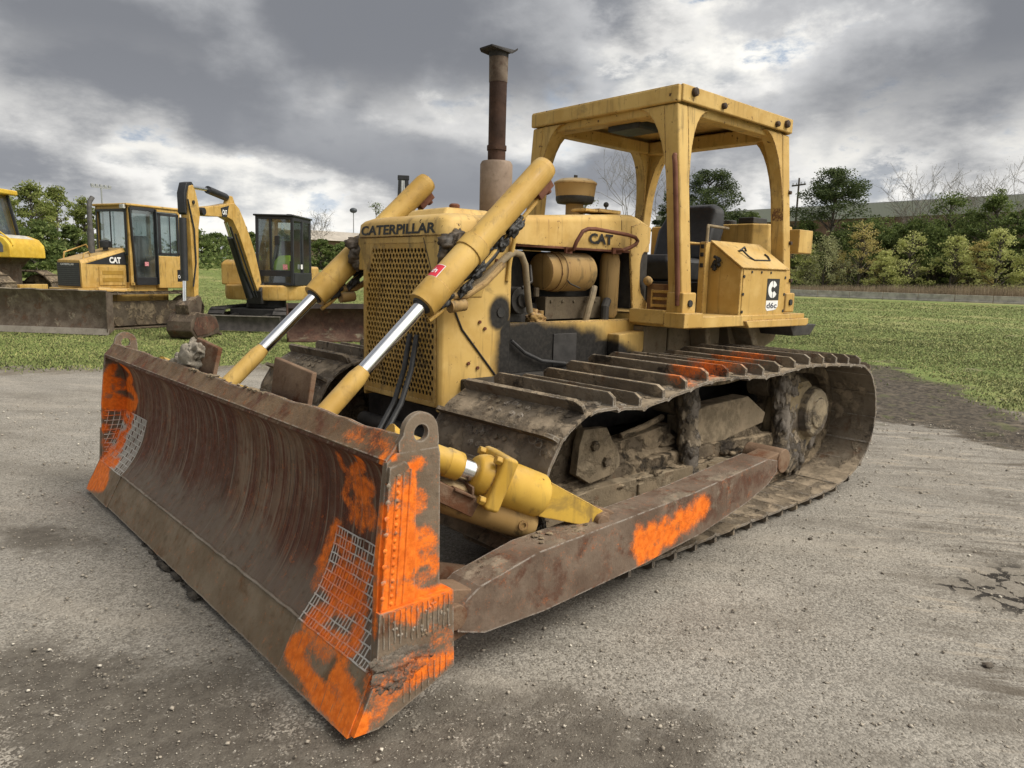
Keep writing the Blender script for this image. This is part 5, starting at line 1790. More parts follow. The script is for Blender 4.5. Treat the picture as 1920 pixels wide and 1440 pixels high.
def build_hood():
    def ring(x, hw, zt, zb):
        r = .05
        pts = [(x, -hw, zb)]
        for i in range(6):
            a = R(180) - R(90) * i / 5
            pts.append((x, -hw + r + r * math.cos(a), zt - r + r * math.sin(a)))
        pts.append((x, 0, zt + .012))
        for i in range(6):
            a = R(90) - R(90) * i / 5
            pts.append((x, hw - r + r * math.cos(a), zt - r + r * math.sin(a)))
        pts.append((x, hw, zb))
        return pts
    n = 14
    rings = []
    for i in range(n + 1):
        f = i / n
        x = 3.90 - 1.52 * f
        zt = 1.868 + .112 * min(1, f * 1.05) + .003 * mnoise.noise((x * 5, 0, 0))
        rings.append(ring(x, .455 - .06 * min(1, f * 2.2), zt, 1.742 if f < .18 else 1.726))
    rings.append(ring(2.30, .395, 1.962, 1.726))
    rings.append(ring(2.20, .395, 1.925, 1.726))
    hd = part('hood', MB().loft(rings), YEL_HOOD, DZ, 0, 40)
    # cowl cheek that carries the hood down to the platform
    for s in (-1, 1):
        poly = [(2.418, 1.725), (2.400, 1.60), (2.365, 1.34), (2.36, 1.30), (2.16, 1.30), (2.17, 1.33), (2.275, 1.43), (2.295, 1.50), (2.300, 1.64), (2.285, 1.70), (2.20, 1.79), (2.195, 1.90), (2.30, 1.93), (2.418, 1.90)]
        y0, y1 = (.385, .402) if s > 0 else (-.402, -.385)
        ck = MB().prism(poly, 'y', y0, y1)
        for q in ((2.375, 1.36), (2.38, 1.48), (2.39, 1.58), (2.40, 1.70)):
            ck.bolt((q[0], s * .402, q[1]), (0, s, 0), .010, .006)
        part('cowl_cheek', ck, YEL_HOOD, hd, .004)
    part('dash', MB().box(2.20, 2.38, -.385, .385, 1.32, 1.90), DARK, hd)
    # lettering and the bent grab rail
    def on_hood(u, v):
        return (2.862 - u, .4035, 1.757 + v)
    lettering('lettering', 'CAT', .072, on_hood, DECAL, hd, .045, .245)
    rl = MB()
    P = [(3.06, .40, 1.705), (3.065, .455, 1.712), (3.055, .47, 1.76), (3.00, .47, 1.828), (2.95, .47, 1.846), (2.88, .47, 1.850), (2.54, .47, 1.830), (2.46, .47, 1.818), (2.43, .47, 1.795), (2.45, .47, 1.770), (2.51, .468, 1.745), (2.565, .455, 1.725), (2.58, .40, 1.722)]
    rl.tube(P, .0135, 12)
    rl.box(3.03, 3.09, .396, .412, 1.685, 1.725)
    rl.box(2.53, 2.62, .396, .412, 1.70, 1.742)
    part('grab_rail', rl, RUST_RED, hd, 0, 50)
    sm_ = MB()
    for x in (3.895, 2.52):
        f_ = (3.90 - x) / 1.52
        hw_ = .455 - .06 * min(1, f_ * 2.2)
        zt_ = 1.868 + .112 * min(1, f_ * 1.05)
        if x > 3:
            sm_.tube([(x, hw_ + .001, 1.75), (x, hw_ + .001, zt_ - .05), (x, hw_ - .014, zt_ - .014), (x, hw_ - .05, zt_ + .001), (x, 0, zt_ + .013), (x, -hw_, zt_)], .0035, 5)
        else:
            sm_.tube([(x, hw_ + .001, zt_ - .11), (x + .004, hw_ + .001, zt_ - .05), (x, hw_ - .014, zt_ - .014)], .0025, 5)
    for (x, z) in ((3.80, 1.80), (3.70, 1.83), (3.74, 1.77), (3.55, 1.80)):
        sm_.bolt((x, .455 - .06 * min(1, (3.90 - x) / 1.52 * 2.2), z), (0, 1, 0), .009, .006)
    part('panel_seam', sm_, BLACK, hd)
    lip = MB().box(2.42, 3.60, .380, .398, 1.712, 1.727)
    part('hood_lip', lip, RUST_RED, hd, .003)
    hl = MB()
    hl.box(2.36, 2.60, .05, .25, 1.99, 2.015)
    hl.box(2.62, 2.75, .12, .26, 1.985, 2.005)
    part('hood_latch', hl, YEL_HOOD, hd, .005)
    part('knob', MB().blob((2.47, .20, 2.052), .02, 1, 2, .05).cyl((2.47, .20, 2.0), (2.47, .20, 2.045), .006, 6), BLACK, hd)
    hr = MB().tube([(3.02, -.36, 1.93), (3.02, -.37, 2.16), (2.99, -.37, 2.215), (2.93, -.37, 2.215), (2.90, -.37, 2.16), (2.90, -.36, 1.95)], .012, 10)
    part('hand_loop', hr, RUSTY, hd)
    # exhaust
    ex = part('exhaust', MB().tube_exact(Vector((3.345, 0, 1.88)), Vector((0, 0, 1)), [(0, .098), (.02, .106), (.365, .106), (.385, .095), (.385, .07)], 32), MUFFLER, DZ, 0, 50)
    pp = MB().tube_exact(Vector((3.345, 0, 2.265)), Vector((0, 0, 1)), [(0, .058), (.07, .058), (.07, .064), (.10, .064), (.10, .056), (.50, .057), (.655, .060), (.66, .053)], 28)
    part('stack_pipe', pp, PIPE, ex, 0, 50)
    pale = MB().tube_exact(Vector((3.345, 0, 2.755)), Vector((0, 0, 1)), [(0, .0585), (.005, .0595), (.160, .0615)], 28)
    part('pipe_top', pale, steel('ashy_pipe', (0.085, 0.062, 0.048), (0.21, 0.17, 0.135), (0.06, 0.036, 0.026), .6, .75, .1, bump=.3), ex, 0, 50)
    cp = MB()
    cp.prism([(3.455, -.060), (3.43, -.075), (3.30, -.078), (3.235, -.06), (3.205, 0), (3.235, .06), (3.30, .078), (3.43, .075), (3.455, .06)], 'z', 0, .012)
    cp.v = [(x + .0, y, 2.932 + z + (.040 if x < 3.28 else .018 if x > 3.4 else 0.008) - .5 * max(0, abs(y) - .05)) for x, y, z in cp.v]
    cp.tube_exact(Vector((3.345, 0, 2.905)), Vector((0, 0, 1)), [(0, .062), (.04, .064)], 20)
    part('rain_cap', cp, simple('sooty_cap', (.020, .018, .017), .8, 0, .4, 20, .3), ex, .002)
    # air pre-cleaner
    pc = part('pre_cleaner', MB().tube_exact(Vector((2.585, 0, 1.96)), Vector((0, 0, 1)), [(0, .066), (.10, .066)], 22), YEL_DIRTY, DZ)
    part('bowl', MB().tube_exact(Vector((2.585, 0, 2.105)), Vector((0, 0, 1)), [(0, .138), (.02, .142), (.085, .150), (.09, .156), (.10, .156), (.106, .150), (.125, .115), (.133, .05)], 34), YEL_DIRTY, pc, 0, 50)
    part('screen', MB().tube_exact(Vector((2.585, 0, 2.055)), Vector((0, 0, 1)), [(0, .07), (.006, .128), (.03, .140), (.052, .140)], 34), BLACK, pc, 0, 40)
    part('wing_nut', MB().box(2.57, 2.60, -.004, .004, 2.236, 2.262).cyl((2.585, 0, 2.23), (2.585, 0, 2.258), .006, 8), DARK, pc)


build_hood()


def build_engine():
    en = part('engine', MB().box(2.45, 3.56, -.33, .12, 1.0, 1.70).box(2.5, 3.5, .10, .22, 1.0, 1.36), DARK, DZ, .02)
    sp = part('side_panel', MB().box(2.315, 3.56, .384, .400, .93, 1.238).box(2.315, 3.56, .34, .392, 1.222, 1.244), YEL_SIDE, DZ, .004)
    bx = MB().prism([(2.345, 1.165), (2.345, 1.03), (2.39, .975), (2.60, .985), (2.625, 1.00), (2.625, 1.15)], 'y', .40, .505)
    part('step_box', bx, YEL_SIDE, sp, .010)
    dr = MB().box(2.95, 3.17, .4005, .408, .95, 1.165)
    part('access_door', dr, simple('sooty_door', (.030, .028, .027), .6, 0, .35, 14, .2), sp, .003)
    hs = MB().tube([(3.56, .425, 1.14), (3.45, .43, 1.06), (3.30, .432, 1.00), (3.05, .432, .965)], .012, 8)
    part('hose', hs, RUBBER, sp)
    part('side_panel', MB().box(2.315, 3.56, -.400, -.384, .93, 1.70), YEL_SIDE, DZ, .004)
    # big air cleaner canister lying along the engine
    a = Vector((3.10, .27, 1.565)); d = Vector((-1, 0, .012)).normalized()
    cn = part('air_cleaner', MB().tube_exact(a, d, [(-.085, .10), (-.075, .118), (.0, .124), (.0, .130), (.33, .130), (.345, .124), (.37, .10)], 34), YEL_DIRTY, en, 0, 40)
    # strap, wire and end cover are part of the canister's look
    st = MB()
    for t_ in (.05,):
        st.tube_exact(a + d * t_, d, [(0, .132), (.0, .1335), (.028, .1335), (.028, .132)], 34)
    part('strap', st, YEL_DIRTY, cn)
    rod = MB().tube([(3.15, .36, 1.62), (3.02, .395, 1.49), (2.93, .40, 1.462)], .005, 6)
    part('tie_rod', rod, BLACK, cn)
    fl = part('oil_filter', MB().tube_exact(Vector((2.505, .29, 1.25)), Vector((0, 0, 1)), [(0, .05), (.03, .068), (.40, .072), (.45, .060), (.46, .04)], 24), YEL_DIRTY, en, 0, 40)
    pi = MB().tube([(2.72, .34, 1.47), (2.76, .36, 1.40), (2.80, .37, 1.33), (2.82, .36, 1.22)], .024, 10)
    part('coolant_pipe', pi, GREY_TAN, en)
    pi = MB().tube([(2.62, .36, 1.22), (2.62, .36, 1.33), (2.58, .34, 1.37), (2.52, .30, 1.37)], .030, 10)
    part('coolant_pipe', pi, DARK, en)
    bl = MB().box(2.60, 3.15, .20, .30, 1.25, 1.40)
    for k in range(5):
        bl.bolt((2.66 + k * .11, .30, 1.37), (0, 1, 0), .012, .010)
    bl.cyl((3.22, .28, 1.40), (3.22, .28, 1.46), .022, 8)
    part('manifold', bl, steel('oily_manifold', (.075, .058, .040), (.115, .092, .062), (.06, .04, .025), .4, .6, bump=.4), en, .008)
    pmp = MB()
    pmp.lump((3.27, .345, 1.265), .058, 5, (1.3, .6, .75), 4, .55)
    pmp.box(3.20, 3.34, .31, .36, 1.24, 1.262)
    pmp.cyl((3.31, .35, 1.27), (3.31, .35, 1.33), .016, 8)
    pmp.cyl((3.24, .35, 1.27), (3.24, .35, 1.315), .020, 6)
    part('fuel_pump', pmp, YEL_DIRTY, en, 0, 85)
    al = MB().cyl((3.42, .24, 1.38), (3.42, .36, 1.38), .085, 22).cyl((3.42, .36, 1.38), (3.42, .38, 1.38), .045, 16)
    al.box(3.36, 3.55, .10, .30, 1.24, 1.46)
    part('alternator', al, DARK, en, .006)
    br = MB().tube([(3.30, .30, 1.60), (3.34, .36, 1.50), (3.42, .36, 1.46)], .010, 8)
    part('fuel_line', br, DARK, en)
    # tan bent pipe looping out of the engine bay to the lift cylinder
    tp = MB().tube([(3.98, .50, 1.43), (3.86, .475, 1.50), (3.72, .455, 1.585), (3.63, .445, 1.645), (3.565, .44, 1.672), (3.505, .435, 1.66), (3.465, .43, 1.60), (3.44, .42, 1.50), (3.415, .41, 1.40), (3.385, .40, 1.31)], .021, 12)
    part('hydraulic_pipe', tp, GREY_TAN, DZ, 0, 60)
    tp = MB().tube([(3.58, .46, 1.86), (3.585, .455, 1.74), (3.60, .44, 1.62), (3.615, .435, 1.5)], .014, 10)
    part('hydraulic_pipe', tp, YEL_LIFT, DZ, 0, 60)


build_engine()


def arch_gusset(u0, u1, z0, z1, n=9):
    """outline that widens from width at the post (u0) to u1 at the beam, with a curved inner edge; z0 low, z1 high"""
    pts = [(u0, z0)]
    for i in range(n + 1):
        f = i / n
        pts.append((u0 + (u1 - u0) * (1 - math.cos(f * PI / 2)) ** 1.25, z0 + (z1 - z0) * math.sin(f * PI / 2) ** 1.1))
    pts.append((u0, z1))
    return pts


def build_canopy():
    rf = MB()
    rf.box(.845, 2.375, -.70, .70, 2.79, 2.818)
    cn = part('canopy', rf, YEL_ROPS, DZ, .008)
    part('roof_beam', MB().box(2.335, 2.380, -.705, .705, 2.705, 2.812), YEL_ROPS, cn, .012)
    part('roof_beam', MB().box(.840, .885, -.705, .705, 2.705, 2.812), YEL_ROPS, cn, .012)
    for s in (-1, 1):
        sb = MB().box(.835, 2.345, s * .705 - .012, s * .705 + .012, 2.712, 2.824)
        sbo = part('roof_beam', sb, YEL_ROPS, cn, .010)
        for (x, z, r) in ((2.22, 2.785, .030), (1.86, 2.755, .022), (1.10, 2.748, .022), (.95, 2.770, .030)):
            part('lifting_stud', MB().tube_exact(Vector((x, s * .717, z)), Vector((0, s, 0)), [(0, r), (.022, r), (.03, r * .6)], 8), BURNT, sbo)
    # inner frame under the roof
    fr = MB()
    fr.box(2.20, 2.334, -.66, .66, 2.65, 2.76)
    fr.box(.886, 1.02, -.66, .66, 2.65, 2.76)
    fr.box(1.02, 2.20, .56, .66, 2.66, 2.76)
    fr.box(1.02, 2.20, -.66, -.56, 2.66, 2.76)
    part('roof_frame', fr, YEL_ROPS, cn, .012)
    # posts lean out towards the foot and flare into the frame
    for s in (-1, 1):
        for (x0, x1, fx) in ((2.245, 2.365, -1), (.835, .950, 1)):
            pm = MB()
            vs = []
            for z, yo in ((1.30, .828), (2.70, .695)):
                for x in (x0, x1):
                    for yy in (yo - .115, yo):
                        vs.append((x, s * yy, z))
            pm.add(vs, [(0, 1, 3, 2), (4, 6, 7, 5), (0, 4, 5, 1), (2, 3, 7, 6), (0, 2, 6, 4), (1, 5, 7, 3)])
            po = part('post', pm, YEL_ROPS, cn, .014)

            def yo(z):
                return .828 + (z - 1.30) * (.695 - .828) / 1.40
            # gusset along the side
            base = x0 if fx < 0 else x1
            g = arch_gusset(base, base + fx * .27, 2.02, 2.70)
            gm = MB()
            n = len(g)
            gm.add([(x, s * (yo(z) - .004), z) for x, z in g] + [(x, s * (yo(z) - .10), z) for x, z in g],
                   [tuple(range(n)), tuple(range(n, 2 * n))[::-1]] + [(i, (i + 1) % n, n + (i + 1) % n, n + i) for i in range(n)])
            # gusset across the front / rear
            g = arch_gusset(0, .23, 2.08, 2.70)
            gm.add([(x0 + .004, s * (yo(z) - .11 - u), z) for u, z in g] + [(x1 - .004, s * (yo(z) - .11 - u), z) for u, z in g],
                   [tuple(range(n)), tuple(range(n, 2 * n))[::-1]] + [(i, (i + 1) % n, n + (i + 1) % n, n + i) for i in range(n)])
            part('gusset', gm, YEL_ROPS, po, .010, 28)
            # foot clamp
            ft = MB()
            ft.box(x0 - .02, x1 + .02, min(s * .705, s * .842), max(s * .705, s * .842), 1.295, 1.45)
            part('post_foot', ft, YEL, po, .012)
            part('post_bolt', MB().tube_exact(Vector(((x0 + x1) / 2, s * .842, 1.375)), Vector((0, s, 0)), [(0, .026), (.012, .024)], 8), BLACK, po)
            for z in (1.55, 1.85, 2.25) if fx > 0 else ():
                part('post_bolt', MB().bolt((x0 + .02, s * yo(z), z), (0, s, 0), .016, .02), BURNT, po)
    ll = MB().tube([(2.385, .80, 1.36), (2.39, .795, 1.50), (2.40, .725, 2.30), (2.40, .716, 2.345), (2.385, .71, 2.36)], .017, 12)
    part('grab_rail', ll, RUST_RED, cn, 0, 60)
    vt = MB().box(1.98, 2.24, -.02, .28, 2.61, 2.67)
    part('roof_vent_box', vt, BLACK, cn, .015)  # black vent box under the roof front, gives no light


build_canopy()


def build_deck():
    pf = MB()
    pf.box(.70, 2.36, -.88, .88, 1.205, 1.285)
    pf.box(2.361, 2.42, .415, .72, 1.225, 1.325)
    pf.box(2.20, 2.425, .721, .89, 1.21, 1.312)
    pf.box(2.361, 2.42, -.72, -.415, 1.225, 1.325)
    pf.box(2.20, 2.425, -.89, -.721, 1.21, 1.312)
    pf.prism([(1.66, 1.244), (1.60, 1.19), (.70, 1.185), (.66, 1.20), (.66, 1.246)], 'y', -.90, .90)
    dk = part('deck', pf, YEL, DZ, .008)
    st = MB().box(2.20, 2.215, .41, .71, 1.286, 1.50)
    part('step_panel', st, steel('bare_brown_panel', (.16, .09, .05), (.24, .145, .075), (.12, .055, .03), .6, .7, bump=.3), dk, .003)
    sb_ = MB()
    for z in (1.335, 1.385, 1.435):
        sb_.box(2.216, 2.23, .47, .66, z, z + .022)
    sb_.box(2.216, 2.23, .455, .472, 1.33, 1.46).box(2.216, 2.23, .655, .672, 1.33, 1.46)
    part('step_bar', sb_, YEL, dk, .003)
    part('pedal', MB().blob((2.25, .44, 1.52), .035, 2, 2, .1), YEL_DIRTY, dk)
    # battery box with sloping lid, on the visible side
    rows = [[(x, .54, 1.25), (x, .86, 1.25), (x, .86, 1.628), (x, .585, 1.822), (x, .54, 1.822)] for x in (1.70, 1.02)]
    bb = part('battery_box', MB().loft(rows), YEL, DZ, .008)
    ld = MB()
    n_ = Vector((0, .194, .275)).normalized()
    v = [(1.715, .87, 1.622), (1.005, .87, 1.622), (1.005, .588, 1.822), (1.715, .588, 1.822)]
    ld.add([tuple(Vector(p) + n_ * .004) for p in v] + [tuple(Vector(p) + n_ * .016) for p in v], [(0, 1, 2, 3), (7, 6, 5, 4), (0, 4, 5, 1), (1, 5, 6, 2), (2, 6, 7, 3), (3, 7, 4, 0)])
    part('lid', ld, YEL, bb, .004)
    hn = MB().tube([(1.50, .70, 1.76), (1.49, .735, 1.765), (1.47, .78, 1.72), (1.42, .80, 1.695), (1.18, .795, 1.70), (1.15, .76, 1.73), (1.15, .73, 1.75)], .007, 8)
    hn.tube([(1.47, .70, 1.765), (1.40, .695, 1.795), (1.38, .70, 1.765)], .008, 6)
    part('lid_handle', hn, BLACK, bb)
    bt = MB()
    for z in (1.31, 1.44, 1.57):
        bt.bolt((1.665, .86, z), (0, 1, 0), .013, .010)
        bt.bolt((1.05, .86, z), (0, 1, 0), .013, .010)
    for x in (1.56, 1.42, 1.28):
        bt.bolt((x, .86, 1.605), (0, 1, 0), .011, .010)
    part('bolt', bt, BLACK, bb)
    pl = MB().box(1.04, 1.675, .8605, .8655, 1.275, 1.622)
    part('side_plate', pl, YEL, bb, .003)
    # badge: black square with a split white C, and a torn white sticker below
    bd = MB().box(1.135, 1.325, .866, .8675, 1.395, 1.56)
    part('badge', bd, DECAL, bb, 0, 0)
    cc = MB()
    cx, cz, ro, ri = 1.235, 1.4775, .066, .022
    for a0, a1 in ((95, 265), (275, 330), (30, 85)):
        m_ = 12
        vs = []
        for i in range(m_ + 1):
            a = R(a0 + (a1 - a0) * i / m_)
            for q in (ri, ro):
                vs.append((cx - q * math.cos(a) * 1.05, .8682, cz + q * math.sin(a)))
        cc.add(vs, [(2 * i, 2 * i + 1, 2 * i + 3, 2 * i + 2) for i in range(m_)])
    part('badge_letter', cc, WHITE, bb, 0, 0)
    stp = [(1.322, 1.392), (1.14, 1.392), (1.14, 1.345), (1.165, 1.325), (1.20, 1.318), (1.30, 1.312), (1.322, 1.33)]
    part('sticker', MB().prism(stp, 'y', .866, .8672), WHITE, bb, 0, 0)
    lettering('lettering', 'd6c', .045, lambda u, v: (1.312 - u, .8682, 1.332 + v), simple('ink', (.03, .035, .06), .6), bb, .02, .155)
    # hydraulic lever knobs on the box front
    kn = MB()
    for k in range(10):
        kn.blob((1.72, .63 + .05 * random.random(), 1.62 + .07 * random.random()), .020, k, 1, .5)
    kn.cyl((1.70, .66, 1.70), (1.75, .66, 1.71), .012, 8)
    part('tap', kn, BLACK, bb)
    pn = MB().box(1.72, 1.78, .545, .60, 1.26, 1.82).box(1.69, 2.0, .44, .545, 1.80, 1.815)
    part('console', pn, YEL, DZ, .006)
    sw = MB()
    for z in (1.80, 1.74, 1.66):
        sw.box(1.78, 1.79, .56, .585, z - .03, z)
    part('switch', sw, BLACK, DZ)
    # seat
    se = part('seat', MB().loft([[(1.16, -.30, 1.52), (1.16, .30, 1.52), (1.78, .30, 1.52), (1.78, -.30, 1.52)], [(1.14, -.31, 1.66), (1.14, .31, 1.66), (1.82, .29, 1.68), (1.82, -.29, 1.68)],
                                 [(1.18, -.27, 1.70), (1.18, .27, 1.70), (1.78, .26, 1.73), (1.78, -.26, 1.73)]]), VINYL, DZ, .03)
    bk = MB().loft([[(1.30, -.27, 1.70), (1.30, .27, 1.70), (1.12, .28, 1.68), (1.12, -.28, 1.68)], [(1.22, -.28, 1.95), (1.22, .28, 1.95), (1.03, .29, 1.95), (1.03, -.29, 1.95)],
                    [(1.13, -.24, 2.12), (1.13, .24, 2.12), (.97, .25, 2.13), (.97, -.25, 2.13)], [(1.08, -.16, 2.17), (1.08, .16, 2.17), (.98, .16, 2.18), (.98, -.16, 2.18)]])
    part('backrest', bk, VINYL, se, .04)
    part('seat_base', MB().box(1.2, 1.8, -.30, .42, 1.30, 1.52), BLACK, se, .01)
    ar = MB().tube([(1.62, .50, 1.80), (1.60, .49, 1.93), (1.57, .47, 1.955), (1.20, .42, 1.955)], .012, 10)
    part('armrest_rail', ar, GREY_TAN, se)
    # fuel tank and cowl behind the seat
    tk = part('fuel_tank', MB().prism([(.72, -.72), (.72, .36), (.62, .46), (.20, .46), (.20, -.72)], 'z', 1.25, 2.03), YEL, DZ, .015)
    part('tank_pad', MB().box(.42, .66, .18, .33, 2.035, 2.09).cyl((.5, .0, 2.03), (.5, .0, 2.08), .06, 14), BLACK, tk, .01)
    fl = MB().box(.38, .62, .60, .74, 1.78, 1.975)
    part('side_locker', fl, YEL, tk, .008)
    # transmission case, fender brackets
    un = MB()
    un.box(2.06, 2.34, .25, .50, .90, 1.20)
    un.box(1.30, 2.0, .20, .47, .90, 1.20)
    un.prism([(1.25, 1.20), (1.15, .90), (.70, .94), (.45, 1.02), (.35, 1.20)], 'y', .1, .50)
    un.prism([(1.75, 1.20), (1.70, .95), (1.64, .95), (1.68, 1.20)], 'y', .47, .62)
    un.prism([(1.22, 1.20), (1.05, .95), (.98, .95), (1.10, 1.20)], 'y', .47, .66)
    un.box(.5, 2.34, -.5, .2, .9, 1.2)
    ca = part('transmission_case', un, GREY_TAN, DZ, .012)
    lg = MB().prism([(.78, 1.185), (.70, 1.09), (.40, 1.09), (.30, 1.18)], 'y', .35, .80)
    part('rear_bracket', lg, DARK, ca, .006)


build_deck()

# ------------------------------------------------------------------ tracks
LOOP = [(3.60, .055), (2.60, .052), (1.60, .052), (1.25, .075), (.98, .145), (.80, .27), (.715, .44), (.715, .62), (.80, .80), (.95, .915), (1.16, .955), (1.60, .985), (1.95, .995), (2.40, .968), (2.75, .985), (3.05, .985),
        (3.35, .945), (3.65, .905), (3.88, .922), (4.06, .908), (4.21, .82), (4.305, .68), (4.335, .52), (4.29, .36), (4.19, .22), (4.04, .125), (3.85, .075)]


def loop_points(n=1600):
    P = [Vector((a, 0, b)) for a, b in LOOP]
    out = []
    k = len(P)
    for i in range(k):
        p0, p1, p2, p3 = P[i - 1], P[i], P[(i + 1) % k], P[(i + 2) % k]
        for j in range(n // k):
            u = j / (n // k)
            out.append(0.5 * (2 * p1 + (p2 - p0) * u + (2 * p0 - 5 * p1 + 4 * p2 - p3) * u * u + (3 * p1 - p0 - 3 * p2 + p3) * u ** 3))
    return out


def shoe_mesh(seed):
    """one wide track shoe: x along the belt, z outward; plate with a lapped lip and a single grouser bar"""
    r = random.Random(seed)
    mb = MB()
    L, Wd = .206, .90
    h = Wd / 2
    prof = [(-.103, -.006), (-.085, .004), (.055, .006), (.085, .0), (.105, -.010), (.105, -.022), (.085, -.014), (.055, -.009), (-.085, -.011), (-.103, -.020)]
    c = .035
    rings = []
    for y in (-h, -h + c, h - c, h):
        ins = 0.03 if abs(y) == h else 0
        rings.append([(x * (1 - ins), y, z) for x, z in prof])
    mb.loft(rings)
    # grouser: chamfered ends
    g = [(-h + .012, .004), (h - .012, .004), (h - .012, .046), (h - .05, .070), (-h + .05, .070), (-h + .012, .046)]
    mb.prism([(y, z) for y, z in g], 'x', -.088, -.068)
    # bolts over the chain
    for y in (-.11, -.05, .05, .11):
        for x in (-.02, .04):
            mb.bolt((x, y, .005), (0, 0, 1), .014, .012)
    # caked dirt against the grouser
    for k in range(10):
        mb.blob((-.06 + .05 * r.random(), r.uniform(-.42, .42), .006), r.uniform(.008, .022), seed * 20 + k, 1, .6, (1.2, 1.7, .5))
    return mb.mesh('track_shoe', 30)


SHOES = [shoe_mesh(k) for k in range(3)]
for m_ in SHOES:
    m_.materials.append(TRACK)


def build_track(s):
    pts = loop_points()
    L = [0.0]
    for i in range(len(pts)):
        L.append(L[-1] + (pts[(i + 1) % len(pts)] - pts[i]).length)
    total = L[-1]
    n = round(total / .2005)
    yc = 1.07 * s
    # chain rails form the body of the belt
    ch = MB()
    ring_pts = []
    for i in range(0, len(pts), 8):
        ring_pts.append(i)
    for yy in (-.11, .07):
        rows = []
        for i in ring_pts:
            p = pts[i]
            tg = (pts[(i + 3) % len(pts)] - pts[i - 3]).normalized()
            nin = Vector((-tg.z, 0, tg.x))
            if nin.dot(Vector((2.5, 0, .5)) - p) < 0:
                nin = -nin
            rows.append([tuple(p + nin * .02 + Vector((0, yc + yy, 0))), tuple(p + nin * .10 + Vector((0, yc + yy, 0))), tuple(p + nin * .10 + Vector((0, yc + yy + .045, 0))), tuple(p + nin * .02 + Vector((0, yc + yy + .045, 0)))])
        rows.append(rows[0])
        ch.loft(rows, True, False)
    tk = part('track', ch, MUDDY, DZ, 0, 30, 'wide flat shoe crawler track caked with dry mud')
    ph = .03
    for k in range(n):
        t = (k + ph) / n * total
        i = max(j for j in range(len(pts)) if L[j] <= t) if False else int(np.searchsorted(L, t, 'right') - 1)
        i = min(i, len(pts) - 1)
        p = pts[i].lerp(pts[(i + 1) % len(pts)], (t - L[i]) / max(1e-6, L[i + 1] - L[i]))
        a = pts[(i - 14) % len(pts)]
        b = pts[(i + 14) % len(pts)]
        tg = (b - a).normalized()
        out = Vector((tg.z, 0, -tg.x))
        if out.dot(Vector((2.5, 0, .5)) - p) > 0:
            out = -out
        # x of the shoe along the belt so that x cross y gives the outward side
        xv = tg
        yv = out.cross(xv)
        M = Matrix((xv, yv, out)).transposed().to_4x4()
        M.translation = p + Vector((0, yc, 0))
        o = bpy.data.objects.new('track_shoe', SHOES[k % 3])
        COL.objects.link(o)
        o.parent = tk
        o.matrix_local = M
    # idler wheel, sprocket, frame
    idl = MB().tube_exact(Vector((3.95, yc - .09 * s, .50)), Vector((0, s, 0)), [(0, .20), (.01, .36), (.05, .385), (.13, .385), (.17, .36), (.18, .20)], 34)
    fr = MB()
    a, b = sorted((s * .93, s * 1.21))
    fr.prism([(4.05, .30), (4.02, .45), (3.45, .50), (2.5, .50), (1.6, .46), (1.55, .24), (4.0, .24)], 'y', a, b)
    a2, b2 = sorted((s * 1.18, s * 1.285))
    tf = part('track_frame', fr, MUDDY, DZ, .02)
    rlb = MB().prism([(4.14, .26), (4.05, .40), (3.70, .438), (2.62, .412), (2.0, .36), (2.0, .20), (4.1, .20)], 'y', a2, b2)
    rlb.box(3.30, 3.36, min(s * 1.18, s * 1.30), max(s * 1.18, s * 1.30), .22, .40)
    rlb.box(2.60, 2.66, min(s * 1.18, s * 1.30), max(s * 1.18, s * 1.30), .22, .40)
    part('roller_guard', rlb, steel('dusty_rail', (.165, .13, .088), (.235, .185, .125), (.13, .075, .045), .4, .9, 0, (.285, .23, .16), .5, bump=.6), tf, .008)
    part('idler', idl, MUDDY, tf, 0, 40)
    gp = MB()
    a3, b3 = sorted((s * 1.20, s * 1.25))
    gp.prism([(3.83, .52), (3.81, .68), (3.78, .755), (3.60, .745), (3.545, .665), (3.485, .595), (3.475, .52), (3.54, .475), (3.72, .455)], 'y', a3, b3)
    part('idler_guard', gp, steel('dusty_guard', (.17, .135, .092), (.235, .185, .125), None, 0, .9, 0, (.28, .225, .155), .6, bump=.7), tf, .004)
    part('guard_bolt', MB().bolt((3.70, s * 1.25, .66), (0, s, 0), .03, .02).bolt((3.60, s * 1.25, .56), (0, s, 0), .03, .02), MUDDY, tf)
    yk = MB().prism([(3.56, .50), (3.56, .60), (3.2, .625), (2.86, .66), (2.86, .54), (3.2, .50)], 'y', *sorted((s * 1.02, s * 1.14)))
    yk.tube([(3.3, s * 1.10, .63), (3.1, s * 1.12, .67), (2.9, s * 1.10, .70)], .02, 8)
    part('recoil_yoke', yk, MUDDY, tf, .015)
    cr = MB()
    a4, b4 = sorted((s * 1.06, s * 1.19))
    cr.prism([(2.78, .50), (2.80, .70), (2.55, .745), (2.05, .76), (1.80, .62), (1.83, .55), (2.25, .50), (2.45, .46)], 'y', a4, b4)
    part('recoil_cover', cr, steel('dusty_cover', (.20, .16, .11), (.265, .21, .145), None, 0, .9, 0, (.30, .24, .165), .6, bump=.6), tf, .008)
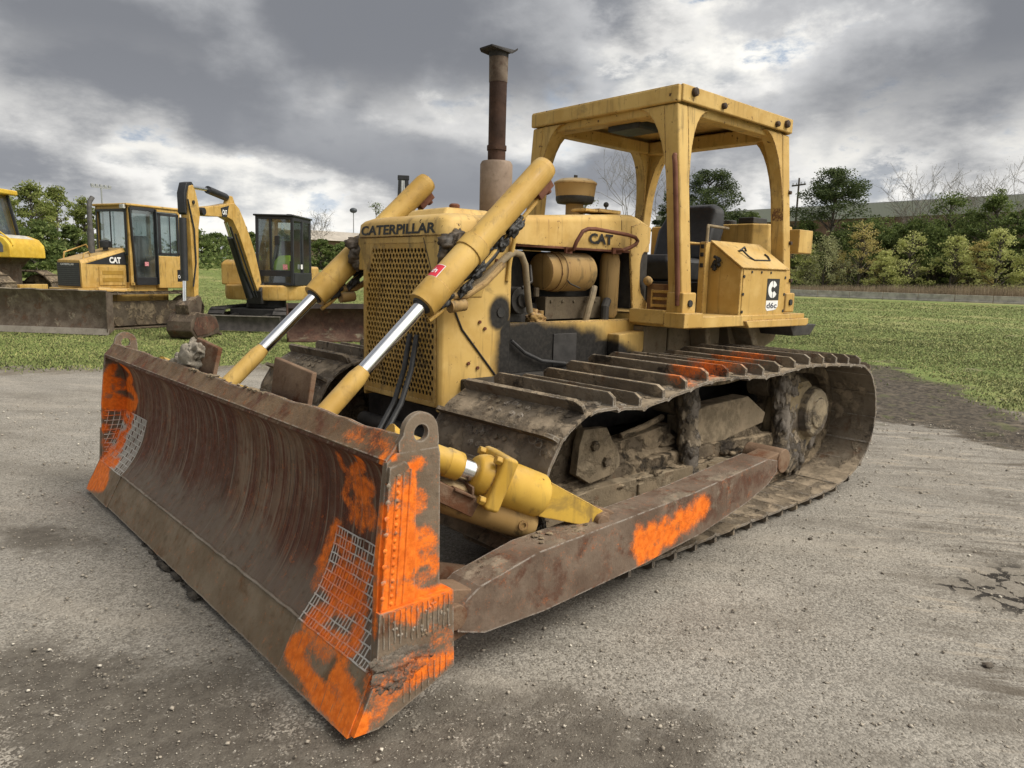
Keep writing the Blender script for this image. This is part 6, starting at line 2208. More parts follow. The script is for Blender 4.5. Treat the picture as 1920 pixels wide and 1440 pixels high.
    for x0, x1 in ((2.83, 2.80), (1.68, 1.64)):
        ps = MB()
        ps.tube([(x0, s * 1.21, .96), (x0 - .005, s * 1.22, .80), (x1, s * 1.22, .62), (x1 - .01, s * 1.22, .44), (x1 - .02, s * 1.21, .36)], [.06, .072, .065, .07, .085], 9)
        ps.lump((x0, s * 1.24, .80), .085, 3, (.85, .5, 1.7), 4, .5)
        ps.lump((x1, s * 1.24, .52), .085, 6, (.9, .5, 1.6), 4, .55)
        part('roller_bracket', ps, MUD_DARK, tf, 0, 85)
        part('carrier_roller', MB().tube_exact(Vector((x0 - .01, s * 1.0, .80)), Vector((0, s, 0)), [(0, .05), (.0, .085), (.16, .085), (.16, .04)], 18), MUDDY, tf, 0, 40)
    rr = random.Random(31)

    def mudfn(u, v):
        x = 1.72 + 2.16 * u
        a = v * PI
        nz = mnoise.noise((x * 2.2, v * 1.3, 3.0 * s)) * .05 + mnoise.noise((x * 7, v * 4, 1.0)) * .025 + mnoise.noise((x * 19, v * 11, 2.0)) * .012 + mnoise.noise((x * 45, v * 23, 2.0)) * .005
        e = min(1, u * 12, (1 - u) * 12)
        zz = .47 - .04 * abs(u - .4) + (.085 + nz) * e * math.sin(a) ** .6
        yy = 1.03 + .075 * (1 - math.cos(a)) + nz * .4
        return (x, s * yy, max(.40, zz))
    part('mud_cake', MB().sheet(mudfn, 150, 26), MUDDY, tf, 0, 85)
    lt = MB()
    for k in range(46):
        x = rr.uniform(2.0, 3.8)
        lt.blob((x, s * rr.uniform(1.20, 1.28), .412 + .015 * rr.random()), rr.uniform(.010, .030), k, 2, .6, (1.6, .9, .6))
    for k in range(7):
        lt.lump((rr.uniform(1.85, 3.5), s * rr.uniform(1.02, 1.14), .55), rr.uniform(.04, .075), k + 50, (1.8, .7, .8), 3, .6)
    o = part('mud_lumps', lt, MUDDY, tf, 0, 85)
    o['kind'] = 'stuff'
    for x in np.linspace(1.9, 3.7, 6):
        part('track_roller', MB().tube_exact(Vector((x, s * .97, .19)), Vector((0, s, 0)), [(0, .06), (.0, .11), (.05, .11), (.06, .08), (.14, .08), (.15, .11), (.2, .11), (.2, .05)], 18), MUDDY, tf, 0, 40)
    # final drive
    sp = MB()
    c = Vector((1.33, s * .86, .53))
    n_t = 25
    ringo = []
    for k in range(n_t * 4):
        a = 2 * PI * k / (n_t * 4)
        rr_ = .385 if (k % 4) in (0, 1) else .345
        ringo.append((c.x + rr_ * math.cos(a), c.z + rr_ * math.sin(a)))
    y0, y1 = sorted((s * 1.03, s * 1.09))
    sp.prism(ringo, 'y', y0, y1)
    fd = part('final_drive', sp, MUDDY, tf, .003)
    hb = MB().tube_exact(Vector((1.33, s * 1.09, .53)), Vector((0, s, 0)), [(0, .345), (.03, .345), (.10, .31), (.13, .29), (.15, .25)], 10)
    part('sprocket_guard', hb, steel('scraped_case', (.19, .15, .095), (.27, .215, .135), (.42, .29, .10), .25, .75, 0, (.16, .13, .10), .4, bump=.9), fd, .02, 20)
    hc = MB().tube_exact(Vector((1.22, s * 1.22, .57)), Vector((0, s, 0)), [(0, .20), (.07, .185), (.085, .165), (.085, .12), (.10, .11), (.105, .05)], 14)
    part('hub_cover', hc, steel('worn_hub', (.20, .165, .115), (.30, .245, .165), (.12, .08, .05), .35, .7, 0, (.13, .11, .09), .4, bump=.9, edges=.5), fd, .008, 24)
    ms = MB()
    for k, (x, z, q) in enumerate(((1.52, .60, .13), (1.56, .40, .12), (1.42, .30, .13), (1.28, .27, .11), (1.46, .76, .10), (1.14, .36, .09))):
        ms.lump((x, s * 1.20, z), q, k + 2, (.9, .42, 1.3), 4, .5)
    part('mud_cake', ms, MUD_DARK, fd, 0, 85)


build_track(1)
build_track(-1)
# ================================================================== machines parked on the grass
CAT_Y = yellow_paint('fleet_yellow', (0.53, 0.345, 0.105), 0.3, 0.9, edges=False, rough=0.4)
KOM_Y = yellow_paint('bright_yellow', (0.62, 0.42, 0.05), 0.1, 0.4, edges=False, rough=0.4)
GLASS = glass_mat('cab_glass')
FRAME_BLK = simple('black_frame', (0.020, 0.021, 0.024), 0.45, 0, 0.2, 8, 0.05)
OLD_STEEL = steel('dull_blade_steel', (0.085, 0.065, 0.050), (0.150, 0.122, 0.096), (0.10, 0.055, 0.035), 0.55, 0.75, 0, (0.27, 0.23, 0.175), 0.35, bump=0.5, streak=False)
OLD_TRACK = steel('old_track', (0.075, 0.06, 0.046), (0.13, 0.105, 0.078), (0.10, 0.055, 0.03), 0.4, 0.8, 0, (0.24, 0.19, 0.13), 0.55, bump=0.8)
DARK_BUCKET = steel('dark_earthy_bucket', (0.055, 0.042, 0.032), (0.10, 0.078, 0.058), (0.09, 0.045, 0.03), 0.4, 0.75, 0, (0.20, 0.155, 0.11), 0.35, bump=0.7)
RED_BROWN = steel('red_brown_bucket', (0.060, 0.034, 0.026), (0.105, 0.066, 0.048), (0.14, 0.06, 0.04), 0.4, 0.7, 0, (0.20, 0.17, 0.12), 0.25, bump=0.5)
PINK = simple('faded_notice', (0.55, 0.22, 0.24), 0.6, 0, 0.4, 40, 0)
LIME = simple('hi_vis_cloth', (0.42, 0.62, 0.04), 0.8, 0, 0.1, 10, 0.1)


def crawler_side(root, xf, xr, y0, y1, h, mat, shoe_h=.035, n=34):
    """one crawler track: belt of shoes with grousers over a frame and rollers"""
    r = h / 2
    path = []
    zc = r
    m_ = 10
    for i in range(m_ + 1):
        a = R(90) + R(180) * i / m_
        path.append((xr + r * math.cos(a), zc + r * math.sin(a)))
    for i in range(m_ + 1):
        a = R(-90) + R(180) * i / m_
        path.append((xf + r * math.cos(a), zc + r * math.sin(a)))
    P = [Vector((a, 0, b)) for a, b in path]
    L = [0.0]
    for i in range(len(P)):
        L.append(L[-1] + (P[(i + 1) % len(P)] - P[i]).length)
    mb = MB()
    yc, w = (y0 + y1) / 2, abs(y1 - y0)
    for k in range(n):
        t = k / n * L[-1]
        i = max(j for j in range(len(P)) if L[j] <= t)
        a, b = P[i], P[(i + 1) % len(P)]
        p = a.lerp(b, (t - L[i]) / max(1e-6, L[i + 1] - L[i]))
        d = (b - a).normalized()
        o = Vector((-d.z, 0, d.x))
        if o.dot(p - Vector(((xf + xr) / 2, 0, r))) < 0:
            o = -o
        sl = L[-1] / n * .96
        c = Vector((p.x, yc, p.z)) - o * .02
        mb.obox(c - d * sl / 2, c + d * sl / 2, w, .03, o) if abs(d.x) < 2 else None
        g = c - d * sl * .4 + o * .03
        mb.obox(g - Vector((0, w / 2 - .02, 0)), g + Vector((0, w / 2 - .02, 0)), .03, shoe_h, o)
    tk = part('track', mb, mat, root)
    ins = MB()
    ym = (y0 + y1) / 2
    wy = w * .17
    ins.prism([(xf, zc - .42 * h), (xf, zc + .26 * h), (xr, zc + .26 * h), (xr, zc - .42 * h)], 'y', ym - wy, ym + wy)
    part('track_frame', ins, OLD_TRACK, tk, .02)
    for x in np.linspace(xr + .25, xf - .25, 5):
        part('track_roller', MB().tube_exact(Vector((x, ym - wy * 1.2, zc - .28 * h)), Vector((0, 1, 0)), [(0, .04), (0, .13 * h), (wy * 2.4, .13 * h), (wy * 2.4, .04)], 14), MUDDY, tk)
    for x in (xf, xr):
        part('track_wheel', MB().tube_exact(Vector((x, ym - wy, zc)), Vector((0, 1, 0)), [(0, .1), (0, r * .78), (wy * .6, r * .84), (wy * 1.4, r * .84), (wy * 2, r * .78), (wy * 2, .1)], 20), MUDDY, tk)
    return tk


def cab_box(root, x0, x1, y0, y1, z0, z1, mat, glass=GLASS, t=.055, tilt=0.0, roof=.07, sill=0.0, side_split=None, name='cab'):
    """cab frame with corner posts, rails, roof and panes"""
    fr = MB()
    for x in (x0, x1):
        for y in (y0, y1):
            xx = x + (tilt if x == x1 else 0)
            fr.obox((xx - (t / 2 if x == x1 else -t / 2), y - (t / 2 if y == y1 else -t / 2), z0), (x - (t / 2 if x == x1 else -t / 2), y - (t / 2 if y == y1 else -t / 2), z1), t, t, (1, 0, 0))
    for z in (z0 + t / 2, z1 - t / 2):
        tl = tilt if z < (z0 + z1) / 2 else 0
        for y in (y0 + t / 2, y1 - t / 2):
            fr.obox((x0, y, z), (x1 + tl, y, z), t * .98, t * .98)
        for x in (x0 + t / 2, x1 + tl - t / 2):
            fr.obox((x, y0, z), (x, y1, z), t * .97, t * .97)
    cb = part(name, fr, mat, root, .008)
    part('roof', MB().box(x0 - .05, x1 + .06, y0 - .04, y1 + .04, z1, z1 + roof), mat, cb, .025)
    for y in (y0 + .02, y1 - .02):
        part('pane', MB().add([(x0 + t, y, z0 + t), (x1 + tilt - t, y, z0 + t), (x1 - t, y, z1 - t), (x0 + t, y, z1 - t)], [(0, 1, 2, 3)]), glass, cb, 0, 0)
    part('pane', MB().add([(x1 + tilt - .02, y0 + t, z0 + t), (x1 + tilt - .02, y1 - t, z0 + t), (x1 - .02, y1 - t, z1 - t), (x1 - .02, y0 + t, z1 - t)], [(0, 1, 2, 3)]), glass, cb, 0, 0)
    part('pane', MB().add([(x0 + .02, y0 + t, z0 + t), (x0 + .02, y1 - t, z0 + t), (x0 + .02, y1 - t, z1 - t), (x0 + .02, y0 + t, z1 - t)], [(0, 1, 2, 3)]), glass, cb, 0, 0)
    return cb


def small_dozer():
    h = R(21.5)
    rt_ = thing('bulldozer', 'smaller yellow bulldozer with glass cab and grey blade parked on the grass behind', 'bulldozer', (3.96, -15.49, 0), h)
    gw = .46
    hood = MB().loft([[(-1.36, -gw, .95), (-1.36, gw, .95), (-1.36, gw, 1.52), (-1.36, gw - .06, 1.60), (-1.36, -gw + .06, 1.60), (-1.36, -gw, 1.52)],
                      [(-2.50, -gw, .95), (-2.50, gw, .95), (-2.50, gw, 1.84), (-2.50, gw - .06, 1.93), (-2.50, -gw + .06, 1.93), (-2.50, -gw, 1.84)]])
    hd = part('hood', hood, CAT_Y, rt_, .02)
    gr = MB().box(-1.365, -1.340, -gw + .05, gw - .06, .99, 1.535)
    g = part('grille', gr, FRAME_BLK, hd, .004)
    bars = MB()
    for k in range(11):
        bars.box(-1.352, -1.334, -gw + .06, gw - .07, 1.02 + .046 * k, 1.034 + .046 * k)
    part('grille_bar', bars, simple('grey_bar', (.06, .06, .062), .5), g)
    lettering('lettering', 'CATERPILLAR', .045, lambda u, v: (-1.332, -.26 + u, 1.475 + v), WHITE, g, .03, .50)
    for s in (-1, 1):
        dc = MB().prism([(-1.45, 1.515), (-2.49, 1.515), (-2.49, 1.83), (-2.42, 1.815)], 'y', s * (gw + .002) if s > 0 else -(gw + .006), s * (gw + .006) if s > 0 else -(gw + .002))
        part('black_panel', dc, FRAME_BLK, hd)
    lettering('lettering', 'CAT', .15, lambda u, v: (-2.06 - u, gw + .009, 1.545 + v), WHITE, hd, .05, .30)
    part('side_door', MB().box(-2.45, -1.78, gw + .001, gw + .018, 1.02, 1.46), CAT_Y, hd, .008)
    lv = MB()
    for k in range(2):
        lv.box(-2.40, -1.86, gw + .018, gw + .024, 1.10 + .17 * k, 1.20 + .17 * k)
    part('louvre', lv, yellow_paint('shaded_louvre', (.36, .22, .04), .2, .5, edges=False), hd, .004)
    part('headlight_port', MB().tube_exact(Vector((-1.95, gw, .86)), Vector((0, 1, 0)), [(0, .10), (.05, .11), (.05, .08)], 14), BLACK, hd)
    ex = MB().tube([(-1.98, -.05, 1.72), (-1.98, -.05, 2.85), (-2.00, -.05, 2.98), (-2.08, -.05, 3.10)], .055, 14)
    ex.cyl((-1.98, -.05, 1.78), (-1.98, -.05, 2.35), .075, 16)
    part('exhaust', ex, simple('grey_exhaust', (.085, .082, .08), .7), rt_)
    part('pre_cleaner', MB().tube_exact(Vector((-2.18, .18, 1.86)), Vector((0, 0, 1)), [(0, .06), (.06, .06), (.06, .12), (.20, .13), (.23, .08)], 18), FRAME_BLK, rt_, .003)
    rl = MB()
    rl.tube([(-1.48, -.36, 1.62), (-1.50, -.36, 1.78), (-2.05, -.36, 1.98), (-2.10, -.36, 1.90)], .018, 8)
    rl.tube([(-1.48, .36, 1.62), (-1.50, .36, 1.74), (-1.62, .36, 1.80), (-1.66, .36, 1.70)], .015, 8)
    part('hand_rail', rl, CAT_Y, rt_)
    cab = cab_box(rt_, -3.98, -2.50, -.60, .62, 1.02, 2.93, CAT_Y, t=.075, roof=.06)
    dr = MB()
    zt = 2.90
    dr.obox((-2.62, .64, 1.05), (-2.52, .64, zt), .03, .10, (0, 1, 0))
    dr.obox((-3.22, .64, 1.05), (-3.22, .64, zt), .03, .13, (0, 1, 0))
    dr.box(-3.22, -2.56, .625, .655, 2.84, 2.92)
    dr.box(-3.22, -2.60, .625, .655, 1.03, 1.22)
    door = part('door', dr, FRAME_BLK, cab, .006)
    dn = MB().add([(-2.62, .648, 1.2), (-3.18, .648, 1.2), (-3.18, .648, 2.86), (-2.60, .648, 2.86)], [(0, 1, 2, 3)])
    part('pane', dn, GLASS, door, 0, 0)
    part('notice', MB().box(-2.98, -2.87, .650, .655, 1.50, 1.60), PINK, door)
    part('handle', MB().box(-3.24, -3.20, .655, .68, 1.75, 1.95), FRAME_BLK, door)
    rw = MB().box(-3.92, -3.86, .625, .64, 1.8, 2.82).box(-3.38, -3.30, .625, .64, 1.8, 2.82).box(-3.66, -3.63, .625, .64, 1.8, 2.82).box(-3.92, -3.30, .625, .64, 2.76, 2.83).box(-3.92, -3.30, .625, .64, 1.78, 1.84)
    part('window_frame', rw, FRAME_BLK, cab, .004)
    part('window_frame', MB().box(-2.485, -2.47, -.56, -.50, 1.75, 2.85).box(-2.485, -2.47, .50, .58, 1.75, 2.85).box(-2.485, -2.47, -.56, .58, 2.80, 2.86).box(-2.485, -2.47, -.03, .01, 1.9, 2.85), FRAME_BLK, cab, .004)
    part('lower_body', MB().box(-4.05, -3.25, -.66, .66, .95, 1.76).box(-3.25, -2.5, -.62, .55, .92, 1.05), CAT_Y, rt_, .02)
    part('black_panel', MB().box(-3.98, -3.80, .661, .666, 1.12, 1.42), FRAME_BLK, rt_)
    lettering('lettering', 'CAT', .09, lambda u, v: (-3.81 - u, .668, 1.20 + v), WHITE, rt_, .04, .16)
    st = MB().box(-3.2, -2.75, -.2, .2, 1.05, 1.55).box(-3.35, -3.15, -.22, .22, 1.5, 2.25)
    part('seat', st, VINYL, rt_, .04)
    part('lamp', MB().box(-2.46, -2.40, .45, .60, 2.86, 2.96), simple('lamp_glass', (.5, .5, .48), .2), rt_, .01)
    cf = MB().box(-3.6, -1.2, -.55, .55, .42, .95).cyl((-1.7, .5, .9), (-2.3, .72, .88), .075, 12)
    part('main_frame', cf, CAT_Y, rt_, .02)
    for s in (-1, 1):
        crawler_side(rt_, -1.05, -3.75, s * .62, s * 1.16, .86, OLD_TRACK)
        part('push_arm', MB().obox((-1.7, s * .45, .55), (-.35, s * .45, .45), .10, .16), OLD_STEEL, rt_, .01)
    # angled blade
    by = R(42) - h
    c, s_ = math.cos(by), math.sin(by)
    hw = 1.95
    oc = Vector((-.10, .32))
    def bp(a, b, z):
        return (oc.x + c * a - s_ * b, oc.y + s_ * a + c * b, z)
    mb = MB()
    pr = [(0.06, .01), (0.02, .10), (-.05, .26), (-.085, .48), (-.07, .70), (-.01, .88), (.035, .945), (.0, .965), (-.06, .90), (-.13, .70), (-.145, .48), (-.10, .22), (-.03, .03)]
    mb.loft([[bp(a, b, z + .015 * mnoise.noise((b * 3, 0, 0)) * (z > .8)) for a, z in pr] for b in np.linspace(-hw, hw, 40)])
    bl = part('blade', mb, OLD_STEEL, rt_)
    ed = MB()
    ed.loft([[bp(a, b, z) for a, z in ((.085, .005), (.035, .14), (.022, .14), (.06, .0))] for b in (-hw - .03, 0, hw + .03)])
    part('cutting_edge', ed, steel('worn_edge', (.24, .215, .18), (.30, .27, .23), None, 0, .6, .2), bl)
    for s in (-1, 1):
        sp = MB().loft([[bp(.065, s * hw, 0), bp(.04, s * hw, .95), bp(-.16, s * hw, .9), bp(-.16, s * hw, .1)], [bp(.065, s * (hw + .02), 0), bp(.04, s * (hw + .02), .95), bp(-.16, s * (hw + .02), .9), bp(-.16, s * (hw + .02), .1)]])
        part('end_plate', sp, OLD_STEEL, bl)


def komatsu():
    rt_ = thing('bulldozer', 'bright yellow bulldozer cut by the left edge of the photo, standing behind the smaller dozer', 'bulldozer', (2.66, -21.15, 0), R(138))
    rt_.scale = (1.03, 1.03, 1.03)
    # x runs to the right in the picture, the near side is y < 0
    body = MB().prism([(-3.0, 1.58), (.0, 1.58), (.0, 1.78), (-.02, 1.93), (-.16, 2.10), (-.45, 2.20), (-3.0, 2.20)], 'y', -.75, .75)
    bd = part('hood', body, KOM_Y, rt_, .03)
    part('louvre_panel', MB().prism([(-.56, 1.72), (-.18, 1.72), (-.18, 1.90), (-.30, 2.08), (-.60, 2.08)], 'y', -.757, -.751), simple('grey_panel', (.10, .105, .12), .5), bd, .002)
    sl = MB()
    for k in range(3):
        sl.obox((-.62 + .03 * k, -.5, 2.215 - .0 * k), (-.30, -.5 + .2 * k, 2.175), .05, .012)
    part('vent_slats', MB().prism([(-.48, 2.205), (-.40, 2.195), (-.17, 2.105), (-.19, 2.10)], 'y', -.55, .55), simple('pale_vent', (.45, .43, .38), .5), bd)
    lettering('lettering', 'KOMATSU', .085, lambda u, v: (-1.02 + u, -.7525, 1.66 + v), simple('blue_black', (.03, .035, .07), .5), bd, .03, .47)
    rl = MB().tube([(-.56, -.62, 2.15), (-.52, -.62, 2.30), (-.40, -.62, 2.31), (-.06, -.62, 2.06), (.0, -.62, 1.90)], .022, 8)
    part('hand_rail', rl, KOM_Y, rt_)
    cb = MB()
    for y in (-.70, .70):
        cb.obox((-.80, y, 2.20), (-1.06, y, 3.32), .13, .19, (1, 0, 0))
        cb.obox((-2.7, y, 2.20), (-2.6, y, 3.32), .13, .16, (1, 0, 0))
    cab = part('cab', cb, KOM_Y, rt_, .02)
    part('roof', MB().box(-2.8, -.70, -.80, .80, 3.32, 3.46), KOM_Y, cab, .04)
    dk = MB()
    for y in (-.62, .62):
        dk.obox((-.66, y, 2.20), (-.90, y, 3.32), .05, .07, (1, 0, 0))
        dk.box(-2.6, -.9, y - .02, y + .02, 2.2, 2.34)
    part('window_frame', dk, FRAME_BLK, cab)
    for y in (-.66, .66):
        part('pane', MB().add([(-.86, y, 2.2), (-2.6, y, 2.2), (-2.6, y, 3.32), (-1.1, y, 3.32)], [(0, 1, 2, 3)]), GLASS, cab, 0, 0)
    part('pane', MB().add([(-.72, -.6, 2.2), (-.72, .6, 2.2), (-.94, .6, 3.3), (-.94, -.6, 3.3)], [(0, 1, 2, 3)]), GLASS, cab, 0, 0)
    part('seat', MB().box(-2.1, -1.6, -.25, .25, 2.0, 2.4).box(-2.2, -2.0, -.25, .25, 2.4, 2.95), VINYL, rt_, .04)
    ch = MB().box(-3.0, -.55, -.5, .5, .55, 1.58).prism([(-.9, 1.05), (-.40, 1.58), (-2.9, 1.58), (-2.9, 1.05)], 'y', -.72, .72)
    part('main_frame', ch, OLD_STEEL, rt_, .02)
    for s in (-1, 1):
        crawler_side(rt_, -.45, -3.2, s * .75, s * 1.35, 1.22, OLD_TRACK)
    part('ripper_beam', MB().box(-.2, .1, -.6, .6, .62, .86), CAT_Y, rt_, .02)


def mini_excavator():
    h = R(45)
    rt_ = thing('mini_excavator', 'yellow mini excavator with black cab, its bent boom reaching down to the grass', 'excavator', (-1.61, -14.93, 0), h)
    for s in (-1, 1):
        crawler_side(rt_, 1.0, -1.1, s * .62, s * 1.02, .52, simple('rubber_track', (.045, .042, .040), .8, 0, .4, 8, .4), .02, 40)
    part('turntable', MB().box(-.9, .9, -.6, .6, .25, .5).cyl((0, 0, .5), (0, 0, .72), .5, 24), BLACK, rt_, .02)
    bl = MB()
    pr = [(2.02, .03), (1.98, .12), (1.95, .25), (1.99, .37), (1.95, .385), (1.91, .25), (1.95, .03)]
    bl.loft([[(a, b, z) for a, z in pr] for b in np.linspace(-1.08, 1.08, 12)])
    bd = part('blade', bl, simple('dark_blade', (.055, .048, .044), .6, 0, .4, 6, .3), rt_)
    part('blade_edge', MB().box(1.95, 2.005, -1.09, 1.09, .375, .395), simple('bright_edge', (.22, .20, .18), .5), bd)
    am = MB()
    for s in (-1, 1):
        am.obox((.6, s * .42, .35), (1.93, s * .42, .22), .12, .14)
    part('blade_arm', am, BLACK, rt_, .01)
    # house
    def ring(z, g=0.0):
        pts = []
        for i in range(40):
            a = 2 * PI * i / 40
            ca, sa = math.cos(a), math.sin(a)
            n_ = 3.2
            k = (abs(ca) ** n_ + abs(sa) ** n_) ** (-1 / n_)
            pts.append((-.35 + (1.22 + g) * k * ca, (.99 + g) * k * sa, z))
        return pts
    hs = part('house', MB().loft([ring(.72, -.03), ring(.78), ring(1.06), ring(1.10, -.04)]), CAT_Y, rt_, 0, 40)
    sd_ = MB().loft([[(x, y, z) for x, y, z in [(.52, -.97, z), (.52, -.42, z), (-1.45, -.42, z), (-1.45, -.97, z)]] for z in (1.08, 1.62)] + [[(.40, -.90, 1.72), (.40, -.46, 1.72), (-1.4, -.46, 1.72), (-1.4, -.90, 1.72)]])
    part('side_cover', sd_, CAT_Y, rt_, .04)
    part('counterweight', MB().box(-1.55, -.85, -.95, .95, 1.08, 1.60), CAT_Y, rt_, .08)
    cab = cab_box(rt_, -.77, .62, .0, .97, 1.10, 2.82, FRAME_BLK, t=.07, roof=.05, tilt=.05)
    fr = MB().box(.60, .645, .05, .92, 1.10, 1.48).box(.605, .65, .36, .42, 1.5, 2.75).box(-.75, .6, .955, .985, 1.10, 1.42).box(-.10, -.02, .95, .985, 1.4, 2.78)
    fr.box(-.74, .6, .95, .975, 2.72, 2.80)
    part('door_panel', fr, FRAME_BLK, cab, .01)
    part('notice', MB().box(.651, .655, .70, .82, 1.50, 1.63), PINK, cab)
    part('notice', MB().box(.0, .14, .986, .990, 1.52, 1.64), WHITE, cab)
    part('mirror', MB().box(.62, .66, .50, .62, 2.12, 2.34), FRAME_BLK, cab, .01)
    part('beacon', MB().cyl((-.1, .62, 2.87), (-.1, .62, 2.93), .07, 12), FRAME_BLK, cab)
    part('seat', MB().box(-.55, -.05, .25, .75, 1.12, 1.55).box(-.62, -.45, .25, .75, 1.5, 2.25), VINYL, cab, .04)
    cn = MB().box(.05, .40, .08, .22, 1.1, 1.72).box(.05, .40, .78, .90, 1.1, 1.72)
    cn.cyl((.25, .15, 1.7), (.28, .15, 1.95), .02, 8)
    part('console', cn, FRAME_BLK, cab, .02)
    # boom in its own upright plane
    bh = R(-5)
    o = Vector((.66, .06, 0))
    cb, sb = math.cos(bh), math.sin(bh)

    def bp(s, w, z):
        return (o.x + cb * s - sb * w, o.y + sb * s + cb * w, z)

    def plate(poly, w0, w1):
        mb = MB()
        n = len(poly)
        mb.add([bp(s, w0, z) for s, z in poly] + [bp(s, w1, z) for s, z in poly],
               [tuple(range(n))[::-1], tuple(range(n, 2 * n))] + [(i, (i + 1) % n, n + (i + 1) % n, n + i) for i in range(n)])
        return mb
    part('boom_foot', plate([(-.10, .62), (.22, .62), (.28, .95), (.10, 1.15), (-.12, .95)], -.20, .20), BLACK, rt_, .02)
    bpoly = [(.0, .92), (.14, 1.38), (.34, 1.86), (.60, 2.28), (.86, 2.64), (1.08, 2.90), (1.28, 3.00), (1.52, 2.97), (2.0, 2.88), (2.55, 2.80), (2.66, 2.71), (2.60, 2.61), (2.1, 2.63), (1.66, 2.66), (1.38, 2.60), (1.12, 2.30), (.80, 1.80), (.46, 1.22), (.22, .88)]
    bm_ = part('boom', plate(bpoly, -.12, .12), CAT_Y, rt_, .015)
    part('black_panel', plate([(1.56, 2.92), (1.92, 2.84), (1.86, 2.64), (1.66, 2.66)], .121, .126), FRAME_BLK, bm_)
    lettering('lettering', 'CAT', .11, lambda u, v: bp(1.86 - u, .129, 2.70 + v), WHITE, bm_, .04, .20)
    cy = MB().tube([bp(.48, 0, .80), bp(1.30, 0, 2.22)], .085, 14)
    cy.tube([bp(.38, .15, .80), bp(.9, .16, 1.55), bp(1.35, .15, 2.3)], .02, 8)
    cy.tube([bp(.42, .10, .80), bp(.95, .10, 1.5), bp(1.5, .11, 2.45)], .025, 8)
    part('boom_cylinder', cy, FRAME_BLK, rt_)
    part('boom_rod', MB().tube([bp(1.25, 0, 2.15), bp(1.5, 0, 2.56)], .045, 12), CHROME, rt_)
    part('bracket', plate([(1.15, 2.98), (1.50, 2.97), (1.38, 3.16), (1.26, 3.16)], -.06, .06), CAT_Y, bm_, .01)
    ac = MB().tube([bp(1.38, 0, 3.12), bp(1.50, 0, 3.12), bp(2.22, 0, 3.20)], [.05, .085, .085], 14)
    part('stick_cylinder', ac, FRAME_BLK, rt_)
    part('stick_rod', MB().tube([bp(2.2, 0, 3.20), bp(3.0, 0, 3.18)], .04, 12), CHROME, rt_)
    spoly = [(2.88, 3.14), (2.95, 3.22), (3.10, 3.18), (3.15, 2.95), (3.10, 2.2), (3.07, 1.2), (3.05, .86), (2.98, .80), (2.90, .86), (2.86, 1.3), (2.80, 2.3), (2.72, 2.62), (2.76, 2.84)]
    sk = part('stick', plate(spoly, -.10, .10), CAT_Y, rt_, .015)
    part('stick_head', plate([(2.90, 3.22), (2.97, 3.28), (3.16, 3.24), (3.26, 3.02), (3.25, 2.62), (3.19, 2.58), (3.17, 3.0), (3.10, 3.16), (2.97, 3.18)], -.085, .085), FRAME_BLK, sk, .01)
    part('stick_pin', MB().tube([bp(2.66, -.16, 2.70), bp(2.66, .16, 2.70)], .08, 16), FRAME_BLK, sk)
    part('pin_boss', MB().tube([bp(2.98, -.12, 2.86), bp(2.98, .125, 2.86)], .04, 12), BLACK, sk)
    bc = MB().tube([bp(3.22, 0, 2.52), bp(3.24, 0, 1.22)], .075, 14)
    bc.tube([bp(3.18, .11, 2.9), bp(3.02, .13, 2.3), bp(2.98, .12, 1.6), bp(3.10, .11, 1.1)], .018, 6)
    part('bucket_cylinder', bc, FRAME_BLK, rt_)
    part('bucket_rod', MB().tube([bp(3.24, 0, 1.25), bp(3.27, 0, .72)], .04, 12), CHROME, rt_)
    part('linkage', plate([(3.40, .72), (3.30, .80), (2.95, .92), (2.84, .78), (2.92, .45), (3.2, .38), (3.36, .52)], -.15, .15), DARK_BUCKET, rt_, .02)
    bk = plate([(3.38, .50), (3.28, .58), (3.10, .54), (2.85, .52), (2.55, .44), (2.44, .26), (2.40, .02), (2.50, .05), (2.80, .03), (3.10, .0), (3.38, .02), (3.54, .18), (3.50, .38)], -.29, .29)
    bu = part('bucket', bk, DARK_BUCKET, rt_, .03)
    part('bucket_side', plate([(3.34, .47), (2.84, .47), (2.58, .38), (2.48, .22), (2.9, .09), (3.34, .07), (3.47, .22)], .291, .304), RED_BROWN, bu, .005)
    th = MB()
    for k in range(4):
        w = -.24 + .16 * k
        th.obox(bp(2.46, w, .09), bp(2.30, w, .03), .06, .05)
    part('tooth', th, OLD_STEEL, bu, .01)
    # a lime work vest hung over the seat
    vs = MB()
    vs.loft([[(-.42, .26, 1.62), (-.42, .74, 1.62), (-.62, .74, 1.62), (-.62, .26, 1.62)], [(-.38, .27, 1.86), (-.38, .72, 1.88), (-.62, .72, 1.88), (-.62, .27, 1.86)], [(-.44, .34, 2.02), (-.44, .64, 2.04), (-.6, .64, 2.04), (-.6, .34, 2.02)]])
    vs.v = [(x + .12 * math.sin(5 * z) + .10, y, z) for x, y, z in vs.v]
    M = Matrix.Translation((-1.61, -14.93, 0)) @ Matrix.Rotation(h, 4, 'Z')
    vs.v = [tuple(M @ Vector((x + .25, y - .06, z - .16))) for x, y, z in vs.v]
    tag(part('safety_vest', vs, LIME, None, .04), 'lime green safety vest hanging over the seat inside the mini excavator cab', 'vest')


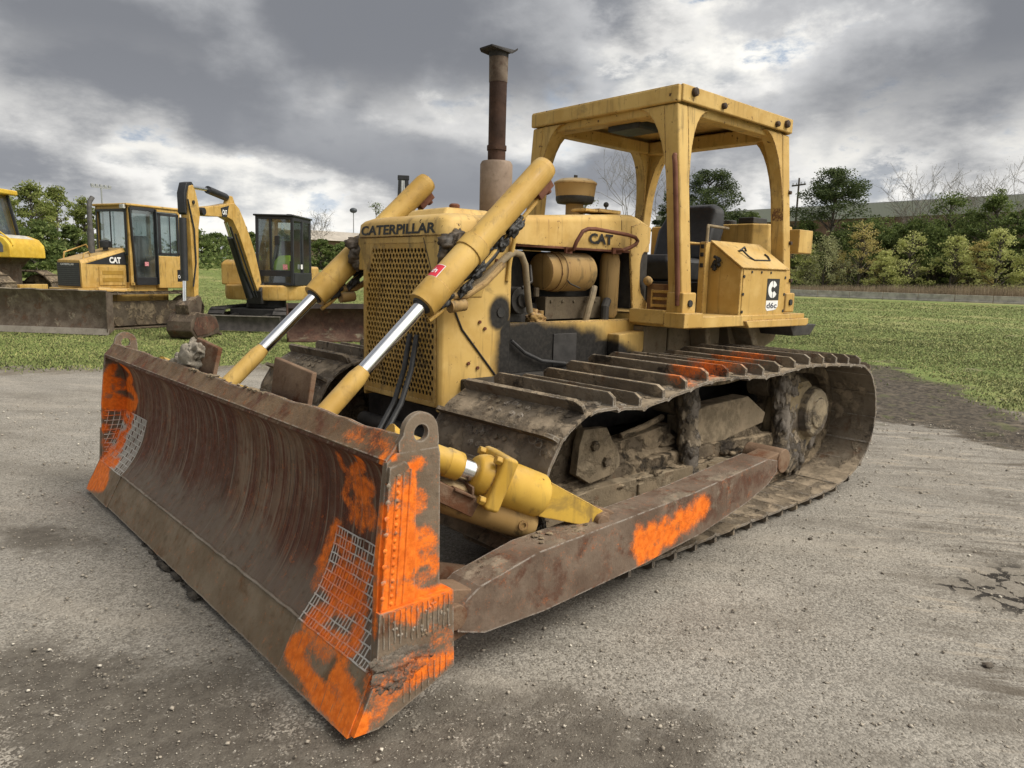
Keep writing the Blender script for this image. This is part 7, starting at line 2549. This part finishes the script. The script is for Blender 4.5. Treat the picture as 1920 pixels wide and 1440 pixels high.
def hidden_machines():
    # rust red loader bucket on the grass behind the right hand track
    rt_ = thing('loader_bucket', 'rust red loader bucket standing open on the grass behind the big dozer', 'bucket', (-1.25, -10.55, 0), R(66))
    mb = MB()
    pr = [(.28, .0), (.05, .02), (-.14, .12), (-.22, .34), (-.18, .60), (-.02, .78), (.10, .80), (.10, .77), (-.01, .74), (-.14, .58), (-.18, .34), (-.11, .15), (.05, .055), (.28, .03)]
    mb.loft([[(a, b, z) for a, z in pr] for b in np.linspace(-1.0, .95, 10)])
    part('shell', mb, RED_BROWN, rt_)
    for y in (.95, -1.03):
        part('side_plate', MB().prism([(.30, .0), (.34, .10), (.16, .78), (.08, .81), (-.05, .78), (-.2, .6), (-.24, .34), (-.15, .1), (0, .0)], 'y', y, y + .035), RED_BROWN, rt_, .006)
    part('lip', MB().box(.08, .125, -1.0, .95, .70, .815), simple('dark_lip', (.035, .024, .022), .6, 0, .3, 8, .2), rt_, .006)
    part('side_ear', MB().box(.02, .10, .88, .95, .12, .62), BLACK, rt_, .01)
    # black boom of an excavator that the big dozer hides
    rt_ = thing('excavator', 'excavator of which only the black boom top shows between the hood and the exhaust', 'excavator', (-4.6, -12.95, 0), R(60))
    ms = MB()
    ms.obox((.13, .16, 1.6), (.05, .06, 3.98), .10, .12, (1, 0, 0))
    ms.obox((.13, -.22, 1.6), (.05, -.10, 3.98), .10, .12, (1, 0, 0))
    ms.box(-.02, .12, -.17, .13, 3.92, 4.04)
    bm_ = part('boom', ms, FRAME_BLK, rt_, .015)
    part('boom_hose', MB().tube([(.10, .0, 2.0), (.12, .0, 3.1), (.10, -.02, 3.9)], .03, 8).tube([(.14, -.07, 2.2), (.14, -.08, 3.1), (.12, -.06, 3.9)], .03, 8), simple('pale_hose', (.34, .35, .36), .4, .2), bm_)
    ln = MB().tube([(.3, .55, 2.95), (.3, .2, 3.00), (.2, -.2, 2.98), (.1, -.75, 2.80)], .07, 10)
    part('boom_cylinder', ln, simple('blue_black_tube', (.03, .035, .05), .35), rt_)
    part('house', MB().box(-1.6, .5, -.95, .95, .7, 1.7), FRAME_BLK, rt_, .06)
    for s in (-1, 1):
        crawler_side(rt_, .9, -1.2, s * .6, s * 1.0, .55, OLD_TRACK, .02, 30)


small_dozer()
komatsu()
mini_excavator()
hidden_machines()
